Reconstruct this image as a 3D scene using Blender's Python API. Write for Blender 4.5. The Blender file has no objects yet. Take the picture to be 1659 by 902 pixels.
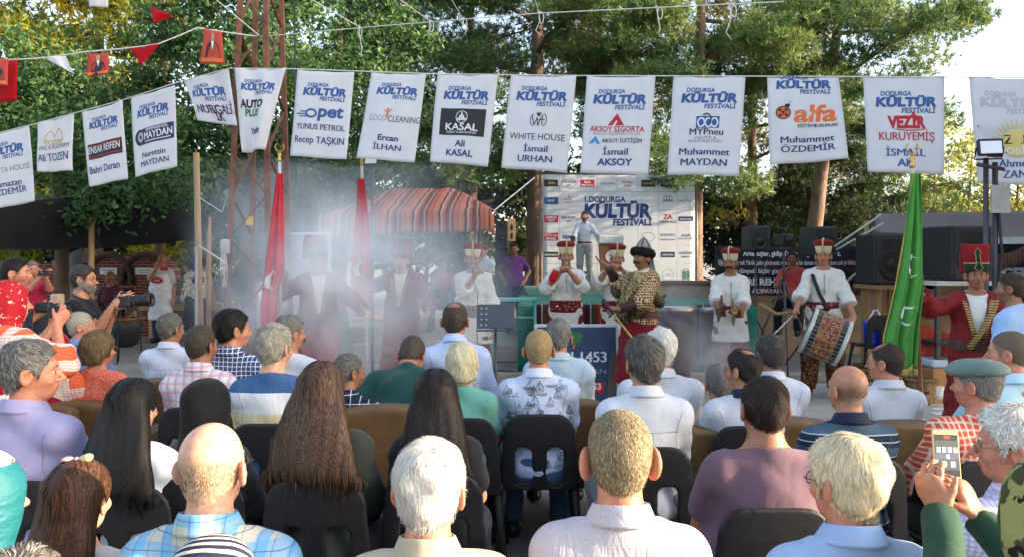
import bpy, bmesh, math, random
import numpy as np
from mathutils import Vector, Matrix

R = math.radians
random.seed(7)
rng = np.random.default_rng(7)
SC = bpy.context.scene
COL = SC.collection

# ------------------------------------------------------------------ camera
F, HZ, CX, CH = 1290.0, 422.0, 829.5, 1.66      # focal length, eye line, centre and eye height of the photographer
def P(px, py, Y):
    return np.array([(px - CX) / F * Y, Y, CH + (HZ - py) / F * Y])

cam = bpy.data.cameras.new('camera')
cam.sensor_width = 36.0
cam.lens = F / 1659 * 36.0
cam.shift_y = -29.0 / 1659
cam.clip_start = 0.05
cam.clip_end = 4000
camo = bpy.data.objects.new('camera', cam)
camo.location = (0, 0, CH)
camo.rotation_euler = (R(90), 0, 0)
COL.objects.link(camo)
SC.camera = camo

# ------------------------------------------------------------------ sky, sun, exposure
SUN_EL, SUN_AZ = 15.0, 99.0                     # azimuth clockwise from +Y: low sun from the right, slightly behind the photographer
w = bpy.data.worlds.new('World')
SC.world = w
w.use_nodes = True
nt = w.node_tree
bg = nt.nodes['Background']
sky = nt.nodes.new('ShaderNodeTexSky')
sky.sky_type = 'NISHITA'
sky.sun_disc = False
sky.sun_elevation = R(SUN_EL)
sky.sun_rotation = R(SUN_AZ)
sky.air_density = 1.0
sky.dust_density = 3.0
sky.ozone_density = 1.0
bw = nt.nodes.new('ShaderNodeHueSaturation')          # thin evening haze: a paler, whiter sky
bw.inputs['Saturation'].default_value = .78
bw.inputs['Value'].default_value = 1.25
nt.links.new(sky.outputs[0], bw.inputs['Color'])
nt.links.new(bw.outputs[0], bg.inputs[0])
bg.inputs[1].default_value = 0.15

sl = bpy.data.lights.new('sun', 'SUN')
sl.energy = 4.4
sl.angle = R(0.5)
sl.color = (1.0, 0.80, 0.55)
so = bpy.data.objects.new('sun', sl)
sd = Vector((math.sin(R(SUN_AZ)) * math.cos(R(SUN_EL)), math.cos(R(SUN_AZ)) * math.cos(R(SUN_EL)), math.sin(R(SUN_EL))))
so.rotation_euler = sd.to_track_quat('Z', 'Y').to_euler()
so.location = sd * 60
COL.objects.link(so)

SC.view_settings.view_transform = 'Standard'
SC.view_settings.look = 'None'
SC.view_settings.gamma = 1.0
SC.view_settings.exposure = 1.9
SC.cycles.use_denoising = True
SC.cycles.max_bounces = 8
SC.cycles.diffuse_bounces = 4
SC.cycles.transparent_max_bounces = 16
SC.cycles.volume_bounces = 4
SC.cycles.volume_step_rate = 2.0
SC.cycles.caustics_reflective = False
SC.cycles.caustics_refractive = False

# ------------------------------------------------------------------ materials
def rgb(*c):
    if len(c) == 1: c = c[0]
    return tuple(((v / 255 + 0.055) / 1.055) ** 2.4 if v / 255 > 0.04045 else v / 255 / 12.92 for v in c)

class NT:
    def __init__(s, name):
        s.m = bpy.data.materials.new(name)
        s.m.use_nodes = True
        s.t = s.m.node_tree
        s.b = s.t.nodes['Principled BSDF']
        s.out = s.t.nodes['Material Output']
        s.co = None
    def n(s, typ, **kw):
        x = s.t.nodes.new(typ)
        for k, v in kw.items(): setattr(x, k, v)
        return x
    def l(s, a, b): s.t.links.new(a, b)
    def coord(s):
        if s.co is None: s.co = s.n('ShaderNodeTexCoord').outputs['Object']
        return s.co
    def noise(s, scale, detail=3, rough=.55, stretch=None, dist=0):
        x = s.n('ShaderNodeTexNoise')
        x.inputs['Scale'].default_value = scale
        x.inputs['Detail'].default_value = detail
        x.inputs['Roughness'].default_value = rough
        x.inputs['Distortion'].default_value = dist
        if stretch:
            mp = s.n('ShaderNodeMapping')
            mp.inputs['Scale'].default_value = stretch
            s.l(s.coord(), mp.inputs[0]); s.l(mp.outputs[0], x.inputs[0])
        else:
            s.l(s.coord(), x.inputs[0])
        return x.outputs['Fac']
    def math(s, op, a, b=None, c=None):
        x = s.n('ShaderNodeMath', operation=op)
        for i, v in enumerate((a, b, c)):
            if v is None: continue
            if isinstance(v, (int, float)): x.inputs[i].default_value = v
            else: s.l(v, x.inputs[i])
        return x.outputs[0]
    def mix(s, f, a, b, mode='MIX'):
        x = s.n('ShaderNodeMix', data_type='RGBA', blend_type=mode)
        for i, v in ((0, f), (6, a), (7, b)):
            if isinstance(v, (int, float)): x.inputs[i].default_value = v
            elif isinstance(v, tuple): x.inputs[i].default_value = (*v[:3], 1)
            else: s.l(v, x.inputs[i])
        return x.outputs[2]
    def ramp(s, f, lo, hi):
        x = s.n('ShaderNodeMapRange')
        s.l(f, x.inputs[0]); x.inputs[1].default_value = lo; x.inputs[2].default_value = hi
        return x.outputs[0]
    def bump(s, h, strength, dist=.01):
        x = s.n('ShaderNodeBump')
        x.inputs['Strength'].default_value = strength
        x.inputs['Distance'].default_value = dist
        s.l(h, x.inputs['Height']); s.l(x.outputs[0], s.b.inputs['Normal'])
    def creases(s, k):
        """soft folds, sharper crease lines and a fine weave"""
        a = s.math('POWER', s.math('MULTIPLY', s.math('ABSOLUTE', s.math('SUBTRACT', s.noise(2.6, 2, .5, (2.0, 1, .8), .6), .5)), 2.0), .6)
        h = s.math('ADD', s.math('MULTIPLY', s.noise(9, 3, .5, (1.2, 1, .8), .7), .5), s.math('MULTIPLY', a, .8))
        s.bump(s.math('ADD', h, s.math('MULTIPLY', s.noise(260, 1), .03)), min(1, k * 1.05), .02)
    def base(s, c):
        if isinstance(c, tuple): s.b.inputs['Base Color'].default_value = (*c[:3], 1)
        else: s.l(c, s.b.inputs['Base Color'])
    def set(s, rough=.6, spec=.4, metal=0):
        s.b.inputs['Roughness'].default_value = rough
        s.b.inputs['Specular IOR Level'].default_value = spec
        s.b.inputs['Metallic'].default_value = metal
    def translucent(s, col, amount):
        tr = s.n('ShaderNodeBsdfTranslucent')
        if isinstance(col, tuple): tr.inputs[0].default_value = (*col[:3], 1)
        else: s.l(col, tr.inputs[0])
        mx = s.n('ShaderNodeMixShader'); mx.inputs[0].default_value = amount
        s.l(s.b.outputs[0], mx.inputs[1]); s.l(tr.outputs[0], mx.inputs[2]); s.l(mx.outputs[0], s.out.inputs[0])

MC = {}
def pm(name, col, rough=.6, var=.18, scale=6, bump=0., bscale=80, spec=.35, metal=0, transl=0, stretch=None, bdist=.004):
    """plain surface: colour with soft mottling and a fine bump"""
    key = (name, col, rough, transl)
    if key in MC: return MC[key]
    t = NT(name)
    t.set(rough, spec, metal)
    lo = tuple(v * (1 - var) for v in col); hi = tuple(min(1, v * (1 + var)) for v in col)
    c = t.mix(t.ramp(t.noise(scale, 4, .6, stretch), .3, .7), lo, hi)
    t.base(c)
    if bump: t.bump(t.noise(bscale, 3, .6, stretch), bump, bdist)
    if transl: t.translucent(c, transl)
    MC[key] = t.m
    return t.m

def cloth(name, col, var=.08, weave=.35, transl=0, rough=.85):
    """woven cloth: faint mottling, soft creases and thread bump"""
    key = ('cloth', name, col)
    if key in MC: return MC[key]
    t = NT(name); t.set(rough, .2)
    t.b.inputs['Sheen Weight'].default_value = .08
    c = t.mix(t.ramp(t.noise(9, 4, .6), .3, .7), tuple(v * (1 - var) for v in col), tuple(min(1, v * (1 + var)) for v in col))
    t.base(c)
    t.creases(weave)
    if transl: t.translucent(c, transl)
    MC[key] = t.m
    return t.m

def plaid(name, base, bands, weave=.35, warp=.012):
    """bands: (axis, period m, offset, width share, colour, strength)"""
    t = NT(name); t.set(.85, .2)
    sp = t.n('ShaderNodeSeparateXYZ')
    wv = t.n('ShaderNodeTexNoise'); wv.inputs['Scale'].default_value = 5
    t.l(t.coord(), wv.inputs[0])
    ad = t.n('ShaderNodeVectorMath', operation='MULTIPLY_ADD')
    t.l(wv.outputs['Color'], ad.inputs[0]); ad.inputs[1].default_value = (warp * 2,) * 3; t.l(t.coord(), ad.inputs[2])
    t.l(ad.outputs[0], sp.inputs[0])
    c = base
    for ax, per, off, wd, cc, st in bands:
        if ax == 'R':                                    # rings outward from the neck
            v = t.math('SQRT', t.math('ADD', t.math('MULTIPLY', sp.outputs[0], sp.outputs[0]), t.math('MULTIPLY', sp.outputs[1], sp.outputs[1])))
        else: v = sp.outputs['XYZ'.index(ax)]
        f = t.math('FRACT', t.math('ADD', t.math('DIVIDE', v, per), off))
        f = t.math('LESS_THAN', f, wd)
        c = t.mix(t.math('MULTIPLY', f, st), c, cc)
    t.base(c)
    t.creases(weave)
    return t.m

def colattr(name, rough=.55, spec=.4, transl=0, var=.0, bump=0, bscale=200, sss=0, aniso=0):
    """surface whose own colour varies piece by piece (attribute Col)"""
    key = ('ca', name)
    if key in MC: return MC[key]
    t = NT(name); t.set(rough, spec)
    a = t.n('ShaderNodeAttribute', attribute_name='Col')
    c = a.outputs['Color']
    if var:
        c = t.mix(t.ramp(t.noise(40, 3), .3, .7), c, (1 - var,) * 3, 'MULTIPLY')
    t.base(c)
    if sss:
        t.b.inputs['Subsurface Weight'].default_value = sss
        t.b.inputs['Subsurface Radius'].default_value = (.012, .005, .003)
        t.b.inputs['Subsurface Scale'].default_value = 1.0
    if bump: t.bump(t.noise(bscale, 3), bump, .003)
    if transl: t.translucent(c, transl)
    MC[key] = t.m
    return t.m

# ------------------------------------------------------------------ mesh collecting
def nrm(v):
    v = np.asarray(v, float); n = np.linalg.norm(v)
    return v / n if n > 1e-12 else v

class MB:
    """collects shapes; build() links them as ONE mesh object"""
    def __init__(s):
        s.v = []; s.f = []; s.mi = []; s.sm = []; s.mats = []; s.c = []; s.nv = 0; s.usecol = False
    def mat(s, m):
        if m not in s.mats: s.mats.append(m)
        return s.mats.index(m)
    def add(s, vs, fs, m, smooth=False, col=None):
        i = s.mat(m); o = s.nv
        vs = np.asarray(vs, float).reshape(-1, 3)
        s.v.append(vs); s.nv += len(vs)
        for f in fs:
            s.f.append(tuple(int(k) + o for k in f)); s.mi.append(i); s.sm.append(smooth)
        if col is None: col = np.ones((len(vs), 3)) * .5
        else: s.usecol = True; col = np.broadcast_to(np.asarray(col, float), (len(vs), 3))
        s.c.append(col)
    def box(s, c, size, m, rot=None, bev=0, col=None):
        hx, hy, hz = [v / 2 for v in size]
        if bev <= 0:
            vs = [(x, y, z) for x in (-hx, hx) for y in (-hy, hy) for z in (-hz, hz)]
            fs = [(0, 1, 3, 2), (4, 6, 7, 5), (0, 4, 5, 1), (2, 3, 7, 6), (0, 2, 6, 4), (1, 5, 7, 3)]
            sm = False
        else:
            b = min(bev, hx * .95, hy * .95, hz * .95)
            vs = []; idx = {}
            for sx in (-1, 1):
                for sy in (-1, 1):
                    for sz in (-1, 1):
                        for ax in range(3):
                            p = [sx * (hx - b), sy * (hy - b), sz * (hz - b)]
                            p[ax] += (sx, sy, sz)[ax] * b
                            idx[(sx, sy, sz, ax)] = len(vs); vs.append(tuple(p))
            fs = []
            for ax in range(3):
                o = [a for a in range(3) if a != ax]
                for sg in (-1, 1):
                    q = []
                    for (a, b2) in ((-1, -1), (1, -1), (1, 1), (-1, 1)):
                        k = [0, 0, 0]; k[ax] = sg; k[o[0]] = a; k[o[1]] = b2
                        q.append(idx[(*k, ax)])
                    fs.append(q if (sg > 0) == (ax != 1) else q[::-1])
            for ax in range(3):
                o = [a for a in range(3) if a != ax]
                for a in (-1, 1):
                    for b2 in (-1, 1):
                        k1 = [0, 0, 0]; k1[ax] = -1; k1[o[0]] = a; k1[o[1]] = b2
                        k2 = list(k1); k2[ax] = 1
                        q = [idx[(*k1, o[0])], idx[(*k2, o[0])], idx[(*k2, o[1])], idx[(*k1, o[1])]]
                        fs.append(q)
            for sx in (-1, 1):
                for sy in (-1, 1):
                    for sz in (-1, 1): fs.append([idx[(sx, sy, sz, a)] for a in range(3)])
            # orient outward
            V = np.array(vs); out = []
            for q in fs:
                n = np.cross(V[q[1]] - V[q[0]], V[q[2]] - V[q[1]])
                out.append(q if n @ V[q].mean(0) > 0 else q[::-1])
            fs = out; sm = False
        vs = np.array(vs)
        if rot is not None: vs = vs @ np.asarray(rot).T
        s.add(vs + np.asarray(c), fs, m, sm, col)
    def tube(s, pts, rad, m, seg=8, cap=True, smooth=True, col=None, flat=1.0):
        pts = np.asarray(pts, float); n = len(pts)
        rad = np.broadcast_to(np.asarray(rad, float), (n,))
        tg = np.gradient(pts, axis=0); tg /= np.linalg.norm(tg, axis=1)[:, None] + 1e-12
        ref = np.array([0, 0, 1.]) if abs(tg[0][2]) < .9 else np.array([1., 0, 0])
        u = nrm(np.cross(tg[0], ref)); vs = []
        a = np.arange(seg) / seg * 2 * np.pi
        for i in range(n):
            u = nrm(u - tg[i] * (u @ tg[i])); vv = np.cross(tg[i], u)
            vs.append(pts[i] + rad[i] * (np.cos(a)[:, None] * u + flat * np.sin(a)[:, None] * vv))
        vs = np.concatenate(vs)
        fs = [(i * seg + j, i * seg + (j + 1) % seg, (i + 1) * seg + (j + 1) % seg, (i + 1) * seg + j) for i in range(n - 1) for j in range(seg)]
        if cap: fs += [tuple(range(seg))[::-1], tuple(range((n - 1) * seg, n * seg))]
        s.add(vs, fs, m, smooth, col)
    def lathe(s, prof, m, c=(0, 0, 0), seg=24, rot=None, sx=1, sy=1, smooth=True, wob=None, a0=0, a1=2 * math.pi, col=None, capt=True):
        """prof: (radius, z) bottom to top"""
        full = abs(a1 - a0 - 2 * math.pi) < 1e-6
        na = seg if full else seg + 1
        a = a0 + (a1 - a0) * np.arange(na) / seg
        vs = []
        for r, z in prof:
            rr = r * (1 + (wob(a, z) if wob else 0))
            vs.append(np.stack([rr * np.cos(a) * sx, rr * np.sin(a) * sy, np.full(na, z)], 1))
        vs = np.concatenate(vs)
        fs = []
        for i in range(len(prof) - 1):
            for j in range(seg):
                k = (j + 1) % na if full else j + 1
                fs.append((i * na + j, i * na + k, (i + 1) * na + k, (i + 1) * na + j))
        if full and capt:
            fs.append(tuple(range(na))[::-1]); fs.append(tuple(range((len(prof) - 1) * na, len(prof) * na)))
        if rot is not None: vs = vs @ np.asarray(rot).T
        s.add(vs + np.asarray(c), fs, m, smooth, col)
    def grid(s, fn, nu, nv, m, smooth=True, thick=0, two=None, col=None):
        """fn(u, v) arrays in 0..1 -> (n, 3); thick gives the sheet a back side"""
        U, V = np.meshgrid(np.linspace(0, 1, nu + 1), np.linspace(0, 1, nv + 1), indexing='ij')
        p = fn(U.ravel(), V.ravel()).reshape(nu + 1, nv + 1, 3)
        idx = np.arange((nu + 1) * (nv + 1)).reshape(nu + 1, nv + 1)
        q = np.stack([idx[:-1, :-1], idx[1:, :-1], idx[1:, 1:], idx[:-1, 1:]], -1).reshape(-1, 4)
        if not thick:
            s.add(p.reshape(-1, 3), q, m, smooth, col); return
        du = np.gradient(p, axis=0); dv = np.gradient(p, axis=1)
        n = np.cross(du, dv); n /= np.linalg.norm(n, axis=2)[..., None] + 1e-12
        a = (p + n * thick / 2).reshape(-1, 3); b = (p - n * thick / 2).reshape(-1, 3)
        N = len(a)
        s.add(np.concatenate([a, b]), [], m)
        o = s.nv - 2 * N; i1 = s.mat(m)
        def put(fs):
            for f in fs: s.f.append(tuple(int(k) + o for k in f)); s.mi.append(i1); s.sm.append(smooth)
        put(q); put(q[:, ::-1] + N)
        for e in (idx[:, 0], idx[-1, :], idx[::-1, -1], idx[0, ::-1]):
            put([(e[k], e[k] + N, e[k + 1] + N, e[k + 1]) for k in range(len(e) - 1)])
    def ell(s, c, r, m, rot=None, nu=14, nv=9, col=None):
        th = np.linspace(0, np.pi, nv + 1)
        prof = [(max(1e-4, math.sin(t)), -math.cos(t)) for t in th]
        a = np.arange(nu) / nu * 2 * np.pi
        vs = np.concatenate([np.stack([q * np.cos(a), q * np.sin(a), np.full(nu, z)], 1) for q, z in prof]) * np.asarray(r)
        fs = [(i * nu + j, i * nu + (j + 1) % nu, (i + 1) * nu + (j + 1) % nu, (i + 1) * nu + j) for i in range(nv) for j in range(nu)]
        if rot is not None: vs = vs @ np.asarray(rot).T
        s.add(vs + np.asarray(c), fs, m, True, col)
    def xf(s, M):
        """transform everything collected so far by a 4x4 matrix"""
        M = np.asarray(M)
        s.v = [v @ M[:3, :3].T + M[:3, 3] for v in s.v]
        return s
    def build(s, name, parent=None, loc=None):
        me = bpy.data.meshes.new(name)
        V = np.concatenate(s.v) if s.v else np.zeros((0, 3))
        fast_mesh(me, V, s.f)
        for m in s.mats: me.materials.append(m)
        me.polygons.foreach_set('material_index', np.array(s.mi, np.int32))
        me.polygons.foreach_set('use_smooth', np.array(s.sm, bool))
        if s.usecol: setcol(me, np.concatenate(s.c))
        me.update()
        o = bpy.data.objects.new(name, me)
        COL.objects.link(o)
        if parent: o.parent = parent
        if loc is not None: o.location = tuple(loc)
        return o

def fast_mesh(me, V, faces):
    ln = np.array([len(f) for f in faces], np.int32)
    li = np.concatenate([np.asarray(f, np.int32) for f in faces]) if len(faces) else np.zeros(0, np.int32)
    me.vertices.add(len(V)); me.vertices.foreach_set('co', np.asarray(V, np.float32).ravel())
    me.loops.add(len(li)); me.loops.foreach_set('vertex_index', li)
    me.polygons.add(len(ln)); me.polygons.foreach_set('loop_start', np.concatenate([[0], np.cumsum(ln)[:-1]]).astype(np.int32) if len(ln) else np.zeros(0, np.int32))
    me.update(calc_edges=True)
def quad_mesh(name, V, Q, mats, parent=None, col=None, mi=None, smooth=True, loc=None):
    """big meshes straight from arrays; Q is (n, 3) or (n, 4)"""
    me = bpy.data.meshes.new(name); k = Q.shape[1]
    me.vertices.add(len(V)); me.vertices.foreach_set('co', np.asarray(V, np.float32).ravel())
    me.loops.add(Q.size); me.loops.foreach_set('vertex_index', Q.astype(np.int32).ravel())
    me.polygons.add(len(Q)); me.polygons.foreach_set('loop_start', (np.arange(len(Q)) * k).astype(np.int32))
    me.update(calc_edges=True)
    for m in mats: me.materials.append(m)
    if mi is not None: me.polygons.foreach_set('material_index', mi.astype(np.int32))
    me.polygons.foreach_set('use_smooth', np.full(len(Q), smooth))
    if col is not None: setcol(me, col)
    me.update()
    o = bpy.data.objects.new(name, me); COL.objects.link(o)
    if parent: o.parent = parent
    if loc is not None: o.location = tuple(loc)
    return o
def setcol(me, c):
    a = me.color_attributes.new('Col', 'FLOAT_COLOR', 'POINT')
    cc = np.ones((len(c), 4), np.float32); cc[:, :3] = c
    a.data.foreach_set('color', cc.ravel())

def tag(o, label, cat, group=None, kind=None):
    if label: o['label'] = label
    if cat: o['category'] = cat
    if group: o['group'] = group
    if kind: o['kind'] = kind
    return o
def empty(name, loc, label, cat, rz=0, group=None, sc=1):
    o = bpy.data.objects.new(name, None); COL.objects.link(o)
    o.location = tuple(float(v) for v in loc); o.rotation_euler = (0, 0, rz); o.scale = (sc,) * 3
    o.empty_display_size = .1
    return tag(o, label, cat, group)
def copy_tree(o, parent=None):
    c = o.copy(); COL.objects.link(c)
    if parent: c.parent = parent
    for ch in o.children: copy_tree(ch, c)
    return c
def rotz(a):
    c, s = math.cos(a), math.sin(a); return np.array([[c, -s, 0], [s, c, 0], [0, 0, 1.]])
def rotx(a):
    c, s = math.cos(a), math.sin(a); return np.array([[1., 0, 0], [0, c, -s], [0, s, c]])
def roty(a):
    c, s = math.cos(a), math.sin(a); return np.array([[c, 0, s], [0, 1., 0], [-s, 0, c]])
def frame_to(d):
    """rotation whose Z axis points along d"""
    d = nrm(d); a = np.array([0, 0, 1.]) if abs(d[2]) < .95 else np.array([0, 1., 0])
    x = nrm(np.cross(a, d)); y = np.cross(d, x)
    return np.stack([x, y, d], 1)

# ------------------------------------------------------------------ lettering
TX = {}
def text2d(body, bold=0., shear=0., res=3):
    """flat lettering as triangles: unit cap height, centred; returns verts, faces, width"""
    if any(ch in 'MNWmw&' for ch in body): bold = 0.
    key = (body, bold, shear)
    if key in TX: return TX[key]
    c = bpy.data.curves.new('lettering', 'FONT')
    c.body = body; c.shear = shear; c.offset = bold; c.resolution_u = res; c.size = 1.0; c.align_x = 'CENTER'
    o = bpy.data.objects.new('lettering', c); COL.objects.link(o)
    dg = bpy.context.evaluated_depsgraph_get()
    me = bpy.data.meshes.new_from_object(o.evaluated_get(dg))
    V = np.zeros(len(me.vertices) * 3); me.vertices.foreach_get('co', V); V = V.reshape(-1, 3)[:, :2] / .727
    fs = [tuple(p.vertices) for p in me.polygons]
    V = V - np.array([(V[:, 0].min() + V[:, 0].max()) / 2, 0]) if len(V) else V
    bpy.data.objects.remove(o); bpy.data.curves.remove(c); bpy.data.meshes.remove(me)
    w = (V[:, 0].max() - V[:, 0].min()) if len(V) else 0
    TX[key] = (V, fs, w)
    return TX[key]

class Print:
    """lays flat artwork onto a surface given by fn(u, v) -> point (u, v in 0..1, v downward) with a 3 mm lift"""
    def __init__(s, mb, fn, w, h, lift=.004):
        s.mb, s.fn, s.w, s.h, s.lift, s.k = mb, fn, w, h, lift, 0
    def put(s, V, fs, m, layer=0):
        u, v = V[:, 0] / s.w, V[:, 1] / s.h
        e = .004
        p = s.fn(u, v); pu = s.fn(u + e, v); pv = s.fn(u, v + e)
        n = np.cross(pv - p, pu - p); n /= np.linalg.norm(n, axis=1)[:, None] + 1e-12
        s.mb.add(p + n * (s.lift + layer * .0035), fs, m)
    def text(s, body, x, y, cap, m, bold=.02, shear=0., maxw=None, sx=1., align='c', layer=0):
        """x, y: centre of the baseline from the top-left corner, metres"""
        V, fs, w = text2d(body, bold, shear)
        if not len(V): return
        k = sx
        if maxw and w * cap * k > maxw: k = maxw / (w * cap)
        W = w * cap * k
        ox = x if align == 'c' else (x + W / 2 if align == 'l' else x - W / 2)
        Q = np.stack([ox + V[:, 0] * cap * k, y - V[:, 1] * cap], 1)
        if bold > .012 and any(ch in 'MNWmw&' for ch in body):     # letters with sharp joints are thickened by shifted copies
            for i, dx in enumerate((-1, 1, 0)): s.put(Q + [dx * bold * cap * k, 0], fs, m, layer + .3 * i)
        else: s.put(Q, fs, m, layer)
    def rect(s, x, y, w, h, m, layer=0, n=9):
        U, Vv = np.meshgrid(np.linspace(x, x + w, n + 1), np.linspace(y, y + h, n + 1), indexing='ij')
        idx = np.arange((n + 1) ** 2).reshape(n + 1, n + 1)
        q = np.stack([idx[:-1, :-1], idx[:-1, 1:], idx[1:, 1:], idx[1:, :-1]], -1).reshape(-1, 4)
        s.put(np.stack([U.ravel(), Vv.ravel()], 1), q, m, layer)
    def poly(s, pts, m, layer=0):
        pts = np.array(pts, float)
        a = np.sum(pts[:, 0] * np.roll(pts[:, 1], -1) - pts[:, 1] * np.roll(pts[:, 0], -1))
        if a > 0: pts = pts[::-1]
        s.put(pts, [tuple(range(len(pts)))], m, layer)
    def disc(s, x, y, rx, ry, m, layer=0, n=20):
        a = np.arange(n) / n * 2 * np.pi
        s.poly(np.stack([x + rx * np.cos(a), y + ry * np.sin(a)], 1), m, layer)
    def ring(s, x, y, rx, ry, t, m, layer=0, n=24, a0=0, a1=2 * math.pi):
        a = np.linspace(a0, a1, n + 1)
        o = np.stack([x + rx * np.cos(a), y + ry * np.sin(a)], 1); i = np.stack([x + (rx - t) * np.cos(a), y + (ry - t) * np.sin(a)], 1)
        s.put(np.concatenate([o, i]), [(k, n + 1 + k, n + 2 + k, k + 1) for k in range(n)], m, layer)
    def line(s, pts, t, m, layer=0):
        for (a, b) in zip(pts[:-1], pts[1:]):
            a, b = np.array(a, float), np.array(b, float); d = b - a; L = np.linalg.norm(d)
            if L < 1e-9: continue
            n = np.array([-d[1], d[0]]) / L * t / 2
            s.poly([a + n, b + n, b - n, a - n], m, layer)
# ------------------------------------------------------------------ implicit bodies
def smin(a, b, k):
    if k <= 0: return np.minimum(a, b)
    h = np.clip(.5 + .5 * (b - a) / k, 0, 1)
    return b + (a - b) * h - k * h * (1 - h)

class Pr:
    """one primitive: round cone / ellipsoid / any function, with the box it can matter in"""
    def __init__(s, fn, lo, hi, k=.03, tag=''):
        s.fn, s.lo, s.hi, s.k, s.tag = fn, np.array(lo, float), np.array(hi, float), k, tag

def cone(a, b, ra, rb, k=.03, tag='', sq=None, cut=None):
    """round cone a-b; sq = (axis vector, factor) flattens it along that axis; cut = flat end at b"""
    a, b = np.asarray(a, float), np.asarray(b, float); ab = b - a; L2 = ab @ ab + 1e-12
    r = max(ra, rb)
    if sq is not None: ax = nrm(sq[0]); f = sq[1]
    def fn(X, Y, Z):
        px, py, pz = X - a[0], Y - a[1], Z - a[2]
        t = np.clip((px * ab[0] + py * ab[1] + pz * ab[2]) / L2, 0, 1)
        qx, qy, qz = px - t * ab[0], py - t * ab[1], pz - t * ab[2]
        if sq is not None:
            e = (qx * ax[0] + qy * ax[1] + qz * ax[2]) * (1 / f - 1)
            qx, qy, qz = qx + e * ax[0], qy + e * ax[1], qz + e * ax[2]
        d = np.sqrt(qx * qx + qy * qy + qz * qz) - (ra + (rb - ra) * t)
        if sq is not None: d = d * min(1, f)
        if cut:
            L = math.sqrt(L2)
            d = np.maximum(d, ((X - b[0]) * ab[0] + (Y - b[1]) * ab[1] + (Z - b[2]) * ab[2]) / L)
        return d
    return Pr(fn, np.minimum(a, b) - r, np.maximum(a, b) + r, k, tag)

def ellp(c, r, k=.03, tag='', rot=None):
    c, r = np.asarray(c, float), np.asarray(r, float); m = r.max()
    def fn(X, Y, Z):
        x, y, z = X - c[0], Y - c[1], Z - c[2]
        if rot is not None:
            x, y, z = (x * rot[0, 0] + y * rot[1, 0] + z * rot[2, 0], x * rot[0, 1] + y * rot[1, 1] + z * rot[2, 1], x * rot[0, 2] + y * rot[1, 2] + z * rot[2, 2])
        k0 = np.sqrt((x / r[0]) ** 2 + (y / r[1]) ** 2 + (z / r[2]) ** 2)
        k1 = np.sqrt((x / r[0] ** 2) ** 2 + (y / r[1] ** 2) ** 2 + (z / r[2] ** 2) ** 2) + 1e-9
        return k0 * (k0 - 1) / k1
    return Pr(fn, c - m, c + m, k, tag)

def axis(lo, hi, h, f0=None, f1=None, hf=None):
    """grid coordinates: step h, finer step hf between f0 and f1"""
    out = [lo]; x = lo
    while x < hi:
        x += hf if (f0 is not None and f0 - h <= x <= f1) else h
        out.append(x)
    return np.array(out)

def field(prims, xs, ys, zs, infl=0.):
    G = np.full((len(xs), len(ys), len(zs)), .5, np.float32)
    for p in prims:
        m = p.k + .035 + abs(infl)
        i0, i1 = np.searchsorted(xs, [p.lo[0] - m, p.hi[0] + m]); j0, j1 = np.searchsorted(ys, [p.lo[1] - m, p.hi[1] + m]); k0, k1 = np.searchsorted(zs, [p.lo[2] - m, p.hi[2] + m])
        if i1 <= i0 or j1 <= j0 or k1 <= k0: continue
        d = p.fn(xs[i0:i1, None, None], ys[None, j0:j1, None], zs[None, None, k0:k1]) - infl
        g = G[i0:i1, j0:j1, k0:k1]
        G[i0:i1, j0:j1, k0:k1] = smin(g, np.minimum(d, .5), p.k)
    return G

def nets(G, xs, ys, zs):
    """surface nets: quads of the zero level"""
    G[0] = G[-1] = .1; G[:, 0] = G[:, -1] = .1; G[:, :, 0] = G[:, :, -1] = .1
    S = G < 0
    c = np.zeros(tuple(n - 1 for n in G.shape), np.uint8)
    for dx in (0, 1):
        for dy in (0, 1):
            for dz in (0, 1): c += S[dx:G.shape[0] - 1 + dx, dy:G.shape[1] - 1 + dy, dz:G.shape[2] - 1 + dz]
    act = (c > 0) & (c < 8)
    I, J, K = np.nonzero(act)
    n = len(I)
    idx = np.full(act.shape, -1, np.int32); idx[I, J, K] = np.arange(n)
    acc = np.zeros((n, 3)); cnt = np.zeros(n)
    co = np.array([(a, b, d) for a in (0, 1) for b in (0, 1) for d in (0, 1)])
    vals = [G[I + a, J + b, K + d] for a, b, d in co]
    for p in range(8):
        for q in range(p + 1, 8):
            df = co[q] - co[p]
            if abs(df).sum() != 1: continue
            va, vb = vals[p], vals[q]
            m = (va < 0) != (vb < 0)
            t = np.where(m, va / np.where(m, va - vb, 1), 0)
            acc += np.where(m[:, None], co[p] + t[:, None] * df, 0); cnt += m
    acc /= np.maximum(cnt, 1)[:, None]
    V = np.stack([xs[I] + acc[:, 0] * (xs[I + 1] - xs[I]), ys[J] + acc[:, 1] * (ys[J + 1] - ys[J]), zs[K] + acc[:, 2] * (zs[K + 1] - zs[K])], 1)
    Q = []
    for ax in range(3):
        a = [slice(1, -1)] * 3; b = [slice(1, -1)] * 3
        a[ax] = slice(0, -1); b[ax] = slice(1, None)
        A, B = S[tuple(a)], S[tuple(b)]
        e = np.nonzero(A != B)
        o = [0 if d == ax else 1 for d in range(3)]
        i, j, k = e[0] + o[0], e[1] + o[1], e[2] + o[2]
        flip = A[e]
        u, v = [(1, 2), (2, 0), (0, 1)][ax]
        def off(du, dv):
            p = [i.copy(), j.copy(), k.copy()]; p[u] -= du; p[v] -= dv
            return idx[p[0], p[1], p[2]]
        q = np.stack([off(1, 1), off(0, 1), off(0, 0), off(1, 0)], 1)
        q[~flip] = q[~flip][:, ::-1]
        Q.append(q)
    return V, np.concatenate(Q)

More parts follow.
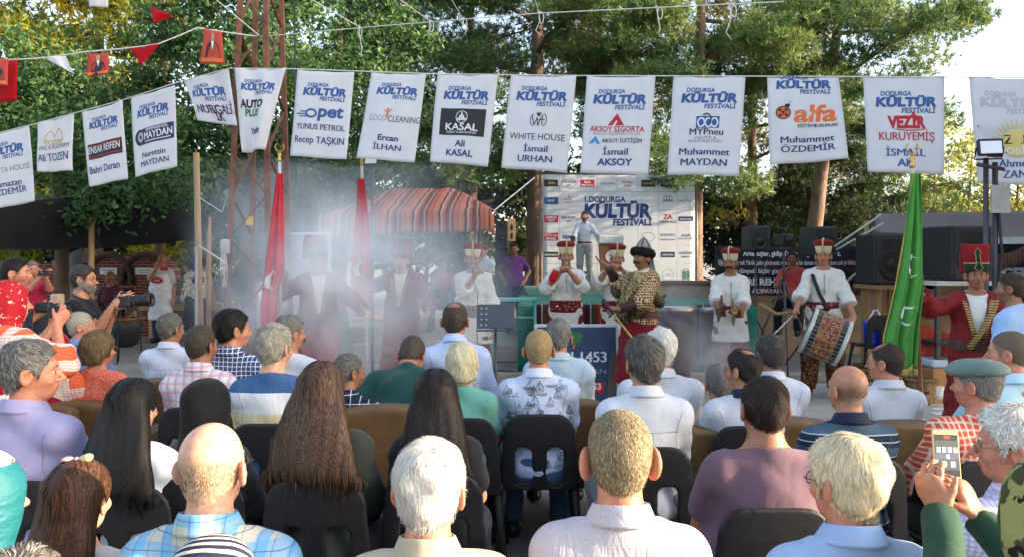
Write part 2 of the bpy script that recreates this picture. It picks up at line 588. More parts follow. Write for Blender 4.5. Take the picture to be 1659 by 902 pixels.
def smooth_mesh(V, Q, it=1, w=.5):
    for _ in range(it):
        acc = np.zeros_like(V); cnt = np.zeros(len(V))
        for a, b in ((0, 1), (1, 2), (2, 3), (3, 0)):
            np.add.at(acc, Q[:, a], V[Q[:, b]]); np.add.at(acc, Q[:, b], V[Q[:, a]])
            np.add.at(cnt, Q[:, a], 1); np.add.at(cnt, Q[:, b], 1)
        V = V * (1 - w) + w * acc / np.maximum(cnt, 1)[:, None]
    return V

# ------------------------------------------------------------------ head
EAR = [1.0]
def head_fn(x, y, z, fat=0., fem=0.):
    """head in its own frame (eye line at z = 0, +y is the face)"""
    def el(cx, cy, cz, rx, ry, rz):
        a, b, c = (x - cx) / rx, (y - cy) / ry, (z - cz) / rz
        k0 = np.sqrt(a * a + b * b + c * c); k1 = np.sqrt((a / rx) ** 2 + (b / ry) ** 2 + (c / rz) ** 2) + 1e-9
        return k0 * (k0 - 1) / k1
    def cn(p, q, ra, rb, wx=1.):
        px, py, pz = (x - p[0]), y - p[1], z - p[2]; ax, ay, az = q[0] - p[0], q[1] - p[1], q[2] - p[2]
        t = np.clip((px * ax + py * ay + pz * az) / (ax * ax + ay * ay + az * az), 0, 1)
        return np.sqrt(((px - t * ax) * wx) ** 2 + (py - t * ay) ** 2 + (pz - t * az) ** 2) - (ra + (rb - ra) * t)
    j = 1 + fat * .12 - fem * .05
    d = el(0, -.014, .036, .0755, .097, .086)
    d = smin(d, el(0, .03, -.03, .061 * j, .062, .078), .05)
    d = smin(d, el(0, .047, -.083, .036 * j, .036, .030 + fat * .01), .035)
    d = smin(d, el(0, .082, .025, .05, .012, .010), .018)                       # brow
    for s in (-1, 1):
        e = np.sqrt((x - s * .031) ** 2 + (y - .097) ** 2 + ((z - .0) * 1.3) ** 2) - .017
        d = -smin(-d, e, .012)                                                  # eye sockets
    for s in (-1, 1): d = smin(d, el(s * .031, .083, .0115, .017, .010, .0055), .005)   # upper eyelids
    for s in (-1, 1): d = smin(d, el(s * .031, .081, -.0115, .016, .009, .005), .006)
    for s in (-1, 1):
        d = smin(d, el(s * .043, .066, -.035, .02, .02, .016), .022)            # cheeks
    d = smin(d, cn((0, .092, .006), (0, .117, -.033), .006, .0115), .012)       # nose
    for s in (-1, 1): d = smin(d, el(s * .013, .1, -.037, .009, .010, .007), .006)
    d = smin(d, el(0, .091, -.060, .025, .010, .0055), .006)                    # lips
    d = smin(d, el(0, .089, -.070, .021, .010, .006), .006)
    for s in (-1, 1):                                                           # ears
        xe = x - s * (.081 + .005 * EAR[0] + .45 * np.clip(-.006 - y, -.02, .03)); ye = y + .010; ze = z + .012
        a = np.sqrt((ye / (.022 * EAR[0])) ** 2 + ((ze + .1 * ye) / (.036 * EAR[0])) ** 2 + (xe / (.0125 * EAR[0])) ** 2)
        e = (a - 1) * .0095
        hol = np.sqrt(((ye - .003) / .011) ** 2 + ((ze - .003) / .019) ** 2 + ((xe - s * .010) / .008) ** 2)
        e = np.maximum(e, -(hol - 1) * .008)
        d = smin(d, e, .007)
    return d

def hairline(y, low=0., recede=0.):
    """lowest z the hair reaches at depth y"""
    return np.interp(y, [-.12, -.085, -.05, -.025, -.008, .012, .03, .05, .075, .1], [-.075 - low, -.075 - low, -.058, -.04, .012, .02, -.02, .03, .066 + recede, .095 + recede])

class Hair:
    def __init__(s, kind='short', pal=((40, 36, 34),), thick=.012, low=0., recede=0., n=2500, L=.022, bald=None, w=.0022, lift=.35, mess=.35, length=.42, width=1., fringe=0, part=0):
        s.kind, s.pal, s.thick, s.low, s.recede, s.n, s.L, s.bald, s.w, s.lift, s.mess, s.length, s.width = kind, [rgb(p) for p in pal], thick, low, recede, n, L, bald, w, lift, mess, length, width
        s.fringe = fringe; s.part = part

IK_MIN = 1e-4
def ik(sh, wr, l1, l2, hint):
    d = wr - sh; D = np.linalg.norm(d)
    if D > (l1 + l2) * .995:
        wr = sh + d / D * (l1 + l2) * .995; d = wr - sh; D = np.linalg.norm(d)
    x = d / D; a = (l1 * l1 - l2 * l2 + D * D) / (2 * D); h = math.sqrt(max(l1 * l1 - a * a, 0))
    hp = np.asarray(hint, float); hp = nrm(hp - x * (hp @ x))
    return sh + x * a + hp * h, wr

SKIN = {'fair': rgb(208, 156, 130), 'tan': rgb(182, 128, 100), 'ruddy': rgb(194, 130, 104), 'brown': rgb(156, 106, 80)}

class Person:
    """builds one figure: a continuous body, with hair, clothes and the like as its children"""
    def __init__(s, px, top, Y, label, face=0., pose='sit', lean=8., yaw=0., pitch=0., roll=0., girth=1., fem=0, fat=0, skin='tan', stubble=0., hair=None, h=.008, hf=.006,
                 arms=None, hands=None, hat=0., group=None, belly=0., foot=None, sc=None, twist=0., hip=None, slump=0., legs=None, neck=1.):
        s.hairp = hair
        s.label = label; s.fem = fem; s.hh = h; s.hf = hf; s.g = girth; s.pose = pose; s.neck = neck
        s.skin = np.array(SKIN[skin]); s.stubble = stubble; s.fat = fat
        sit = pose == 'sit'
        g, fw = girth, 1 - .10 * fem
        s.hip = hp = np.array([0, 0, .52 if sit else .93]) if hip is None else np.array(hip, float)
        Rt = rotz(R(twist)) @ rotx(R(-lean)); s.Rt = Rt
        T = lambda x, y, z: hp + Rt @ np.array([x, y, z])
        s.T = T
        s.shw = shw = .152 * fw * (.75 + .25 * g)
        s.nb = T(0, -.02 + slump * .04, .525)
        Rh = rotz(R(-yaw)) @ rotx(R(pitch)) @ roty(R(roll))
        s.Rh = Rh; s.hs = .945
        s.hc = s.nb + Rt @ np.array([0, .02 + slump * .04, .055]) + Rh @ np.array([0, .012, .113])
        ztop = s.hc[2] + .116 + hat
        topw = P(px, top, Y)
        s.k = k = topw[2] / ztop if sc is None else sc
        a = s.a = face; c0, s0 = math.cos(a), math.sin(a)
        hx, hy = s.hc[0] * k, s.hc[1] * k
        s.loc = np.array([topw[0] - (hx * c0 - hy * s0), Y - (hx * s0 + hy * c0), 0 if sc is None else topw[2] - ztop * k])
        s.root = empty('person', s.loc, label, 'person', a, group, k)
        # ---- joints
        s.shj = {d: T(d * shw, -.02, .455) for d in (-1, 1)}
        s.el = {}; s.wr = {}
        arms = arms or {}
        for d in (-1, 1):
            t = arms.get(d, arms.get('both', 'lap' if sit else 'down'))
            hint = (d * .6, -.6, -.5)
            if isinstance(t, str):
                t = {'lap': hp + [d * .13, .30, .08], 'down': hp + Rt @ np.array([d * .27, .06, -.06]), 'fold': T(-d * .12, .2, .27), 'hips': T(d * .2, .02, .07),
                     'chin': None, 'out': T(d * .45, .1, .2)}[t]
            elif t[0] == 'w':                              # a point of the square
                if len(t) > 2: hint = t[2]
                t = s.tolocal(t[1])
            elif len(t) == 2: t, hint = t
            t = np.array(t, float)
            s.el[d], s.wr[d] = ik(s.shj[d], t, .285, .255, hint)
        hx0 = .095 * (.8 + .2 * g)
        if sit:
            s.kn = {d: hp + [d * .15, .42, .0] for d in (-1, 1)}; s.an = {d: np.array([d * .15, .40, .09]) for d in (-1, 1)}
        else:
            s.kn = {d: np.array([d * .11, .03, .50]) for d in (-1, 1)}; s.an = {d: np.array([d * .12, -.02, .08]) for d in (-1, 1)}
            if legs:
                for d in (-1, 1): s.kn[d] = np.array(legs[d][0]); s.an[d] = np.array(legs[d][1])
        # ---- body
        b = []
        tag_ = 'torso'
        b.append(ellp(T(0, -.015, .03), (.165 * g, .125 * g, .13), .05, 'torso', Rt))
        b.append(ellp(T(0, .01 + belly * .03, .17), (.148 * g * fw, .108 * g + belly * .05, .16), .06, 'torso', Rt))
        b.append(ellp(T(0, -.005, .355), (.158 * fw * (.6 + .4 * g), .115 * (.5 + .5 * g), .165), .06, 'torso', Rt))
        if fem:
            for d in (-1, 1): b.append(ellp(T(d * .075, .105, .33), (.065, .055, .065), .04, 'torso', Rt))
        b.append(cone(s.shj[-1], s.shj[1], .054 * fw, .054 * fw, .05, 'torso'))
        for d in (-1, 1): b.append(cone(s.nb + Rt @ np.array([0, 0, .015]), s.shj[d] + Rt @ np.array([-d * .02, 0, .012]), .05 * neck, .048, .04, 'torso'))
        s.torso = list(b)
        s.arm = {}
        q = (.8 + .2 * g) * (1 - .1 * fem)
        for d in (-1, 1):
            s.arm[d] = [cone(s.shj[d], s.el[d], .056 * q, .043 * q, .035, 'arm'), cone(s.el[d], s.wr[d], .043 * q, .029 * q, .02, 'arm', )]
            b += s.arm[d]
        hands = hands or {}
        for d in (-1, 1):
            hd = hands.get(d, {})
            fdir = nrm(hd.get('dir', s.wr[d] - s.el[d])); n = hd.get('n', (-d, 0, -.3) if not sit else (0, 0, -1))
            b += hand_prims(s.wr[d], fdir, n, d, hd.get('curl', 25), hd.get('spread', .0), hd.get('thumb', .7), hd.get('size', 1.0))
        s.leg = {}
        for d in (-1, 1):
            s.leg[d] = [cone(hp + [d * hx0, 0, 0], s.kn[d], .088 * q, .062 * q, .04, 'leg'), cone(s.kn[d], s.an[d], .06 * q, .042 * q, .03, 'leg')]
            b += s.leg[d]
            ft = np.array([0, 1, 0])
            s.leg[d] += []
        s.foot = {}
        for d in (-1, 1):
            f0 = s.an[d] + [0, -.04, -.035]; f1 = s.an[d] + [d * .02, .15, -.045]
            s.foot[d] = [cone(f0, f1, .042, .036, .02, 'foot')]
            b += s.foot[d] + [cone(s.an[d], s.an[d] + [0, 0, -.03], .045, .045, .02)]
        b.append(cone(s.nb + Rt @ np.array([0, -.005, -.02]), s.hc + Rh @ np.array([0, -.012, -.055]), .060 * neck * (1 - .12 * fem), .054 * neck * (1 - .12 * fem), .03, 'neck'))
        hc, fat_, fem_ = s.hc, fat, fem
        def hfn(X, Y2, Z):
            x, y, z = X - hc[0], Y2 - hc[1], Z - hc[2]
            lx = x * Rh[0, 0] + y * Rh[1, 0] + z * Rh[2, 0]; ly = x * Rh[0, 1] + y * Rh[1, 1] + z * Rh[2, 1]; lz = x * Rh[0, 2] + y * Rh[1, 2] + z * Rh[2, 2]
            return head_fn(lx / s.hs, ly / s.hs, lz / s.hs, fat_, fem_) * s.hs
        b.append(Pr(hfn, hc - .14, hc + .14, .018, 'head'))
        s.body = b
        s.ax = s.grid_axes(b, .02, head=True)
        G = field(b, *s.ax)
        V, Q = nets(G, *s.ax)
        V = smooth_mesh(V, Q, 1, .35)
        s.root_body = quad_mesh('body', V, Q, [colattr('skin', .5, .35, var=.28, bump=.45, bscale=140, sss=.10)], s.root, s.skin_col(V))
        s.hair = hair
        s.face_bits(hair)
        if hair: s.make_hair(hair)
    # ---------------------------------------------------------------- helpers
    def grid_axes(s, pr, m, head=False, h=None):
        lo = np.min([p.lo for p in pr], 0) - m; hi = np.max([p.hi for p in pr], 0) + m
        lo[2] = max(lo[2], -.03)
        h = h or s.hh; c = s.hc
        if head: return [axis(lo[i], hi[i], h, c[i] - .14, c[i] + .14, s.hf) for i in range(3)]
        return [axis(lo[i], hi[i], h) for i in range(3)]
    def tolocal(s, p):
        return rotz(-s.a) @ (np.asarray(p, float) - s.loc) / s.k
    def toworld(s, p):
        return rotz(s.a) @ np.asarray(p, float) * s.k + s.loc
    def toh(s, V): return (V - s.hc) @ s.Rh / s.hs
    def fromh(s, q): return np.asarray(q, float) * s.hs @ s.Rh.T + s.hc
    def Hm(s):
        M = np.eye(4); M[:3, :3] = s.Rh * s.hs; M[:3, 3] = s.hc; return M
    def skin_col(s, V):
        q = s.toh(V); x, y, z = q.T
        c = np.tile(s.skin, (len(V), 1))
        inh = np.linalg.norm(q, axis=1) < .17
        red = lambda d, a: np.clip(1 - d, 0, 1) * a
        e = np.minimum(np.linalg.norm((q - [.08, -.01, -.012]) / [.02, .03, .04], axis=1), np.linalg.norm((q - [-.08, -.01, -.012]) / [.02, .03, .04], axis=1))  # reddened ears: sun glowing through them is painted into the skin colour
        f = np.maximum.reduce([red(e * .8, .8), red(np.linalg.norm((q - [0, .115, -.03]) / [.025, .03, .03], axis=1), .5), red(np.linalg.norm((np.abs(q) * [1, 0, 0] + q * [0, 1, 1] - [.045, .07, -.035]) / [.035, .04, .03], axis=1), .35)])
        c = c * (1 - f[:, None] * np.array([0.08, .35, .38]))
        lip = np.linalg.norm((q - [0, .097, -.065]) / [.027, .02, .012], axis=1) < 1
        c[lip] = c[lip] * [.8, .5, .5]
        if s.stubble:
            jaw = (z < -.028) & (y > -.02) & inh & (np.linalg.norm((q - [0, .1, -.03]) / [.03, .03, .02], axis=1) > 1) & (z > -.115)
            c[jaw & ~lip] *= 1 - s.stubble
        if s.hairp and s.hairp.kind == 'short':                                         # cropped hair shades into the skin at its edges
            H = s.hairp; hc = np.array(H.pal).mean(0); nz = .012 * np.sin(x * 90 + 1) * np.sin(y * 80) * np.sin(z * 85 + 2)
            k = np.clip((z - hairline(y, H.low, H.recede) + .014 + nz) / .022, 0, 1) * np.clip((.09 - y) / .02, 0, 1)
            if H.bald == 'horseshoe': k = k * np.clip((.030 + .35 * np.clip(-y, 0, .1) - z + nz) / .05, 0, 1) * np.clip((.04 - y) / .03, 0, 1) * .75
            else:
                k = k * .8
                if H.bald: k = k * (1 - .55 * np.clip(1.3 - np.linalg.norm((q - ([0, -.045, .125] if H.bald == 'crown' else [0, .05, .115])) / .06, axis=1), 0, 1))
            ear = np.abs(x) > .0805
            k = np.where(inh & ~ear & (z > -.1), k, 0)[:, None]
            c = c * (1 - k) + hc * .8 * k
        return np.clip(c, 0, 1)
    def face_bits(s, hair):
        Hm = s.Hm()
        white = pm('eye white', (.42, .37, .33), .25, .02, spec=.6); iris = pm('dark iris', rgb(44, 30, 22), .15, .05, spec=.7)
        hc = hair.pal[0] if hair else rgb(60, 48, 40)
        bro = pm('eyebrow hair', tuple(hc), .8)
        for d in (-1, 1):
            m = MB(); m.ell((d * .031, .0775, .0), (.0125, .0115, .0105), white, nu=10, nv=6)
            m.ell((d * .031, .0855, -.0005), (.0072, .0048, .0072), iris, nu=8, nv=6)
            m.xf(Hm).build('eye', s.root_body)
            m = MB()
            m.tube([(d * .014, .093, .017), (d * .030, .0945, .0235), (d * .047, .083, .018)], [.003, .0042, .0018], bro, 5)
            m.xf(Hm).build('eyebrow', s.root_body)
    def moustache(s, c, wide=1., thick=1., droop=.012):
        m = MB(); mt = pm('moustache hair', rgb(c), .75, .3, 90, .8, 300)
        for d in (-1, 1):
            m.tube([(0, .106, -.0475), (d * .014, .106, -.050), (d * .030 * wide, .094, -.056 - droop * .5), (d * .042 * wide, .082, -.060 - droop)], np.array([.0065, .0075, .006, .002]) * thick, mt, 8, flat=1.2)
        m.xf(s.Hm()).build('moustache', s.root)
    def beard(s, pal, thick=.010, n=1200, L=.016):
        def fn(x, y, z):
            d = head_fn(x, y, z, s.fat, 0) - thick
            top = np.interp(y, [-.02, .02, .05, .085, .12], [-.0, -.022, -.045, -.052, -.056])
            d = np.maximum(d, z - top); d = np.maximum(d, -.012 - y)
            mouth = np.sqrt((x / .026) ** 2 + ((z + .065) / .011) ** 2) - 1
            d = np.maximum(d, -mouth * .01)
            return np.maximum(d, -.118 - z)
        s.fuzz('beard', fn, Hair(pal=pal, n=n, L=L, mess=.5, lift=.5, w=.002), flow=lambda q: np.array([0, .25, -1.]))
    def glasses(s, col=(30, 28, 28), dark=False):
        m = MB(); fm = pm('glasses frame', rgb(col), .3, .05, spec=.6)
        gm = pm('dark lens', (.02, .02, .022), .1, .05, spec=.8) if dark else None
        for d in (-1, 1):
            a = np.linspace(0, 2 * np.pi, 17)
            m.tube(np.stack([d * .032 + .025 * np.cos(a), .108 - .012 * np.abs(np.cos(a) * .5 + d * .5) * 1.2, -.004 + .018 * np.sin(a)], 1), .0016, fm, 5, cap=False)
            m.tube([(d * .057, .098, .002), (d * .076, .085, .003), (d * .080, .0, .004), (d * .080, -.02, -.006)], .0016, fm, 5)
            if gm: m.ell((d * .032, .106, -.004), (.024, .004, .017), gm, nu=12, nv=6)
        m.tube([(-.008, .112, .002), (0, .114, .004), (.008, .112, .002)], .0016, fm, 5)
        m.xf(s.Hm()).build('glasses', s.root)
    def headgrid(s, fn, h, lo, hi):
        xs = [np.arange(lo[i], hi[i] + h, h) for i in range(3)]
        G = fn(xs[0][:, None, None], xs[1][None, :, None], xs[2][None, None, :]) + np.zeros((len(xs[0]), len(xs[1]), len(xs[2])))
        return nets(G.astype(np.float32), *xs)
    def fuzz(s, name, fn, H, flow, lo=(-.14, -.16, -.2), hi=(.14, .16, .16), h=None, whorl=None):
        """a cap of hair in the head frame with strands combed along it"""
        h = h or max(.0045, s.hf * .9)
        V, Q = s.headgrid(fn, h, lo, hi)
        if not len(Q): return
        V = smooth_mesh(V, Q, 2, .5)
        pal = np.array(H.pal)
        base = pal.mean(0) * .8
        Vs, Qs, Cs = [s.fromh(V)], [Q], [np.tile(base, (len(V), 1))]
        Q0 = Q
        if H.bald == 'horseshoe': Qs = [np.zeros((0, 4), int)]
        if H.n:
            a, b, c, d = (V[Q[:, i]] for i in range(4))
            ar = np.linalg.norm(np.cross(c - a, d - b), axis=1); ar /= ar.sum()
            fi = rng.choice(len(Q), H.n, p=ar); t = rng.random((2, H.n, 1))
            p = a[fi] * (1 - t[0]) * (1 - t[1]) + b[fi] * t[0] * (1 - t[1]) + c[fi] * t[0] * t[1] + d[fi] * (1 - t[0]) * t[1]
            if H.bald == 'horseshoe': p = p[(p[:, 2] < .03 + .3 * np.clip(-p[:, 1], 0, .1) - .05 * rng.random(len(p)) ** 2)]; H = Hair(pal=[(0, 0, 0)], n=len(p), L=H.L, w=H.w, lift=H.lift, mess=H.mess); H.pal = list(pal)
            ns = 3 if H.L < .05 else 7
            st = (H.L / ns) * (.6 + .8 * rng.random((H.n, 1)))
            if H.L > .1: st = st * np.clip((p[:, 2:3] + H.length + .01) / H.L, .04, 1)
            jit = rng.normal(0, H.mess, (H.n, 3)); wj = rng.random(H.n) * 6.28
            def grad(p):
                e = .003; f = lambda o: fn(p[:, 0] + o[0], p[:, 1] + o[1], p[:, 2] + o[2])
                g = np.stack([f((e, 0, 0)) - f((-e, 0, 0)), f((0, e, 0)) - f((0, -e, 0)), f((0, 0, e)) - f((0, 0, -e))], 1)
                return g / (np.linalg.norm(g, axis=1)[:, None] + 1e-9)
            pts = [p - grad(p) * .002]; sides = []
            for k in range(ns):
                n = grad(p)
                cl_ = np.stack([np.sin(p[:, 1] * 62 + p[:, 2] * 41 + 1), np.sin(p[:, 0] * 55 + p[:, 2] * 38 + 2), np.sin(p[:, 0] * 47 - p[:, 1] * 52)], 1) * (H.mess * .8 if H.mess > .15 else 0)
                v = flow(p) + cl_ + jit * (1 if k else .6)
                v = v - n * np.sum(v * n, 1)[:, None]; v /= np.linalg.norm(v, axis=1)[:, None] + 1e-9
                sides.append(np.cross(v, n))
                p = p + st * (v + H.lift * n * (.5 if k else 1))
                if H.L > .05:
                    dd = fn(p[:, 0], p[:, 1], p[:, 2]); p = p - grad(p) * np.clip(dd - .004, -.02, .03)[:, None] * (p[:, 2:3] > lo[2] + .09)
                pts.append(p)
            sides.append(sides[-1])
            wd = np.array([1., 1., .8, .15] if ns == 3 else [.7, 1, 1, 1, 1, .9, .7, .2]) * H.w
            wsc = (.6 + .8 * rng.random((H.n, 1)))
            X = np.stack([np.stack([q - sd * w_ * wsc / 2, q + sd * w_ * wsc / 2], 1) for q, sd, w_ in zip(pts, sides, wd)], 1)   # n, ns+1, 2, 3
            n0 = len(V); m = ns + 1
            off = n0 + np.arange(H.n)[:, None] * (2 * m)
            q = np.concatenate([np.stack([off[:, 0] + 2 * k, off[:, 0] + 2 * k + 1, off[:, 0] + 2 * k + 3, off[:, 0] + 2 * k + 2], 1) for k in range(ns)])
            Vs.append(s.fromh(X.reshape(-1, 3))); Qs.append(q)
            mixw = rng.random((H.n, 1)); ci = pal[rng.integers(0, len(pal), H.n)] * ((.75 + .5 * mixw) if H.L < .2 else (.88 + .24 * mixw))
            Cs.append(np.repeat(ci, 2 * m, axis=0))
        quad_mesh(name, np.concatenate(Vs), np.concatenate(Qs), [colattr('hair', .55, .25, transl=.12)], s.root, np.clip(np.concatenate(Cs), 0, 1))
    def make_hair(s, H):
        fat, fem = s.fat, s.fem
        ph = rng.random(4) * 6
        lk = .003 if H.thick < .012 else .0055
        def lump(x, y, z): return lk * np.sin(x * 60 + ph[0]) * np.sin(y * 55 + ph[1]) * np.sin(z * 50 + ph[2])
        if H.kind == 'short':
            def fn(x, y, z):
                d = np.sqrt((x / .0765) ** 2 + ((y + .014) / .098) ** 2 + ((z - .036) / .087) ** 2)
                low = np.sqrt((x / .062) ** 2 + ((y + .02) / .072) ** 2 + ((z + .03) / .085) ** 2)
                e = smin((d - 1) * .08, (low - 1) * .07, .05)
                vol = H.thick * .75 * np.clip((z + .07) / .12, .12, 1.15)
                e = e - vol - lump(x, y, z) * min(1, H.thick / .012)
                hl = hairline(y, H.low, H.recede)
                e = np.maximum(e, (hl - z) * .8)
                e = np.maximum(e, y - .085 + H.recede * .6)
                if H.bald == 'crown':
                    e = np.maximum(e, .052 - np.sqrt(x ** 2 + (y + .045) ** 2 + (z - .125) ** 2))
                if H.bald == 'thin':
                    e = np.maximum(e, .058 - np.sqrt((x * .9) ** 2 + ((y - .05) * .8) ** 2 + (z - .115) ** 2))
                if H.bald == 'horseshoe':
                    e = np.maximum(e, z - .012 - .30 * np.clip(-y, 0, .1)); e = np.maximum(e, y - .03)
                return e
            wh = np.array([.012, -.055, .118])
            def flow(p):
                v = p - wh; v = v / (np.linalg.norm(v, axis=1)[:, None] + 1e-6)
                sw = np.cross(np.array([0, -.4, .9]), v)
                front = np.clip((p[:, 1:2] - .02) / .06, 0, 1)
                return v + .45 * sw + np.array([0, 0, -.5]) * (1 - front) + front * np.array([.9, .1, 0])
            s.fuzz('hair', fn, H, flow)
        elif H.kind == 'bob':
            def fn(x, y, z):
                d = (np.sqrt((x / .079) ** 2 + ((y + .02) / .098) ** 2 + ((z - .03) / .092) ** 2) - 1) * .083 - H.thick
                d2 = (np.sqrt((x / .072) ** 2 + ((y + .03) / .075) ** 2 + ((z + .035) / .09) ** 2) - 1) * .07 - H.thick
                e = smin(d, d2, .04) - lump(x, y, z)
                e = np.maximum(e, (np.interp(y, [-.1, -.03, .0, .03, .05, .1], [-.095, -.085, -.05, -.03, .02, .07]) - z) * .8)
                return np.maximum(e, y - .09)
            wh = np.array([.01, -.05, .12])
            def flow(p):
                v = p - wh; v /= np.linalg.norm(v, axis=1)[:, None] + 1e-6
                return v + np.array([0, .1, -.7]) + .3 * np.cross(np.array([0, 0, 1.]), v)
            s.fuzz('hair', fn, H, flow)
        elif H.kind == 'long':
            Ln, W = H.length, H.width
            def fn(x, y, z):
                d = (np.sqrt((x / .079) ** 2 + ((y + .016) / .098) ** 2 + ((z - .034) / .090) ** 2) - 1) * .083 - H.thick
                d = np.maximum(d, np.minimum(y - .075, (y - .03) + (.02 - z) * .7 - .03))
                t = np.clip((.04 - z) / (Ln + .04), 0, 1)
                cy = -.045 - .075 * np.sin(t * 1.9) ; rx = (.075 + .075 * W * t ** .7) ; ry = .055 + .012 * t
                ry = ry * np.clip((1.02 - t) * 6, .35, 1)
                m = (np.sqrt((x / rx) ** 2 + ((y - cy) / ry) ** 2) - 1) * np.minimum(rx, ry) - .006
                ragged = .018 * np.sin(x * 90 + 1) + .012 * np.sin(x * 210)
                m = np.maximum(m, -(z + Ln + ragged)); m = np.maximum(m, z - .06)
                return smin(d, m, .03) - .0012 * np.sin(x * 130 + 3 * np.sin(z * 9)) * np.clip((.05 - z) * 8, 0, 1)
            def flow(p):
                part = np.clip((p[:, 2:3] - .04) / .08, 0, 1)
                return np.array([0, -.15, -1.]) * (1 - part) + part * (np.sign(p[:, :1] - H.part) * np.array([1., 0, -.3]) + np.array([0, -.8, 0]))
            s.fuzz('hair', fn, H, flow, lo=(-.26, -.24, -Ln - .06), hi=(.26, .13, .16), h=max(.006, s.hf))
    # ---------------------------------------------------------------- clothes
    def garment(s, name, prims, mat, infl=.014, fold=.004, clip=None, h=None, sm=1, label=None, zmax=None):
        xs, ys, zs = s.grid_axes(prims, infl + .03, h=h or s.hh)
        G = field(prims, xs, ys, zs, infl)
        if fold:
            X, Y2, Z = xs[:, None, None], ys[None, :, None], zs[None, None, :]
            a, b, c = rng.random(3) * 6
            wq = np.sin(X * 11 + a) * .6 + np.sin(Z * 9 + b) * .5
            dsp = np.sin(X * 17 + Z * 31 + wq * 1.5 + a) * .5 + np.sin(X * -27 + Z * 23 + Y2 * 14 + wq * 1.1 + b) * .4 + np.sin(X * 8 - Z * 52 + Y2 * 20 + c) * .3 + (.45 - np.abs(np.sin(X * 9 + Z * 12 + wq * 1.3 + b))) * .7 + (.45 - np.abs(np.sin(X * -10 + Z * 10 + wq * 1.2 + Y2 * 8 + c))) * .6
            G = G + np.minimum(fold * dsp, max(infl - .005, 0)).astype(np.float32)
        if clip is not None:
            G = np.maximum(G, clip(xs[:, None, None], ys[None, :, None], zs[None, None, :]).astype(np.float32))
        V, Q = nets(G, xs, ys, zs)
        V = smooth_mesh(V, Q, sm, .5)
        o = quad_mesh(name, V, Q, [mat], s.root)
        if label: o['label'] = label
        return o
    def neckclip(s, drop=.0, front=.5, up=.035):
        nb, Rt = s.nb + s.Rt @ np.array([0, 0, up - drop]), s.Rt
        n = nrm(Rt @ np.array([0, front, 1.]))
        c = s.hc
        return lambda X, Y, Z: np.where((X - nb[0]) ** 2 + (Y - nb[1]) ** 2 < .14 ** 2, (X - nb[0]) * n[0] + (Y - nb[1]) * n[1] + (Z - nb[2]) * n[2], -.1)
    def shirt(s, mat, sleeve='short', infl=.012, fold=.0055, name='shirt', hem=None, neck_in=True, drop=0., front=.5, extra=(), sl=.72):
        pr = list(s.torso)
        q = (.8 + .2 * s.g) * (1 - .1 * s.fem)
        for d in (-1, 1):
            if sleeve == 'short':
                e = s.shj[d] + (s.el[d] - s.shj[d]) * sl
                pr.append(cone(s.shj[d], e, .055 * q, .058 * q, .03, cut=True))
            elif sleeve == 'long':
                w2 = s.el[d] + (s.wr[d] - s.el[d]) * .97
                pr += [cone(s.shj[d], s.el[d], .055 * q, .047 * q, .03), cone(s.el[d], w2, .046 * q, .034 * q, .03, cut=True)]
            elif sleeve == 'half':
                e = s.el[d] + (s.wr[d] - s.el[d]) * .25
                pr += [cone(s.shj[d], s.el[d], .056 * q, .062 * q, .03), cone(s.el[d], e, .062 * q, .064 * q, .03, cut=True)]
        pr += list(extra)
        hp = s.hip
        lowz = hp[2] - .02 if hem is None else hem
        nc = s.neckclip(drop, front)
        clip = lambda X, Y, Z: np.maximum(nc(X, Y, Z), np.where((np.abs(X) < .25) & (np.abs(Y) < .26), lowz - Z, -.1))
        s.last_shirt = s.garment(name, pr, mat, infl, fold, clip)
        if name == 'shirt' and mat.name.split('.')[0] not in ('mauve jersey', 'dark green T-shirt') and s.pose == 'sit' and s.hh < .0105 and not s.fem: s.seams(s.last_shirt, sleeve)
        return s.last_shirt
    def seams(s, o, sleeve):
        """yoke, armhole and pleat stitching across the back of a shirt"""
        from mathutils.bvhtree import BVHTree
        me = o.data; V = np.zeros(len(me.vertices) * 3, np.float32); me.vertices.foreach_get('co', V); V = V.reshape(-1, 3)
        Q = np.zeros(len(me.polygons) * 4, np.int32); me.polygons.foreach_get('vertices', Q)
        bv = BVHTree.FromPolygons([Vector(v) for v in V.tolist()], Q.reshape(-1, 4).tolist()); m = MB(); mt = pm('seam thread', (.13, .13, .145), .9)
        w_ = s.shw; LN = []
        for d in (-1, 1): LN.append([(d * (w_ - .004 - .02 * math.sin(t * 3)), .47 - .17 * t) for t in np.linspace(-.12, 1, 14)])
        if sleeve == 'long': LN += [[(x, .405 - .25 * x * x) for x in np.linspace(-w_ + .01, w_ - .01, 22)], [(.018, .40 - .2 * t) for t in np.linspace(0, 1, 8)], [(-.018, .40 - .2 * t) for t in np.linspace(0, 1, 8)]]
        for ln in LN:
            q = []
            for x, z in ln:
                a = s.T(x, -.6, z); dr = s.Rt @ np.array([0, 1., 0])
                hit = bv.ray_cast(Vector(a), Vector(dr), 1.0)
                if hit[0] is not None: q.append(np.array(hit[0]) + np.array(hit[1]) * .0002)
            if len(q) > 2: m.tube(q, .0012, mt, 4, cap=False)
        if not m.nv: return
        t_ = m.build('seam'); t_.data.polygons.foreach_set('material_index', np.ones(len(t_.data.polygons), np.int32)); bm = bmesh.new(); bm.from_mesh(me); bm.from_mesh(t_.data); me.materials.append(mt); bm.to_mesh(me); bm.free(); bpy.data.objects.remove(t_)
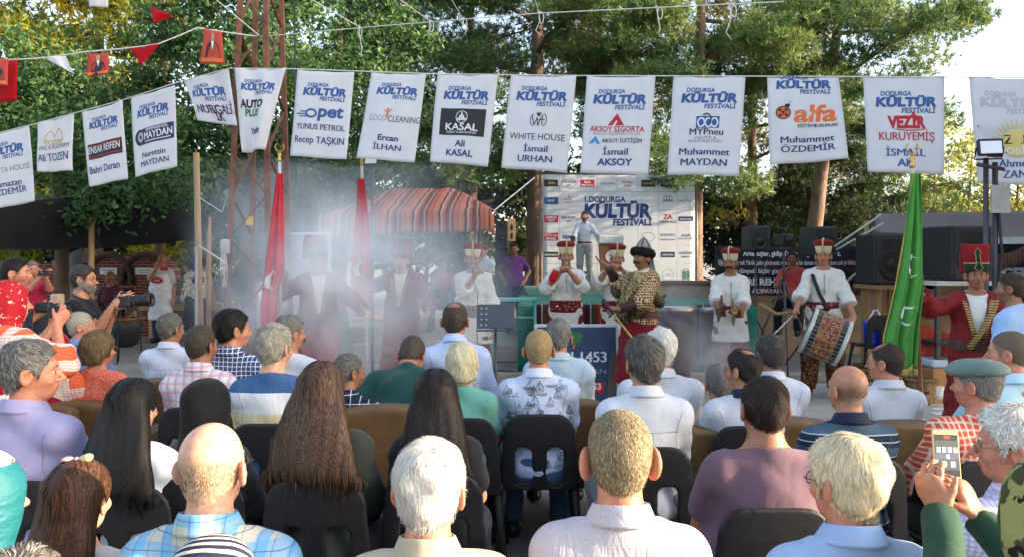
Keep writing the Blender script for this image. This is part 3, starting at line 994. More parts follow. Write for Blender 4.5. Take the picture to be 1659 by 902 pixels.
    def trousers(s, mat, infl=.014, wide=0., top=.10, fold=.004, end=.97, name='trousers'):
        pr = [ellp(s.hip + [0, -.015, .03], (.165 * s.g, .125 * s.g, .13), .05)]
        q = .8 + .2 * s.g
        for d in (-1, 1):
            h0 = s.hip + [d * .095 * (.8 + .2 * s.g), 0, 0]
            e = s.kn[d] + (s.an[d] - s.kn[d]) * end
            pr += [cone(h0, s.kn[d], .09 * q, (.064 + wide) * q, .04), cone(s.kn[d], e, (.062 + wide) * q, (.05 + wide * .6) * q, .03, cut=True)]
        tz = s.hip[2] + top
        return s.garment(name, pr, mat, infl, fold, lambda X, Y, Z: Z - tz + 0 * X, h=max(s.hh, .01))
    def shoes(s, mat, sole=None):
        for d in (-1, 1):
            f0 = s.an[d] + [0, -.045, -.035]; f1 = s.an[d] + [d * .02, .16, -.045]
            s.garment('shoe', [cone(f0, f1, .044, .038, .02), cone(s.an[d] + [0, -.01, .0], f0, .05, .045, .02)], mat, .006, 0, lambda X, Y, Z: np.maximum(.004 - Z, Z - s.an[d][2] - .02) + 0 * X, h=.01)
    def collar(s, mat, kind='fold', spread=1.):
        """folded shirt collar round the neck"""
        m = MB(); c = s.nb + s.Rt @ np.array([0, .0, .032]); n = s.neck * (1 - .12 * s.fem)
        def fn(u, v):
            a = math.pi / 2 + .28 + u * (2 * math.pi - .56)
            prof_r = np.interp(v, [0, .42, .55, 1], [.069, .0655, .0685, .089 * spread]); prof_z = np.interp(v, [0, .42, .55, 1], [-.012, .032, .034, -.014])
            fr = np.clip(np.sin(a), 0, 1) ** 3
            z = prof_z - .022 * np.sin(a) - fr * .012 * (v > .5) * v
            r = prof_r * n + fr * .012
            q = np.stack([r * np.cos(a), r * 1.02 * np.sin(a) + .004, z], -1)
            return q @ s.Rt.T + c
        m.grid(fn, 36, 14, mat, True, .003)
        return m.build('collar', getattr(s, 'last_shirt', s.root))
    def belt(s, mat, z=.10, h=.04, r=1., name='belt', infl=.02, tilt=0):
        pr = [p for p in s.torso]
        zc = s.hip[2] + z
        return s.garment(name, pr, mat, infl, .0, lambda X, Y, Z: np.abs(Z - zc - tilt * X) - h / 2, h=max(.007, min(s.hh, h / 4)))

def hand_prims(wr, d, n, side, curl=25, spread=0., thumb=.7, size=1.0):
    """palm, four unequal jointed fingers, thumb from the side; d along the hand, n out of the palm"""
    d = nrm(d); n = np.asarray(n, float); n = nrm(n - d * (n @ d)); a = np.cross(d, n) * side      # a points to the thumb side
    wr = np.asarray(wr, float); L = size; out = []
    pc = wr + d * .052 * L
    out.append(cone(wr + d * .015 * L, wr + d * .08 * L, .030 * L, .039 * L, .02, 'hand', (n, .42)))
    cur = R(curl)
    for i, (fl, off) in enumerate(((.92, 1.5), (1.0, .5), (.94, -.5), (.74, -1.5))):
        root = wr + d * (.088 - (.006 if i in (0, 3) else 0)) * L + a * off * .0205 * L
        dd = nrm(d + a * off * (.03 + spread * .12)); p = root - dd * .015
        ang = 0
        for j, (ln, r0, r1) in enumerate(((.043, .0098, .0088), (.028, .0088, .008), (.022, .008, .0065))):
            ang += cur * (.7 if j == 0 else 1)
            v = dd * math.cos(ang) + n * math.sin(ang)
            q = p + v * ln * fl * L * (1.35 if j == 0 else 1)
            out.append(cone(p, q, r0 * L, r1 * L, .004, 'hand')); p = q
    t0 = wr + d * .028 * L + a * .026 * L
    tv = nrm(d * .75 + a * thumb + n * .35)
    t1 = t0 + tv * .042 * L; t2 = t1 + nrm(tv + d * .5 + n * .25) * .032 * L
    out.append(cone(t0, t1, .014 * L, .0105 * L, .012, 'hand')); out.append(cone(t1, t2, .0105 * L, .008 * L, .004, 'hand'))
    return out

# ------------------------------------------------------------------ headgear and other wear
def _head_cloth(s, name, mat, prims_h, clip_h, extra=(), infl=0, fold=.003, h=None, label=None):
    """cloth made of head-frame ellipsoids (centre, radii) plus body-frame primitives, cut by a head-frame function"""
    pr = [ellp(s.fromh(c), np.array(r) * s.hs, .04, '', s.Rh) for c, r in prims_h] + list(extra)
    def clip(X, Y, Z):
        x, y, z = X - s.hc[0], Y - s.hc[1], Z - s.hc[2]; Q = s.Rh / s.hs
        return clip_h(x * Q[0, 0] + y * Q[1, 0] + z * Q[2, 0], x * Q[0, 1] + y * Q[1, 1] + z * Q[2, 1], x * Q[0, 2] + y * Q[1, 2] + z * Q[2, 2])
    return s.garment(name, pr, mat, infl, fold, clip, h=h or s.hf, label=label)
def headscarf(s, mat, drape=.16, full=.0, knot=False):
    T = s.Rt
    ex = [cone(s.fromh((0, -.02, -.04)), s.nb + T @ np.array([0, .0, .01]), .088, .082, .05),
          cone(s.nb + T @ np.array([0, -.02, .02]), s.nb + T @ np.array([0, -.06, -drape]), .09, .13 + full, .05, sq=(T @ np.array([0, 1., 0]), .62))]
    def cl(x, y, z):
        face = (np.sqrt((x / .062) ** 2 + ((z + .022) / .088) ** 2) - 1) * .06
        return np.maximum(-face * 1.0, -.2) * (y > .03) - .2 * (y <= .03)
    _head_cloth(s, 'headscarf', mat, [((0, -.012, .036), (.100, .114, .104)), ((0, .0, -.03), (.096, .090, .1))], cl, ex, 0, .0035)
def flat_cap(s, mat):
    def cl(x, y, z): return np.maximum(.045 - .25 * np.clip(y, -.1, .12) * .6 - z, -.2) + 0 * x
    _head_cloth(s, 'cap', mat, [((0, -.015, .075), (.104, .128, .052)), ((0, .045, .060), (.088, .105, .030))], cl, (), 0, .002)
def knit_cap(s, mat):
    _head_cloth(s, 'cap', mat, [((0, -.016, .04), (.09, .11, .098))], lambda x, y, z: .02 - z + .25 * y + 0 * x, (), 0, .001)
def turban_cap(s):
    """white wound band, red ribbed top, cream strap with gold thread over the front"""
    cr = cloth('cream turban cloth', rgb(214, 202, 168)); rd = cloth('dark red felt', rgb(122, 22, 26)); gd = pm('gold braid', rgb(150, 118, 62), .5, .3, 60, .6, 200)
    m = MB()
    prof = []
    for i in range(16):
        z = .030 + i * .0062; prof.append((.086 + .018 * i / 15 + .0035 * math.sin(i * 2.1), z))
    m.lathe(prof, cr, (0, -.012, 0), 28, None, .98, 1.16)
    m.xf(s.Hm()).build('hat_band', s.root)
    m = MB()
    m.lathe([(.096, .116), (.114, .132), (.124, .158), (.114, .184), (.070, .202), (.004, .206)], rd, (0, -.026, 0), 44, None, .98, 1.12, wob=lambda a, z: .05 * np.abs(np.sin(a * 6)) - .03)
    for a in (0, math.pi):
        q = []
        for r, z in ((.100, .040), (.104, .085), (.112, .118), (.126, .152), (.114, .188), (.06, .209)):
            q.append((math.sin(a) * r * .99, math.cos(a) * r * 1.13 - .014, z))
        m.tube(q, .022, cr, 8, flat=.3)
        if a == 0:
            for d in (-.013, .013): m.tube([(x + d, y + .005, z + .001) for x, y, z in q], .0028, gd, 5)
    m.xf(s.Hm()).build('hat_top', s.root)
def bork(s, band=rgb(26, 48, 40), felt=rgb(128, 20, 30)):
    """tall janissary cap: stiff band with a spearhead plaque, upright felt that folds down the back"""
    bm, fm, gd = cloth('cap band', band), cloth('cap felt', felt), pm('gold braid', rgb(170, 136, 70), .5, .3, 60, .6, 200)
    m = MB(); m.lathe([(.088, .030), (.098, .034), (.102, .085), (.100, .115)], bm, (0, -.012, 0), 28, None, 1, 1.14)
    m.lathe([(.1035, .104), (.1045, .110), (.1035, .116)], gd, (0, -.012, 0), 28, None, 1, 1.14, capt=False)
    m.xf(s.Hm()).build('hat_band', s.root)
    m = MB()
    def fn(u, v):
        t = v * .46
        z = np.where(t < .19, .10 + t, .29 - (t - .19) * 1.0); y = np.where(t < .19, .055 - t * .25, .005 - .09 * np.clip((t - .19) / .06, 0, 1) - .03 * np.clip((t - .25) / .3, 0, 1))
        z = np.where((t > .17) & (t < .23), .28 - np.abs(t - .20) * .3, z)
        w_ = .098 + .014 * np.clip(t / .19, 0, 1)
        return np.stack([(u - .5) * 2 * w_, y - 1.6 * (u - .5) ** 2 * .16, z], -1)
    m.grid(fn, 14, 34, fm, True, .012)
    m.xf(s.Hm()).build('hat_felt', s.root)
    m = MB()
    sp = [(-.022, .04), (-.03, .06), (0, .028), (.03, .06), (.022, .10), (.018, .20), (.028, .235), (.0, .275), (-.028, .235), (-.018, .20)]
    sp = [(0, .030), (.034, .064), (.018, .10), (.017, .18), (.027, .205), (0, .250), (-.027, .205), (-.017, .18), (-.018, .10), (-.034, .064)]
    def yy(z): return .109 if z < .115 else .072 - (z - .115) * .22
    v = [(x, yy(z) + .016, z) for x, z in sp] + [(x, yy(z) + .004, z) for x, z in sp]; n = len(sp)
    m.add(v, [tuple(range(n))[::-1], tuple(range(n, 2 * n))] + [(i, (i + 1) % n, n + (i + 1) % n, n + i) for i in range(n)], bm)
    lp = [(x, y + .001, z) for x, y, z in v[:n]]; m.tube(lp + [lp[0]], .0032, gd, 6)
    m.xf(s.Hm()).build('hat_plaque', s.root)
def surface_lines(s, obj, lines, mat, r=.0016, name='print', y0=-1., yd=1.):
    """fine drawing laid on a garment: (x, z) polylines cast onto it from behind"""
    m = MB()
    for ln in lines:
        q = []
        for (x, z) in ln:
            ok, loc, n, i = obj.ray_cast((x, y0, z), (0, yd, 0))
            if ok: q.append(np.array(loc) + np.array(n) * .0015)
        if len(q) > 1: m.tube(q, r, mat, 4, cap=False)
    if not m.nv: return
    o = m.build(name); o.data.polygons.foreach_set('material_index', np.ones(len(o.data.polygons), np.int32))
    bm = bmesh.new(); bm.from_mesh(obj.data); bm.from_mesh(o.data); obj.data.materials.append(mat); bm.to_mesh(obj.data); bm.free(); bpy.data.objects.remove(o)
def sash(s, mat, z=.07, h=.13, infl=.024): return s.belt(mat, z, h, name='sash', infl=infl)
for f in (headscarf, flat_cap, knit_cap, turban_cap, bork, sash, surface_lines): setattr(Person, f.__name__, f)
# ------------------------------------------------------------------ ground
def gmat(name, lo, hi, scale, joints=None, rough=.85):
    t = NT(name); t.set(rough, .25)
    n1, n2 = t.noise(scale, 6, .65), t.noise(scale * 14, 3, .7)
    c = t.mix(t.ramp(n1, .35, .65), lo, hi)
    c = t.mix(t.math('MULTIPLY', t.ramp(n2, .45, .75), .35), c, tuple(v * .55 for v in lo))
    h = t.math('ADD', n2, t.math('MULTIPLY', n1, .5))
    if joints:
        br = t.n('ShaderNodeTexBrick'); br.offset = .5
        br.inputs['Scale'].default_value = 1; br.inputs['Mortar Size'].default_value = .006
        br.inputs['Brick Width'].default_value = joints[0]; br.inputs['Row Height'].default_value = joints[1]
        br.inputs['Color1'].default_value = (1, 1, 1, 1); br.inputs['Color2'].default_value = (.8, .8, .8, 1); br.inputs['Mortar'].default_value = (.45, .43, .4, 1)
        t.l(t.coord(), br.inputs[0])
        c = t.mix(1.0, c, br.outputs['Color'], 'MULTIPLY')
    t.base(c); t.bump(h, .35, .01)
    return t.m
m = MB(); U = np.linspace(-1, 1, 25)
m.grid(lambda u, v: np.stack([(u - .5) * 600, -60 + v * 500, 0 * u], -1), 8, 8, gmat('worn asphalt', rgb(122, 118, 112), rgb(146, 142, 136), 1.3), False)
tag(m.build('ground'), None, None, kind='structure')
m = MB(); m.grid(lambda u, v: np.stack([-9 + u * 21, 7.6 + v * 3.3, .004 + 0 * u], -1), 4, 4, gmat('pale paving', rgb(176, 170, 160), rgb(196, 190, 180), 2.2, (.6, .4)), False)
tag(m.build('pavement'), None, None, kind='structure')
m = MB(); m.box((2.9, 10.95, .06), (8.6, .18, .12), pm('kerb stone', rgb(160, 152, 142), .8, .2, 5, .3, 60), bev=.015)
tag(m.build('kerb'), None, None, kind='structure')
m = MB(); m.box((6.4, 9.6, -.0), (.1, .1, .004), pm('road paint', rgb(222, 220, 214), .7, .1, 8))
m = MB()
for i in range(5): m.box((5.0 + .12 * i, 8.35 + i * .28, .0075), (1.1, .13, .004), pm('road paint', rgb(222, 220, 214), .7, .12, 8, .2))
tag(m.build('road_marking'), None, None, kind='structure')
m = MB(); m.box((-.9, 16.2, .15), (3.4, 6.4, .30), gmat('raised paving', rgb(150, 142, 134), rgb(166, 158, 150), 2), bev=.02)
tag(m.build('raised_pavement'), None, None, kind='structure')

# ------------------------------------------------------------------ trees
def leaf_faces(c, n, size, asp, up=.35, tri=False):
    """one folded-rhomb leaf per centre; c (N, 3) with preferred normals n"""
    N = len(c)
    n = n + rng.normal(0, .6, (N, 3)); n[:, 2] += up; n /= np.linalg.norm(n, axis=1)[:, None]
    a = rng.normal(0, 1, (N, 3)); a -= n * np.sum(a * n, 1)[:, None]; a /= np.linalg.norm(a, axis=1)[:, None]
    b = np.cross(n, a)
    sz = (size * (.6 + .8 * rng.random(N)))[:, None]
    V = np.stack([c - a * sz * .5, c + b * sz * asp * .5 - n * sz * .08, c + a * sz * .5, c - b * sz * asp * .5 - n * sz * .08], 1).reshape(-1, 3)
    return V, np.arange(N * 4).reshape(N, 4)
LEAF = {}
def leafmat(name, transl=.4):
    if name not in LEAF:
        LEAF[name] = colattr(name, .55, .25, transl=transl)
    return LEAF[name]
def limbs(m, mat_, base, top, r0, nl, reach, zlo, zhi, up=.35, seed=0, sub=3, lean=0):
    """trunk with tapered limbs; returns limb tips and points along them"""
    rs = np.random.default_rng(seed)
    base, top = np.array(base, float), np.array(top, float); H = top - base
    n = 9; t = np.linspace(0, 1, n)
    tr = base + t[:, None] * H + np.stack([np.sin(t * 5 + seed) * .12 * t, np.cos(t * 4 + seed) * .12 * t, 0 * t], 1)
    m.tube(tr, r0 * (1 - .8 * t) * (1 + .25 * np.exp(-t * 22)), mat_, 10)
    tips = []
    for i in range(nl):
        z = zlo + (zhi - zlo) * (i + rs.random() * .7) / nl
        k = np.clip((z - base[2]) / H[2], 0, .98); p = np.array([np.interp(k, t, tr[:, j]) for j in range(3)])
        a = i * 2.4 + rs.random() * .8; L = reach * (1 - .45 * k) * (.7 + .5 * rs.random())
        d = np.array([math.cos(a), math.sin(a), up * (.5 + rs.random())]); d /= np.linalg.norm(d)
        q = [p + d * L * s + np.array([0, 0, .10 * L * s * s]) + rs.normal(0, .03 * L, 3) * (s > 0) for s in (0, .3, .6, 1)]
        rr = r0 * (1 - .8 * k) * .5
        m.tube(q, [rr, rr * .7, rr * .45, rr * .15], mat_, 6)
        for s in (.45, .7, 1.): tips.append(q[0] * (1 - s) + (q[-1]) * s)
        for j in range(sub):
            s = .35 + .6 * rs.random(); b0 = np.array(q[0]) * (1 - s) + np.array(q[-1]) * s
            dd = nrm(d + rs.normal(0, .7, 3)); b1 = b0 + dd * L * .4
            m.tube([b0, (b0 + b1) / 2 + rs.normal(0, .04, 3), b1], [rr * .35, rr * .25, rr * .08], mat_, 5); tips += [b1, (b0 + b1) / 2]
    return np.array(tips)
def crown_cols(c, pal, clump):
    pal = np.array([rgb(p) for p in pal])
    k = (clump * 7919 % 97) / 97.
    w = np.clip(k * .6 + rng.random(len(c)) * .5, 0, .999) * (len(pal) - 1)
    i = w.astype(int); f = (w - i)[:, None]
    return np.clip((pal[i] * (1 - f) + pal[np.minimum(i + 1, len(pal) - 1)] * f) * (.8 + .4 * rng.random((len(c), 1))), 0, 1)
def broadleaf(name, label, base, h, r0, reach, zlo, zhi, pal, nleaf, size, rc, bark=(92, 76, 62), nl=14, up=.3, seed=1, asp=.5, extra=None, group=None, flat=.8, cat='tree'):
    root = empty(name, base, label, cat, 0, group)
    m = MB(); bm = pm('tree bark', rgb(bark), .9, .35, 9, .9, 30, bdist=.02, stretch=(1, 1, .25))
    tips = limbs(m, bm, (0, 0, 0), (.2, .1, h * .9), r0, nl, reach, zlo, zhi, up, seed)
    m.build('trunk', root)
    if extra is not None: tips = np.concatenate([tips, np.array(extra) - np.array(base)])
    rs = np.random.default_rng(seed)
    cl = rs.integers(0, len(tips), nleaf)
    off = rs.normal(0, 1, (nleaf, 3)); off /= np.linalg.norm(off, axis=1)[:, None] + 1e-9
    off *= rc * (rs.random((nleaf, 1)) ** .5) * (.6 + .7 * ((cl * 31 % 17) / 17.))[:, None]; off[:, 2] *= flat
    c = tips[cl] + off
    V, Q = leaf_faces(c, off / rc, size, asp)
    quad_mesh('crown', V, Q, [leafmat('leaf')], root, np.repeat(crown_cols(c, pal, cl), 4, axis=0), smooth=False)
    return root
def pine(name, label, base, h, r0, reach, zlo, zhi, pal, ntuft, seed=1, bark=(106, 86, 74), rc=.62, nl=16, blade=.23, up=.15, nb=10, width=.024, extra=None, group=None, lean=(.2, 0)):
    root = empty(name, base, label, 'tree', 0, group)
    m = MB(); bm = pm('pine bark', rgb(bark), .9, .45, 7, 1., 22, bdist=.03, stretch=(1, 1, .3))
    tips = limbs(m, bm, (0, 0, 0), (lean[0], lean[1], h), r0, nl, reach, zlo, zhi, up, seed, 4)
    m.build('trunk', root)
    if extra is not None: tips = np.concatenate([tips, np.array(extra) - np.array(base)])
    rs = np.random.default_rng(seed)
    cl = rs.integers(0, len(tips), ntuft)
    o = rs.normal(0, 1, (ntuft, 3)); o /= np.linalg.norm(o, axis=1)[:, None]; o *= rc * rs.random((ntuft, 1)) ** .45; o[:, 2] *= .55
    c = tips[cl] + o
    ax = o / rc * .8 + rs.normal(0, .5, (ntuft, 3)); ax[:, 2] += .45; ax /= np.linalg.norm(ax, axis=1)[:, None]
    d = ax[:, None] * .75 + rs.normal(0, .5, (ntuft, nb, 3)); d /= np.linalg.norm(d, axis=2)[..., None]
    L = blade * (.6 + .7 * rs.random((ntuft, nb, 1)))
    s = np.cross(d, rs.normal(0, 1, (ntuft, nb, 3))); s /= np.linalg.norm(s, axis=2)[..., None] + 1e-9
    c0 = c[:, None] + np.zeros_like(d)
    V = np.stack([c0 - s * width * .5, c0 + s * width * .5, c0 + d * L], 2).reshape(-1, 3)
    Q = np.arange(len(V)).reshape(-1, 3)
    col = np.repeat(crown_cols(c, pal, cl), nb * 3, axis=0)
    quad_mesh('crown', V, Q, [leafmat('needles', .3)], root, col, smooth=False)
    return root
def pts(lst, Y, dY=1.0, n=5, s=.5):
    """crown clumps hung at given heights: list of (px, py, spread) for a distance Y"""
    out = []
    for px, py, sp in lst:
        for _ in range(n):
            y = Y + rng.normal(0, dY * .5); out.append(P(px, py, y) + rng.normal(0, s * sp, 3) * [1, .6, .6])
    return out
PINE = [(50, 70, 42), (80, 106, 62), (108, 134, 78), (142, 150, 92)]
PINE_SUN = [(52, 66, 30), (92, 98, 44), (132, 124, 52), (158, 136, 60)]  # warm sunlight on pine needles is painted in as yellow
LOC = [(34, 58, 34), (52, 84, 46), (74, 108, 62), (110, 136, 88)]
DRK = [(26, 36, 22), (36, 52, 30), (54, 72, 42), (74, 90, 54)]
YEL_SUN = [(70, 92, 34), (110, 124, 42), (160, 156, 52), (196, 176, 64)]  # evening sun on the conifer is painted into this palette

def place_trees():
    # two old pines whose trunks frame the stage backdrop
    b = P(866, 422, 21.5); b[2] = 0
    pine('pine_tree', 'tall pine with a forked reddish trunk just left of the white stage backdrop', b, 13.5, .30, 4.2, 6.2, 13, PINE, 17000, 3, extra=pts([(700, 60, 1.6), (640, 130, 1.2), (760, 190, 1.4), (690, 230, 1.2), (800, 110, 1.2), (980, 210, .8), (830, 250, 1.0), (620, 30, 1.4), (740, 260, .9)], 20.8, 1.6, 5))
    m = MB(); bm = pm('pine bark', rgb(124, 92, 74), .9, .45, 7, 1., 22, bdist=.03, stretch=(1, 1, .3))
    b = P(1124, 422, 21.2); b[2] = 0
    pine('pine_tree', 'pine with a straight rusty trunk standing at the right edge of the stage backdrop', b, 13, .24, 4.4, 6., 12.5, PINE, 14000, 5, extra=pts([(1080, 60, 1.4), (1150, 110, 1.4), (1060, 230, .8), (1080, 290, .5), (1210, 60, 1.4), (1120, 170, 1.0), (1180, 280, 1.0), (1250, 40, 1.0), (1040, 130, .6)], 20.6, 1.6, 5))
    b = P(1300, 422, 23); b[2] = 0
    pine('pine_tree', 'leaning pine whose dark limbs reach right over the ladybird banner', b, 12.5, .26, 4.0, 6.2, 12, PINE, 12000, 8, lean=(1.6, 0), extra=pts([(1420, 60, 1.3), (1470, 110, 1.3), (1530, 30, 1.0), (1440, 190, 1.3), (1500, 190, .8), (1380, 150, 1.2), (1560, 20, .6), (1400, 10, 1.2), (1330, 120, .9), (1470, 220, .5), (1330, 190, 1.0)], 21.5, 1.4, 6))
    b = P(985, 422, 27); b[2] = 0
    pine('pine_tree', 'thinner pine behind the backdrop with sunlight painted into its yellowish needles', b, 14, .22, 3.2, 7, 13.5, PINE_SUN, 3200, 11, group=None)
    b = P(1010, 422, 34); b[2] = 0
    pine('pine_tree', 'slim pine with an orange trunk between the two pines of the backdrop', b, 15, .22, 2.8, 8, 14.5, PINE_SUN, 2600, 12)
    b = P(760, 422, 27); b[2] = 0
    pine('pine_tree', 'dark pine standing behind the striped kilim awning', b, 13, .26, 4.6, 3.2, 12, DRK, 7500, 13)
    b = P(1215, 422, 28); b[2] = 0
    pine('pine_tree', 'yellowish pine rising behind the two loudspeakers on stands', b, 12, .24, 3.8, 4.2, 11, PINE_SUN, 3600, 14, extra=pts([(1190, 310, 1.0), (1240, 290, 1.0), (1165, 345, .7)], 27, 1.2, 5))
    b = P(1330, 422, 27); b[2] = 0
    pine('cedar_tree', 'dark bushy cedar behind the black lettered banner', b, 6.2, .24, 2.7, 1.0, 6.0, DRK, 6500, 15, nl=20)
    b = P(1420, 422, 31); b[2] = 0
    pine('cedar_tree', 'spreading green cedar behind the big black loudspeaker', b, 6.6, .24, 3.4, 1.4, 6.2, PINE, 4200, 16, nl=18, group=None)
    b = P(590, 422, 24); b[2] = 0
    pine('cedar_tree', 'blackish cedar behind the smoke and the second red flag', b, 9, .26, 3.4, 1.2, 8.6, DRK, 7500, 17, nl=22)
    # thin trees against the bright sky on the right
    for px, Y, hh, sd, lb in ((1512, 30, 7.2, 21, 'sparse young tree behind the green flag, leaves coloured as if backlit'), (1568, 34, 7.6, 22, 'thin airy tree against the white sky between flag and floodlight'), (1640, 28, 5.2, 23, 'low leafy tree over the dark tent beside the floodlight pole'), (1470, 36, 6.8, 24, 'pale young tree far behind the tent, left of the green flag')):
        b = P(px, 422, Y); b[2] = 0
        broadleaf('young_tree', lb, b, hh, .12, 1.5, 2.2, hh * .95, [(92, 104, 44), (132, 140, 64), (166, 166, 86), (190, 180, 104)], 2300, .17, .55, (104, 86, 68), 14, .5, sd)  # backlit brightness of the leaves is painted into these yellow greens
    # big leafy trees on the left
    b = P(395, 422, 15.5); b[2] = 0
    broadleaf('leafy_tree', 'big broadleaf tree with dense green leaves behind the lattice mast', b, 8.6, .20, 2.3, 2.6, 8.2, LOC, 36000, .115, .62, nl=20, seed=31, extra=pts([(330, 200, .9), (280, 250, .8), (400, 60, 1.1), (520, 50, 1.1), (480, 150, 1.0), (560, 110, 1.0), (600, 180, .7), (420, 230, .9), (500, 260, .8), (350, 300, .6)], 14.6, 1.2, 6))
    b = P(545, 422, 17); b[2] = 0
    broadleaf('leafy_tree', 'fresh green leafy tree between the two red flags', b, 8.8, .18, 2.3, 2.2, 8.4, LOC, 20000, .125, .58, nl=18, seed=32, extra=pts([(520, 320, .7), (560, 270, .7), (600, 240, .6), (480, 290, .6)], 16.4, 1., 6))
    b = P(95, 422, 14.2); b[2] = 0
    broadleaf('leafy_tree', 'low spreading tree whose leaves hang over the black canopy', b, 5.0, .16, 2.6, 2.7, 4.8, LOC, 19000, .11, .5, nl=16, seed=33, extra=pts([(150, 215, .7), (40, 190, .7), (220, 260, .7), (190, 325, .22), (250, 285, .4), (300, 285, .4), (130, 345, .15), (60, 240, .6), (270, 210, .6), (110, 290, .6)], 12.6, .8, 7))
    b = P(150, 422, 22); b[2] = 0
    pine('conifer', 'tall conifer at the left with sunlight painted into its yellow green sprays', b, 13.5, .30, 3.6, 1.5, 13.2, YEL_SUN, 9500, 41, nl=26, blade=.26, width=.05, rc=.8, up=-.05, nb=7)
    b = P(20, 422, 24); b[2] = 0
    pine('conifer', 'conifer at the left edge of the picture, evening sun painted in as golden yellow', b, 14, .3, 3.2, 3, 13.8, [(100, 104, 36), (160, 150, 46), (204, 182, 60), (220, 190, 80)], 5200, 42, nl=22, blade=.26, width=.05, rc=.8, up=0, nb=7)  # golden tones carry the evening sunlight painted onto this conifer
    b = P(255, 422, 19); b[2] = 0
    broadleaf('leafy_tree', 'sparse tree with fine twigs against the sky above the portrait pennants', b, 10.2, .14, 2.4, 4.4, 10, LOC, 1300, .15, .6, nl=16, seed=43)
    # dark belt of planting that closes the view behind the stalls
    k = 0
    for px, Y, hh, lb in ((-40, 25, 4.6, 'dark shrub behind the red shirted photographer'), (90, 26, 4.4, 'dark shrub behind the brick ovens, left of the arches'), (230, 25, 4.2, 'dark shrub right behind the twin brick arches'), (330, 26, 4.4, 'dark shrub behind the women at the food table'), (440, 27, 4.2, 'dark shrub behind the lattice mast'),
                          (690, 30, 4.8, 'dark shrub under the striped awning'), (830, 29, 5.0, 'dark shrub beside the forked pine trunk'), (1160, 30, 4.0, 'dark shrub under the yellowish pine'), (1270, 31, 4.0, 'dark shrub right of the left loudspeaker'), (1390, 30, 3.6, 'dark shrub left of the dark tent'), (1500, 36, 4.0, 'dark shrub behind the dark tent roof'), (1600, 36, 4.2, 'dark shrub behind the floodlight pole'), (960, 32, 5.2, 'dark shrub hidden mostly by the stage backdrop')):
        b = P(px, 422, Y); b[2] = 0; k += 1
        broadleaf('shrub', lb, b, hh, .1, 2.4, .5, hh, DRK, 3600, .30, .9, nl=14, seed=60 + k, up=.35, cat='shrub')
    # trees to the right of the square, outside the picture: they keep the square in evening shade
    for x, y, hh, sd, lb in ((11.0, 3.6, 8.5, 70, 'shade tree right of the nearest rows of chairs'), (13, 10.8, 9, 71, 'broad shade tree on the right side of the square'), (12.5, 6.9, 9, 72, 'shade tree right of the front rows of chairs'), (15.5, 14.5, 9.5, 73, 'shade tree behind the right hand tent'), (16.5, 6, 10, 74, 'tall shade tree in the second row right of the square'), (19, 11, 10, 75, 'tall shade tree behind the broad one on the right')):
        broadleaf('shade_tree', lb, (x, y, 0), hh, .25, 3.0, 1.6, hh, LOC, 9500, .5, .95, nl=22, seed=sd)
place_trees()
# ------------------------------------------------------------------ hair and cloth palettes
GREY = ((122, 118, 112), (150, 146, 140), (92, 88, 84)); WHITE = ((216, 212, 204), (190, 186, 178), (234, 230, 222)); SALT = ((74, 70, 66), (112, 108, 102), (146, 142, 136), (56, 52, 50))
BLACK = ((28, 24, 22), (40, 34, 30), (20, 18, 16)); BROWN = ((58, 42, 30), (78, 56, 40), (44, 32, 24)); BLOND = ((168, 140, 98), (140, 114, 78), (196, 170, 124)); PALE = ((222, 206, 172), (200, 184, 150), (236, 224, 196))
W_ = lambda: cloth('white cotton', rgb(186, 190, 198))
def hr(pal, n=1600, **k): return Hair(pal=pal, n=n, **k)
DARKTR = cloth('dark trousers', rgb(44, 44, 50)); GREYTR = cloth('grey trousers', rgb(104, 104, 106)); JEANS = cloth('blue denim', rgb(70, 92, 124))
BLKSHOE = pm('black shoe leather', (.02, .02, .02), .4, .2)
SEATS = []
def seated(px, top, Y, label, short, seat='black', **k):
    kw = dict(lean=-6, h=.010, hf=.0065); kw.update(k)
    tr = kw.pop('tr', DARKTR)
    p = Person(px, top, Y, label, **kw)
    p.trousers(tr); p.shoes(BLKSHOE)
    if seat: SEATS.append((p, short, seat))
    return p
FG = dict(h=.008, hf=.0048)

# ------------------------------------------------------------------ nearest row
p = seated(345, 683, 1.94, 'bald man with a fringe of grey stubble in a blue and cream plaid shirt', 'the bald man in plaid', yaw=6, skin='fair', girth=1.12, hair=hr(((176, 152, 128), (196, 176, 154), (150, 126, 104)), 5000, bald='horseshoe', thick=.002, L=.006, w=.0008, low=.01), **FG)
mt = plaid('blue cream plaid', rgb(188, 186, 172), [('X', .075, .1, .42, rgb(96, 160, 206), .75), ('Z', .08, .2, .4, rgb(96, 160, 206), .65), ('X', .0375, .05, .05, rgb(40, 70, 110), .6), ('Z', .04, .1, .06, rgb(40, 70, 110), .6)])
p.shirt(mt, 'long'); p.collar(mt); p.glasses()
p = seated(697, 720, 1.88, 'white haired man with tousled hair in a beige polo shirt', 'the white haired man in beige polo', yaw=10, pitch=-4, skin='ruddy', girth=1.18, hair=hr(WHITE, 17000, thick=.015, L=.030, w=.0014, mess=.28), **FG)
mt = cloth('beige pique', rgb(168, 158, 136)); p.shirt(mt); p.collar(mt)
EAR[0] = 1.28
p = seated(1003, 667, 1.95, 'man with cropped sandy grey hair and sticking out ears in a white polo shirt', 'the cropped man in white polo', yaw=0, skin='ruddy', girth=1.05, hair=hr(((150, 132, 100), (122, 108, 84), (172, 156, 124), (104, 92, 74)), 10000, thick=.007, L=.012, w=.0016, mess=.35), **FG)
t = NT('pale dotted pique'); t.set(.85, .2); vo = t.n('ShaderNodeTexVoronoi'); vo.inputs['Scale'].default_value = 110; vo.inputs['Randomness'].default_value = 0; t.l(t.coord(), vo.inputs[0])
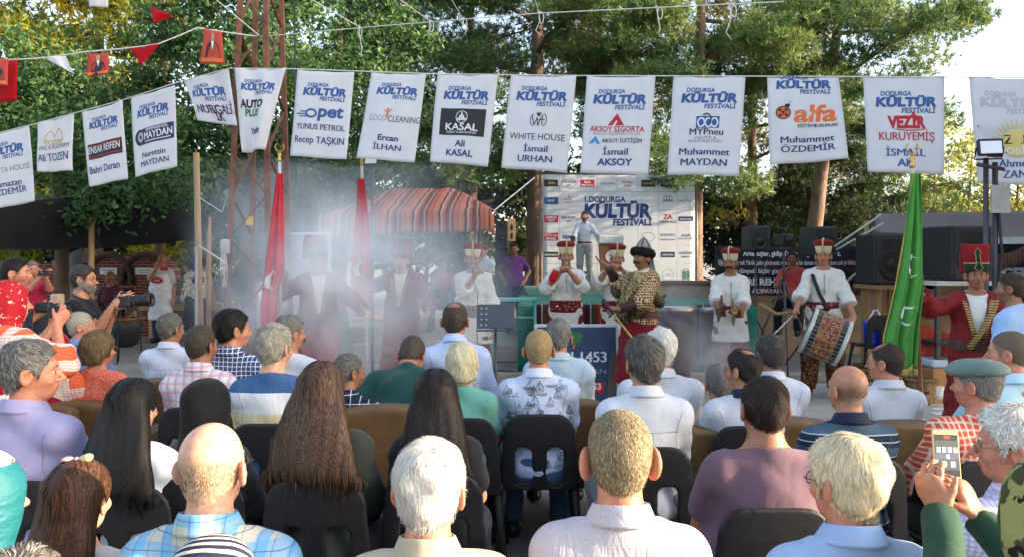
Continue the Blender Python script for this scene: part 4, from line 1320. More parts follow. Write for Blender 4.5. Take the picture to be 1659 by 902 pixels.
t.base(t.mix(t.math('LESS_THAN', vo.outputs['Distance'], .22), rgb(176, 172, 180), rgb(156, 150, 160))); t.bump(t.noise(13, 3, .5, (1.6, 1.2, .55), 1.2), .35, .02)
p.shirt(t.m); p.collar(t.m); EAR[0] = 1.02
p = seated(1370, 712, 2.0, 'man with thick blond white hair and dark glasses in a light blue shirt', 'the blond white haired man', yaw=-28, skin='ruddy', girth=1.1, hair=hr(PALE, 15000, thick=.019, L=.036, w=.0017, mess=.22, lift=.22), **FG)
mt = cloth('sky blue cotton', rgb(140, 166, 202)); p.shirt(mt, 'long'); p.collar(mt, spread=1.06); p.glasses((20, 22, 30))
p = seated(130, 748, 2.12, 'girl with long brown hair and a small bow on top', 'the girl with the bow', yaw=8, fem=1, skin='fair', girth=.85, hair=Hair('long', pal=((70, 46, 32), (94, 62, 42), (52, 36, 26)), n=7000, L=.26, length=.42, width=.6, w=.004, mess=.06, lift=0, thick=.013), h=.009, hf=.006)
p.shirt(cloth('pale grey jersey', rgb(170, 170, 172)))
m = MB(); bw = cloth('floral ribbon', rgb(206, 150, 150)); yw = cloth('straw ribbon', rgb(200, 184, 140))
m.ell((-.028, -.02, .132), (.024, .012, .013), bw, rotz(.3)); m.ell((.028, -.012, .138), (.03, .012, .015), yw, roty(-.4)); m.ell((0, -.016, .134), (.009, .011, .011), bw); m.xf(p.Hm()).build('hair_bow', p.root)
t = NT('teal scarf'); t.set(.6, .3); f = t.ramp(t.noise(38, 2), .52, .56); sp = t.n('ShaderNodeSeparateXYZ'); t.l(t.coord(), sp.inputs[0])
t.base(t.mix(t.math('MULTIPLY', t.ramp(sp.outputs[2], 1.30, 1.305), 1.0), rgb(22, 88, 98), t.mix(f, rgb(204, 196, 170), rgb(52, 46, 40)))); t.bump(t.noise(9, 3, .5, (1, 1, 3)), .5, .03)
p = seated(-34, 735, 1.8, 'woman in a teal headscarf with a spotted crown at the picture edge', 'the teal scarfed woman', yaw=30, fem=1, skin='fair', girth=1.05, **FG)
p.headscarf(t.m); p.shirt(cloth('dark jersey', rgb(36, 36, 40)), 'long')
mt = plaid('knitted stripes', rgb(34, 36, 60), [('R', .019, .2, .45, rgb(206, 196, 176), .9)], .6)
p = seated(345, 876, 1.36, 'person wearing a navy and cream ringed knitted cap at the bottom edge', 'the person in the knitted cap', yaw=0, skin='fair', h=.011, hf=.007)
p.knit_cap(mt); p.shirt(cloth('dark jersey', rgb(36, 36, 40)))
p = seated(32, 892, 1.38, 'person whose grey hair just shows at the bottom left corner', 'the person in the corner', skin='fair', h=.011, hf=.007, hair=hr(SALT, 3500))
p.shirt(cloth('dark jersey', rgb(36, 36, 40)))
# the photographer with the telephone
t = NT('olive camouflage cloth'); t.set(.8, .2)
n1 = t.ramp(t.noise(16, 2, .5, None, .6), .47, .50); n2 = t.ramp(t.noise(21, 2, .5, (1.3, 1, .8), .6), .55, .58)
t.base(t.mix(n2, t.mix(n1, rgb(58, 62, 36), rgb(132, 132, 80)), rgb(22, 22, 16))); t.bump(t.noise(10, 3), .4, .02); CAMO = t.m
p = seated(1712, 752, 1.5, 'woman in a camouflage print headscarf holding up a gold smartphone with both hands', 'the woman in camouflage', fem=1, skin='tan', lean=4, yaw=-12, pitch=-5, h=.006, hf=.005,
           arms={-1: ('w', P(1524, 836, 1.92), (-.5, -.2, -1)), 1: ('w', P(1590, 842, 1.94), (.6, -.2, -1))},
           hands={-1: dict(dir=(-.22, .30, .93), n=(.75, .65, 0), curl=34, thumb=.6, spread=.35, size=.92), 1: dict(dir=(-.42, .22, .88), n=(-.7, .7, .1), curl=30, thumb=.5, spread=.2, size=.92)})
p.headscarf(CAMO, .2, .05); p.shirt(cloth('dark green jersey', rgb(34, 66, 50)), 'long', fold=.006)
PHONE_HOLDER = p
p = seated(1640, 662, 2.3, 'white haired man with glasses turned left in a lilac checked shirt', 'the man in lilac check', yaw=-62, twist=18, skin='ruddy', hair=hr(WHITE, 5500, thick=.02, L=.03, mess=.5), h=.009, hf=.0055, arms={-1: (-.30, .22, .55)})
mt = plaid('lilac gingham', rgb(206, 202, 220), [('X', .016, 0, .4, rgb(150, 146, 186), .6), ('Z', .016, 0, .4, rgb(150, 146, 186), .6)]); p.shirt(mt); p.collar(mt); p.glasses((120, 100, 60))

# ------------------------------------------------------------------ second and third rows
p = seated(1237, 610, 2.78, 'broad man with short dark hair in a mauve T-shirt', 'the man in mauve', yaw=-6, skin='brown', girth=1.42, hair=hr(((44, 32, 26), (60, 44, 34), (34, 26, 22)), 5000, thick=.010, L=.016, w=.0019, bald='thin'), h=.009, hf=.0055, stubble=.2, belly=.6, neck=1.15, fat=1)
p.shirt(cloth('mauve jersey', rgb(100, 78, 90)), drop=.01)
p = seated(1203, 566, 4.1, 'balding dark haired man with glasses in a white polo with dark trim', 'the balding man in white polo', yaw=-42, skin='tan', girth=1.2, hair=hr(((40, 34, 30), (56, 48, 42)), 2800, bald='crown', L=.018), stubble=.15)
p.shirt(W_()); p.collar(cloth('navy trim', rgb(34, 40, 60))); p.glasses()
p = seated(1043, 547, 3.65, 'man with thick iron grey hair in a crisp white shirt', 'the iron grey man in white', yaw=-14, skin='tan', girth=1.02, hair=hr(((92, 88, 84), (120, 116, 110), (74, 70, 66)), 5000, thick=.017, L=.03, low=.005), hf=.006, tr=GREYTR)
p.shirt(W_(), 'long'); p.collar(W_())
p = seated(873, 534, 4.4, 'man with sandy cropped hair in a pale shirt printed with sailing boats', 'the man in the sailing boat shirt', yaw=3, skin='ruddy', girth=1.12, hair=hr(BLOND, 3800, thick=.006, L=.011, w=.0018), tr=JEANS)
SAIL = p
o = p.shirt(cloth('pale blue print cotton', rgb(176, 188, 210))); bpy.context.view_layer.update(); LN = []; rs_ = np.random.default_rng(4); z0 = p.hip[2]
for i in range(60):
    bx_, bz_, sc_ = rs_.uniform(-.2, .2), z0 + rs_.uniform(.02, .50), rs_.uniform(.7, 1.2) * .05; k_ = i % 4; A_ = lambda *q: [(bx_ + u_ * sc_, bz_ + v_ * sc_) for u_, v_ in q]
    if k_ in (0, 1): LN += [A_((-.5, 0), (-.3, -.18), (.3, -.18), (.5, 0), (0, 0), (-.5, 0)), A_((0, 0), (0, .9)), A_((.05, .1), (.42, .15), (.05, .85)), A_((-.05, .1), (-.35, .15), (-.05, .7))]
    elif k_ == 2: LN += [A_(*[(.35 * math.cos(t_), .35 * math.sin(t_)) for t_ in np.linspace(0, 6.283, 13)]), A_((-.35, 0), (.35, 0)), A_((0, -.35), (0, .35))]
    else: LN += [A_((-.6, .1), (.6, .14)), A_((-.6, -.02), (.5, 0)), A_((-.6, .1), (-.6, -.02)), A_((-.4, -.14), (.6, -.12))]
p.surface_lines(o, LN, pm('navy ink line', rgb(70, 80, 110), .8), .0017)
p.collar(cloth('pale blue print cotton', rgb(196, 206, 224)))
p = seated(1373, 591, 3.45, 'bald man in a navy polo with thin pale stripes', 'the bald man in stripes', yaw=-20, skin='tan', girth=1.15, hair=hr(((150, 130, 110), (120, 104, 88)), 1200, bald='horseshoe', thick=.002, L=.004, w=.0013))
mt = plaid('striped navy jersey', rgb(32, 42, 58), [('Z', .105, .30, .42, rgb(64, 84, 100), 1), ('Z', .105, .34, .05, rgb(150, 170, 180), 1), ('Z', .105, .66, .05, rgb(150, 170, 180), 1)], warp=.004); p.shirt(mt); p.collar(cloth('navy trim', rgb(34, 40, 60)))
mt = plaid('orange checked shawl', rgb(206, 86, 54), [('X', .026, 0, .34, rgb(226, 206, 190), .75), ('Z', .03, .3, .34, rgb(226, 206, 190), .6)], .5, .03)
p = seated(1583, 574, 3.4, 'man in a grey green flat cap with an orange checked shawl round his shoulders', 'the man in the flat cap', yaw=-38, skin='ruddy', girth=1.1, hat=.02, hair=hr(GREY, 2200, thick=.008, L=.014))
p.flat_cap(cloth('grey green tweed', rgb(98, 116, 110), .2)); p.shirt(cloth('black shirt', rgb(30, 30, 34)), 'long'); p.shirt(mt, 'half', .028, .007, 'shawl', hem=.78)
p = seated(750, 557, 4.3, 'woman with short pale blond hair in a mint T-shirt', 'the pale blond woman', yaw=14, fem=1, skin='fair', girth=1.05, hair=Hair('bob', pal=((214, 204, 170), (190, 180, 144), (228, 220, 192)), n=4200, L=.045, thick=.016, mess=.3, lift=.12, w=.0032))
p.shirt(cloth('mint jersey', rgb(96, 152, 142)))
p = seated(566, 573, 4.4, 'older man with short grey hair in a dark plaid shirt looking right', 'the older man in dark plaid', yaw=52, skin='brown', girth=.98, slump=.8, hair=hr(SALT, 2600, L=.012, thick=.006))
mt = plaid('dark windowpane plaid', rgb(28, 34, 50), [('X', .055, 0, .08, rgb(190, 196, 206), .8), ('Z', .055, 0, .08, rgb(190, 196, 206), .8)]); p.shirt(mt); p.collar(mt)
p = seated(445, 527, 4.15, 'grey haired man in a blue T-shirt with a white chest band', 'the man in the banded T-shirt', yaw=24, skin='fair', girth=1.1, hair=hr(((160, 154, 140), (136, 130, 118), (184, 178, 164)), 3800, thick=.014, L=.026))
sp = [p.hip[2] + .40]
t = NT('banded jersey'); t.set(.85, .2); sx = t.n('ShaderNodeSeparateXYZ'); t.l(t.coord(), sx.inputs[0]); z = sx.outputs[2]
c = t.mix(t.math('GREATER_THAN', z, .99), rgb(200, 202, 204), rgb(56, 88, 130)); c = t.mix(t.math('LESS_THAN', z, .885), c, rgb(196, 186, 150)); c = t.mix(t.math('LESS_THAN', z, .70), c, rgb(56, 88, 130)); t.base(c); t.bump(t.noise(13, 3, .5, (1.6, 1.2, .55), 1.2), .35, .02)
p.shirt(t.m)
p = seated(50, 553, 3.1, 'man with grey hair facing right in a lilac shirt', 'the man in the lilac shirt', yaw=64, twist=-12, skin='ruddy', girth=1.12, hair=hr(((96, 94, 90), (130, 128, 122), (156, 154, 148), (70, 68, 66)), 5200, thick=.012, L=.022), h=.009, hf=.0055)
mt = cloth('lilac cotton', rgb(144, 140, 176)); p.shirt(mt, 'half', fold=.006); p.collar(mt)
p = seated(218, 615, 3.05, 'girl with straight black hair falling over a white T-shirt', 'the girl with black hair', yaw=14, fem=1, skin='fair', girth=.9, hair=Hair('long', pal=BLACK, n=9000, L=.26, length=.38, width=1.35, w=.003, mess=.05, lift=0, thick=.012), h=.009, hf=.0065)
p.shirt(cloth('pale blue white jersey', rgb(196, 208, 220)))
p = seated(337, 617, 3.15, 'woman in a black headscarf with glasses facing right', 'the woman in black headscarf', yaw=40, fem=1, skin='fair', girth=1.0)
p.headscarf(cloth('black scarf', rgb(20, 20, 23)), .22, .06); p.shirt(cloth('grey tartan wool', rgb(84, 84, 82)), 'long'); p.glasses((150, 110, 80))
p = seated(523, 590, 3.12, 'woman with very long wavy brown hair in a dark jacket', 'the woman with very long hair', yaw=10, fem=1, skin='fair', girth=1.05, hair=Hair('long', pal=((64, 46, 36), (84, 62, 48), (46, 34, 28), (100, 76, 58)), n=13000, L=.26, length=.36, width=1.5, w=.0032, mess=.07, lift=0, thick=.016), h=.009, hf=.0065)
p.shirt(cloth('dark green jacket', rgb(46, 52, 48)), 'long', .02, .007)
p = seated(707, 600, 3.22, 'woman with sleek dark hair in a black short sleeved top', 'the woman with sleek dark hair', yaw=0, fem=1, skin='fair', girth=1.02, hair=Hair('long', pal=((36, 28, 26), (50, 38, 34), (26, 22, 20)), n=9000, L=.26, length=.36, width=1.1, w=.003, mess=.05, lift=0, thick=.012), h=.009, hf=.0065)
p.shirt(cloth('black jersey', rgb(34, 35, 40)))
# ------------------------------------------------------------------ front rows near the performers
FR = dict(seat='tan')
p = seated(1068, 532, 4.3, 'stout white haired man in a white shirt, half hidden behind the iron grey man', 'the white haired man in front', yaw=-24, skin='ruddy', girth=1.3, hair=hr(WHITE, 2200, L=.025, bald='thin'), **FR); p.shirt(W_()); p.collar(W_())
p = seated(738, 490, 5.3, 'man with a bald crown in a pale blue shirt', 'the man with the bald crown', yaw=12, skin='tan', girth=1.1, hair=hr(((64, 54, 46), (84, 72, 62)), 2000, bald='crown', L=.014, thick=.007), lean=6, tr=GREYTR, **FR); mt = cloth('pale blue cotton', rgb(172, 186, 216)); p.shirt(mt, 'long', fold=.006); p.collar(mt); p.glasses()
p = seated(668, 545, 5.0, 'man in a dark green T-shirt bent far forward with bowed head', 'the bent man in green', lean=48, pitch=-38, yaw=16, skin='tan', girth=1.25, sc=1.0, hair=hr(((92, 80, 66), (70, 62, 52)), 1600, L=.010, thick=.004), **FR)
p.shirt(cloth('dark green T-shirt', rgb(28, 66, 62)), fold=.007)
p = seated(905, 517, 5.1, 'grey haired man in a pale grey jacket', 'the man in the grey jacket', yaw=10, skin='ruddy', girth=1.12, hair=hr(GREY, 2400, L=.02), **FR); mt = cloth('pale grey jacket', rgb(160, 178, 192)); p.shirt(mt, 'long', .022, .006); p.collar(mt, spread=1.05)
p = seated(326, 527, 4.6, 'man with cropped dark hair in a pastel checked shirt', 'the man in pastel check', yaw=22, skin='brown', girth=1.05, hair=hr(((66, 58, 50), (86, 78, 68), (50, 44, 40)), 2600, L=.011, thick=.005), seat='black')
mt = plaid('pastel check', rgb(206, 200, 204), [('X', .05, 0, .3, rgb(120, 140, 180), .55), ('Z', .05, .1, .3, rgb(196, 120, 124), .5), ('X', .025, .1, .1, rgb(196, 120, 124), .5)]); p.shirt(mt); p.collar(mt)
p = seated(377, 502, 4.85, 'dark haired man in a navy checked shirt resting his chin on his hand', 'the man resting his chin', yaw=50, skin='tan', girth=1.0, hair=hr(BLACK, 2600, L=.024, thick=.013), arms={1: ((.17, .26, 1.06), (.4, .4, -.8))}, hands={1: dict(dir=(-.3, .1, .9), n=(-.6, -.3, .2), curl=40)}, **FR)
mt = plaid('navy graph check', rgb(52, 70, 106), [('X', .026, 0, .16, rgb(210, 214, 224), .85), ('Z', .026, 0, .16, rgb(210, 214, 224), .85)]); p.shirt(mt); p.collar(mt)
p = seated(277, 508, 5.9, 'grey haired man in a plain white shirt beside the paved square', 'the man in plain white', yaw=30, skin='brown', girth=1.05, hair=hr(SALT, 2400, L=.016), **FR); p.shirt(cloth('bluish white cotton', rgb(182, 188, 204)), 'long'); p.collar(cloth('bluish white cotton', rgb(182, 188, 204)))
p = seated(470, 511, 5.2, 'grey haired man with a moustache looking right in a loose white shirt', 'the man with moustache', yaw=46, twist=-10, skin='tan', girth=1.15, hair=hr(GREY, 2400, L=.02), **FR); p.shirt(W_(), 'half', fold=.007); p.moustache((60, 54, 50))
p = seated(161, 538, 5.0, 'woman with short brown hair and sunglasses in an orange knit top', 'the woman in orange knit', yaw=36, fem=1, skin='ruddy', girth=1.1, hair=Hair('bob', pal=((112, 92, 64), (92, 74, 52), (132, 110, 78)), n=3000, L=.04, thick=.02, mess=.3, lift=.12, w=.003), **FR)
t = NT('orange knit'); t.set(.9, .15); t.base(t.mix(t.ramp(t.noise(120, 2, .7, (1, 1, 3)), .5, .62), rgb(196, 74, 46), rgb(222, 170, 150))); t.bump(t.noise(150, 2), .6, .01); p.shirt(t.m, 'half', .02); p.glasses((30, 26, 26), True)
p = seated(132, 505, 6.1, 'man with pale cropped hair facing right in a grey blue shirt', 'the pale cropped man', yaw=66, skin='ruddy', girth=1.0, hair=hr(((190, 178, 160), (164, 152, 136)), 1800, L=.01, thick=.005), **FR); mt = cloth('grey blue cotton', rgb(110, 130, 176)); p.shirt(mt); p.collar(mt)
p = seated(86, 538, 4.9, 'woman in a plain dark red headscarf and an orange checked shawl', 'the woman in dark red scarf', yaw=44, fem=1, skin='fair', girth=1.05, **FR); p.headscarf(cloth('dark red scarf', rgb(140, 20, 32)))
SHAWL = plaid('orange white tartan shawl', rgb(216, 100, 66), [('X', .15, .1, .42, rgb(222, 214, 206), .85), ('Z', .16, .2, .42, rgb(222, 214, 206), .8), ('X', .02, 0, .3, rgb(190, 70, 50), .35), ('Z', .02, 0, .3, rgb(190, 70, 50), .35)], .5, .03)
p.shirt(SHAWL, 'half', .03, .008, 'shawl')
p = seated(1247, 542, 4.5, 'man with dark grey hair in a white short sleeved shirt by the drummer', 'the man in front of the drummer', yaw=-12, skin='brown', girth=1.12, hair=hr(((64, 60, 58), (92, 88, 84), (48, 44, 42)), 2600, L=.02, thick=.010), **FR); p.shirt(cloth('bluish white cotton', rgb(182, 188, 204))); p.collar(cloth('bluish white cotton', rgb(182, 188, 204)))
p = seated(1434, 556, 4.4, 'man with a receding dark head and glasses facing left in a white shirt', 'the man with receding hair', yaw=-48, skin='ruddy', girth=1.12, hair=hr(((50, 40, 34), (68, 56, 48)), 2400, L=.014, recede=.02, bald='thin', thick=.006), fat=.8, neck=1.1, **FR); p.shirt(W_()); p.collar(W_()); p.glasses((130, 120, 100))
p = seated(1634, 536, 4.1, 'heavy man with shaved sides facing left in a light blue shirt', 'the heavy man in light blue', yaw=-50, skin='ruddy', girth=1.3, hair=hr(((120, 104, 88), (96, 84, 72)), 1800, L=.006, thick=.003, w=.0014), fat=1, neck=1.2, **FR); mt = cloth('aqua cotton', rgb(168, 204, 220)); p.shirt(mt); p.collar(mt)
p = seated(1165, 590, 4.5, 'man in white shirt mostly hidden behind the balding man', 'the hidden man in white', yaw=-5, skin='tan', girth=1.25, sc=.93, hair=hr(GREY, 1200), **FR); p.shirt(W_()); p.collar(W_())

# ------------------------------------------------------------------ people standing round the square
def standing(px, top, Y, label, **k):
    kw = dict(pose='stand', lean=0, h=.011, hf=.0075, face=math.pi); kw.update(k)
    return Person(px, top, Y, label, **kw)
SC_RED = NT('red patterned scarf'); SC_RED.set(.7, .3); SC_RED.base(SC_RED.mix(SC_RED.ramp(SC_RED.noise(45, 2), .62, .66), rgb(160, 14, 30), rgb(206, 190, 170)))
p = standing(16, 457, 4.3, 'woman in a patterned red headscarf and orange tartan shawl raising her phone', face=R(-25), fem=1, skin='ruddy', girth=1.15, yaw=25, sc=.94, arms={1: ('w', P(92, 528, 4.55), (.6, -.3, -1)), -1: ('w', P(84, 532, 4.7), (-.2, -.3, -1))},
             hands={1: dict(dir=(.1, .5, .8), n=(-1, .1, 0), curl=35), -1: dict(dir=(.1, .5, .8), n=(1, .1, 0), curl=35)})
p.headscarf(SC_RED.m, .2, .05); p.shirt(SHAWL, 'half', .032, .009, 'shawl'); p.trousers(DARKTR, wide=.05); p.shoes(BLKSHOE)
m = MB(); c = p.tolocal(P(96, 505, 4.62)); m.box(c, (.15, .012, .075), pm('black phone', (.02, .02, .022), .25, .1), rotz(.3), bev=.004); o = m.build('smartphone'); tag(o, 'dark smartphone held up by the woman in red headscarf', 'phone'); o.location = p.loc; o.rotation_euler = (0, 0, p.a); o.scale = (p.k,) * 3
p = standing(26, 419, 6.0, 'dark haired man in a navy top standing in profile at the left edge', face=R(-75), skin='ruddy', stubble=.25, hair=hr(BLACK, 2200, L=.012, thick=.007), sc=.965, arms={1: ('w', P(66, 505, 6.1), (0, -1, -1))}); p.shirt(cloth('navy jersey', rgb(34, 38, 58))); p.trousers(DARKTR); p.shoes(BLKSHOE)
p = standing(53, 424, 10.8, 'man in a crimson T-shirt photographing with raised hands', face=R(-140), skin='ruddy', hair=hr(GREY, 900, L=.012), arms={1: ('w', P(68, 447, 10.55), (.5, 0, -1)), -1: ('w', P(74, 448, 10.55), (-.5, 0, -1))}); p.shirt(cloth('crimson jersey', rgb(160, 30, 60))); p.trousers(DARKTR); p.shoes(BLKSHOE)
CRIM = p
p = standing(136, 431, 6.45, 'bearded videographer with glasses in a black T-shirt aiming a camera', face=R(-82), skin='tan', girth=1.28, belly=.6, yaw=0, sc=None, hair=hr(((40, 36, 34), (90, 86, 82)), 2600, L=.02, thick=.012), arms={1: ('w', P(188, 490, 6.28), (0, -.3, -1)), -1: ('w', P(186, 500, 6.5), (0, .3, -1))}, h=.009, hf=.0065,
             hands={1: dict(dir=(0, .8, .45), n=(-.9, .1, .1), curl=30), -1: dict(dir=(0, .9, .2), n=(.2, 0, 1), curl=35)})
p.shirt(cloth('black cotton', rgb(24, 25, 30)), fold=.006); p.trousers(DARKTR); p.shoes(BLKSHOE); p.glasses(); p.beard(((70, 64, 60), (190, 184, 176), (120, 114, 108)))
VID = p
p = standing(262, 413, 16.2, 'bald man in a white apron filming with a red phone', face=R(178), skin='ruddy', girth=1.15, yaw=0, arms={1: ('w', P(253, 436, 15.9), (.8, -.2, -1))}, hands={1: dict(dir=(-.2, .3, .9), n=(0, -1, .3), curl=45)}, hair=hr(((150, 140, 130),), 300, bald='horseshoe', thick=.002, L=.004)); p.shirt(W_()); p.trousers(cloth('dark denim', rgb(44, 56, 84))); p.shoes(BLKSHOE); p.glasses()
APRON = p
p = standing(178, 440, 15.2, 'man in a dark plum shirt sitting by the brick ovens', face=R(170), pose='sit', skin='brown', hair=hr(((130, 124, 118),), 400, bald='horseshoe'), sc=.99); p.shirt(cloth('plum shirt', rgb(76, 36, 52)), 'long'); p.trousers(DARKTR); p.shoes(BLKSHOE); SEATS.append((p, 'the man in plum', 'black'))
p = standing(333, 418, 17, 'man in a light grey T-shirt standing behind the wooden post', face=R(-40), skin='tan', hair=hr(BROWN, 600)); p.shirt(cloth('light grey jersey', rgb(170, 176, 190))); p.trousers(DARKTR); p.shoes(BLKSHOE)
p = standing(318, 418, 16.4, 'woman in a purple headscarf and a white floral blouse at the food table', face=R(40), fem=1, skin='ruddy', girth=1.1); p.headscarf(cloth('purple scarf', rgb(66, 36, 96)))
t = NT('floral blouse'); t.set(.85, .2); t.base(t.mix(t.ramp(t.noise(30, 2), .55, .58), rgb(214, 208, 196), rgb(70, 66, 70))); p.shirt(t.m, 'long', .02); p.trousers(cloth('black skirt cloth', rgb(22, 22, 26)), wide=.06); p.shoes(BLKSHOE)
p = standing(305, 424, 17.2, 'dark haired boy in a pale shirt bending over the food table', face=R(80), lean=20, skin='tan', hair=hr(BLACK, 600)); p.shirt(cloth('pale shirt', rgb(200, 192, 190))); p.trousers(DARKTR); p.shoes(BLKSHOE)
p = standing(833, 387, 15.2, 'man in a purple polo shirt with hands on his hips', sc=.965, face=R(182), skin='brown', girth=1.12, hair=hr(BROWN, 900), arms={'both': 'hips'}, stubble=.15); p.root.location[2] = .30; mt = cloth('purple pique', rgb(98, 44, 108)); p.shirt(mt); p.collar(mt); p.trousers(cloth('dark denim', rgb(44, 56, 84))); p.shoes(BLKSHOE)
p = standing(783, 389, 14.2, 'man in a white polo with folded arms behind the singer', sc=.94, face=R(150), skin='ruddy', girth=1.1, hair=hr(BROWN, 700, bald='thin'), arms={'both': 'fold'}); p.root.location[2] = .30; p.shirt(W_()); p.collar(W_()); p.trousers(DARKTR); p.shoes(BLKSHOE)
p = standing(717, 413, 15.6, 'man in a grey cap with a red scarf sitting in the smoke', face=R(176), pose='sit', skin='brown', sc=1.0, hair=hr(BROWN, 300)); p.root.location[2] = .30; p.knit_cap(cloth('grey cap', rgb(120, 116, 112))); p.shirt(cloth('dark jacket', rgb(42, 44, 56)), 'long', .02); p.shirt(cloth('red scarf', rgb(170, 60, 60)), 'short', .03, .006, 'scarf', hem=.80, sl=.3); p.trousers(DARKTR); p.shoes(BLKSHOE); SEATS.append((p, 'the man in the red scarf', 'black'))
p = standing(947, 343, 18.2, 'man in a white shirt and grey trousers standing on the stage', sc=.98, face=R(172), skin='ruddy', girth=.98, hair=hr(((72, 56, 46), (96, 78, 66)), 900), yaw=8, arms={-1: ('w', P(973, 394, 17.9), (-.6, -.5, -.4)), 1: ('w', P(928, 389, 17.8), (.5, -.6, -.6))}); p.shirt(W_(), 'long', hem=.94); p.collar(W_()); p.trousers(cloth('pale grey trousers', rgb(160, 160, 154))); p.belt(pm('brown belt', rgb(86, 40, 30), .5), .085, .045); p.shoes(pm('tan shoe', rgb(120, 78, 50), .5)); p.beard(((90, 74, 64), (120, 100, 84)), .004, 200)
STAGEMAN = p
p = standing(1284, 408, 13.0, 'man in a coral shirt sitting with crossed arms before the black lettered banner', face=R(150), pose='sit', skin='brown', sc=1.0, hair=hr(BLACK, 700), arms={1: ((.08, .22, .98), (.6, 0, -1))}); p.shirt(cloth('coral shirt', rgb(178, 70, 62))); p.trousers(cloth('black skirt cloth', rgb(22, 22, 26))); p.shoes(BLKSHOE); SEATS.append((p, 'the man in coral', 'black'))
p = standing(1637, 443, 5.6, 'man with sunglasses pushed up on his shaved head in a light blue polo', face=R(35), sc=.90, skin='brown', girth=1.1, stubble=.25, yaw=-15, hair=hr(BROWN, 900, L=.004, thick=.002)); p.shirt(cloth('light blue pique', rgb(150, 178, 220))); p.trousers(DARKTR); p.shoes(BLKSHOE)
m = MB(); gm = pm('dark lens', (.02, .02, .022), .1, .05, spec=.8)
for d in (-1, 1): m.ell((d * .032, .052, .118), (.026, .012, .018), gm, rotx(-.8)); m.tube([(d * .058, .045, .115), (d * .082, -.0, .08), (d * .086, -.04, .04)], .0022, gm, 5)
m.xf(p.Hm()).build('sunglasses', p.root)
# ------------------------------------------------------------------ the band in costume
PF = dict(h=.0085, hf=.006)
REDC = cloth('dark red velvet', rgb(112, 20, 30), .15); SASH = None
t = NT('woven red sash'); t.set(.85, .2); vo = t.n('ShaderNodeTexVoronoi'); vo.inputs['Scale'].default_value = 26; t.l(t.coord(), vo.inputs[0])
t.base(t.mix(t.ramp(vo.outputs['Distance'], .28, .34), rgb(150, 110, 90), rgb(104, 30, 36))); t.bump(t.noise(150, 2), .3, .01); SASHM = t.m
t = NT('gold embroidered velvet'); t.set(.75, .3); n1 = t.math('ABSOLUTE', t.math('SUBTRACT', t.noise(24, 2, .5, None, 1.2), .5))
t.base(t.mix(t.ramp(n1, .018, .03), rgb(160, 130, 70), rgb(60, 14, 18))); t.bump(t.noise(120, 2), .3, .01); EMB = t.m
WHC = cloth('off white homespun', rgb(208, 205, 198))
def tunic(p, hem, flare=.03, **k):
    ex = [cone(p.hip + [0, -.01, .10], [0, -.01, hem + .02], .15, .165 + flare, .06, sq=((0, 1, 0), .78))]
    for d in (-1, 1): ex.append(cone(p.hip + [d * .08, 0, 0], [d * .1, .01, hem], .09, .10, .04))
    p.shirt(WHC, k.pop('sleeve', 'half'), .016, .006, 'tunic', hem=hem, extra=ex, **k)
    m = MB(); br = pm('silver braid', rgb(150, 140, 124), .6, .4, 90, .5, 300)                      # braided placket down the chest
    q = [p.T(0, .128 + .012 * math.sin(z * 9), z) for z in (.27, .33, .39, .44, .475)]
    m.tube(q, .013, br, 8, flat=.35); m.build('placket', p.root)
def mk(px, top, Y, label, **k):
    emb = k.pop('emb', False); hem = k.pop('hem', .66)
    kw = dict(pose='stand', lean=0, face=math.pi, hat=.073); kw.update(PF); kw.update(k)
    p = Person(px, top, Y, label, **kw)
    p.turban_cap(); tunic(p, hem); p.sash(SASHM, .10, .15, .032)
    p.trousers(EMB if emb else REDC, wide=.035, top=.0, end=.93); p.shoes(pm('red leather shoe', rgb(110, 30, 28), .5, .2))
    return p
CYM = mk(1183, 402, 9.9, 'cymbal player with a big drooping moustache in a white tunic and red topped turban', face=R(168), yaw=14, skin='brown', hair=hr(SALT, 800), arms={1: ('w', P(1163, 512, 9.5), (.8, -.3, -.6)), -1: ('w', P(1201, 516, 9.5), (-.8, -.3, -.6))},
         hands={1: dict(dir=(-.1, .3, .9), n=(-1, .2, 0), curl=60), -1: dict(dir=(.1, .3, .9), n=(1, .2, 0), curl=60)})
CYM.moustache((34, 26, 22), 1.25, 1.5, .02)
DRUM = mk(1334, 389, 9.75, 'young drummer in a white tunic with a black strap across his chest', face=R(163), emb=True, hem=.72, yaw=8, skin='tan', hair=hr(BLACK, 700), twist=0, sc=None,
          arms={1: ('w', P(1284, 516, 9.45), (.7, -.5, -.5)), -1: ('w', P(1384, 516, 9.42), (-.7, -.4, -.5))}, hands={1: dict(dir=(.35, .7, -.2), n=(-.2, .1, -1), curl=65), -1: dict(dir=(.3, .7, -.3), n=(.3, .2, -1), curl=55)},
          legs={1: ((.14, .05, .50), (.17, .02, .08)), -1: ((-.12, .0, .50), (-.13, -.12, .08))})
m = MB(); sm = pm('black webbing', rgb(26, 28, 36), .6)
q = [DRUM.T(x, y, z) for x, y, z in ((.13, -.02, .53), (.12, .09, .46), (.09, .145, .36), (.05, .15, .26), (.0, .15, .16), (-.03, .17, .08))]
m.tube(q, .022, sm, 8, flat=.25); m.build('strap', DRUM.root)
SING = mk(766, 394, 9.5, 'singer in a white tunic holding a microphone, sash and turban red', yaw=-18, face=R(165), skin='tan', stubble=.25, hair=hr(BROWN, 600), arms={1: ('w', P(768, 448, 9.15), (.5, -.1, -1))}, hands={1: dict(dir=(-.5, .2, .7), n=(-.6, .3, -.4), curl=60)})
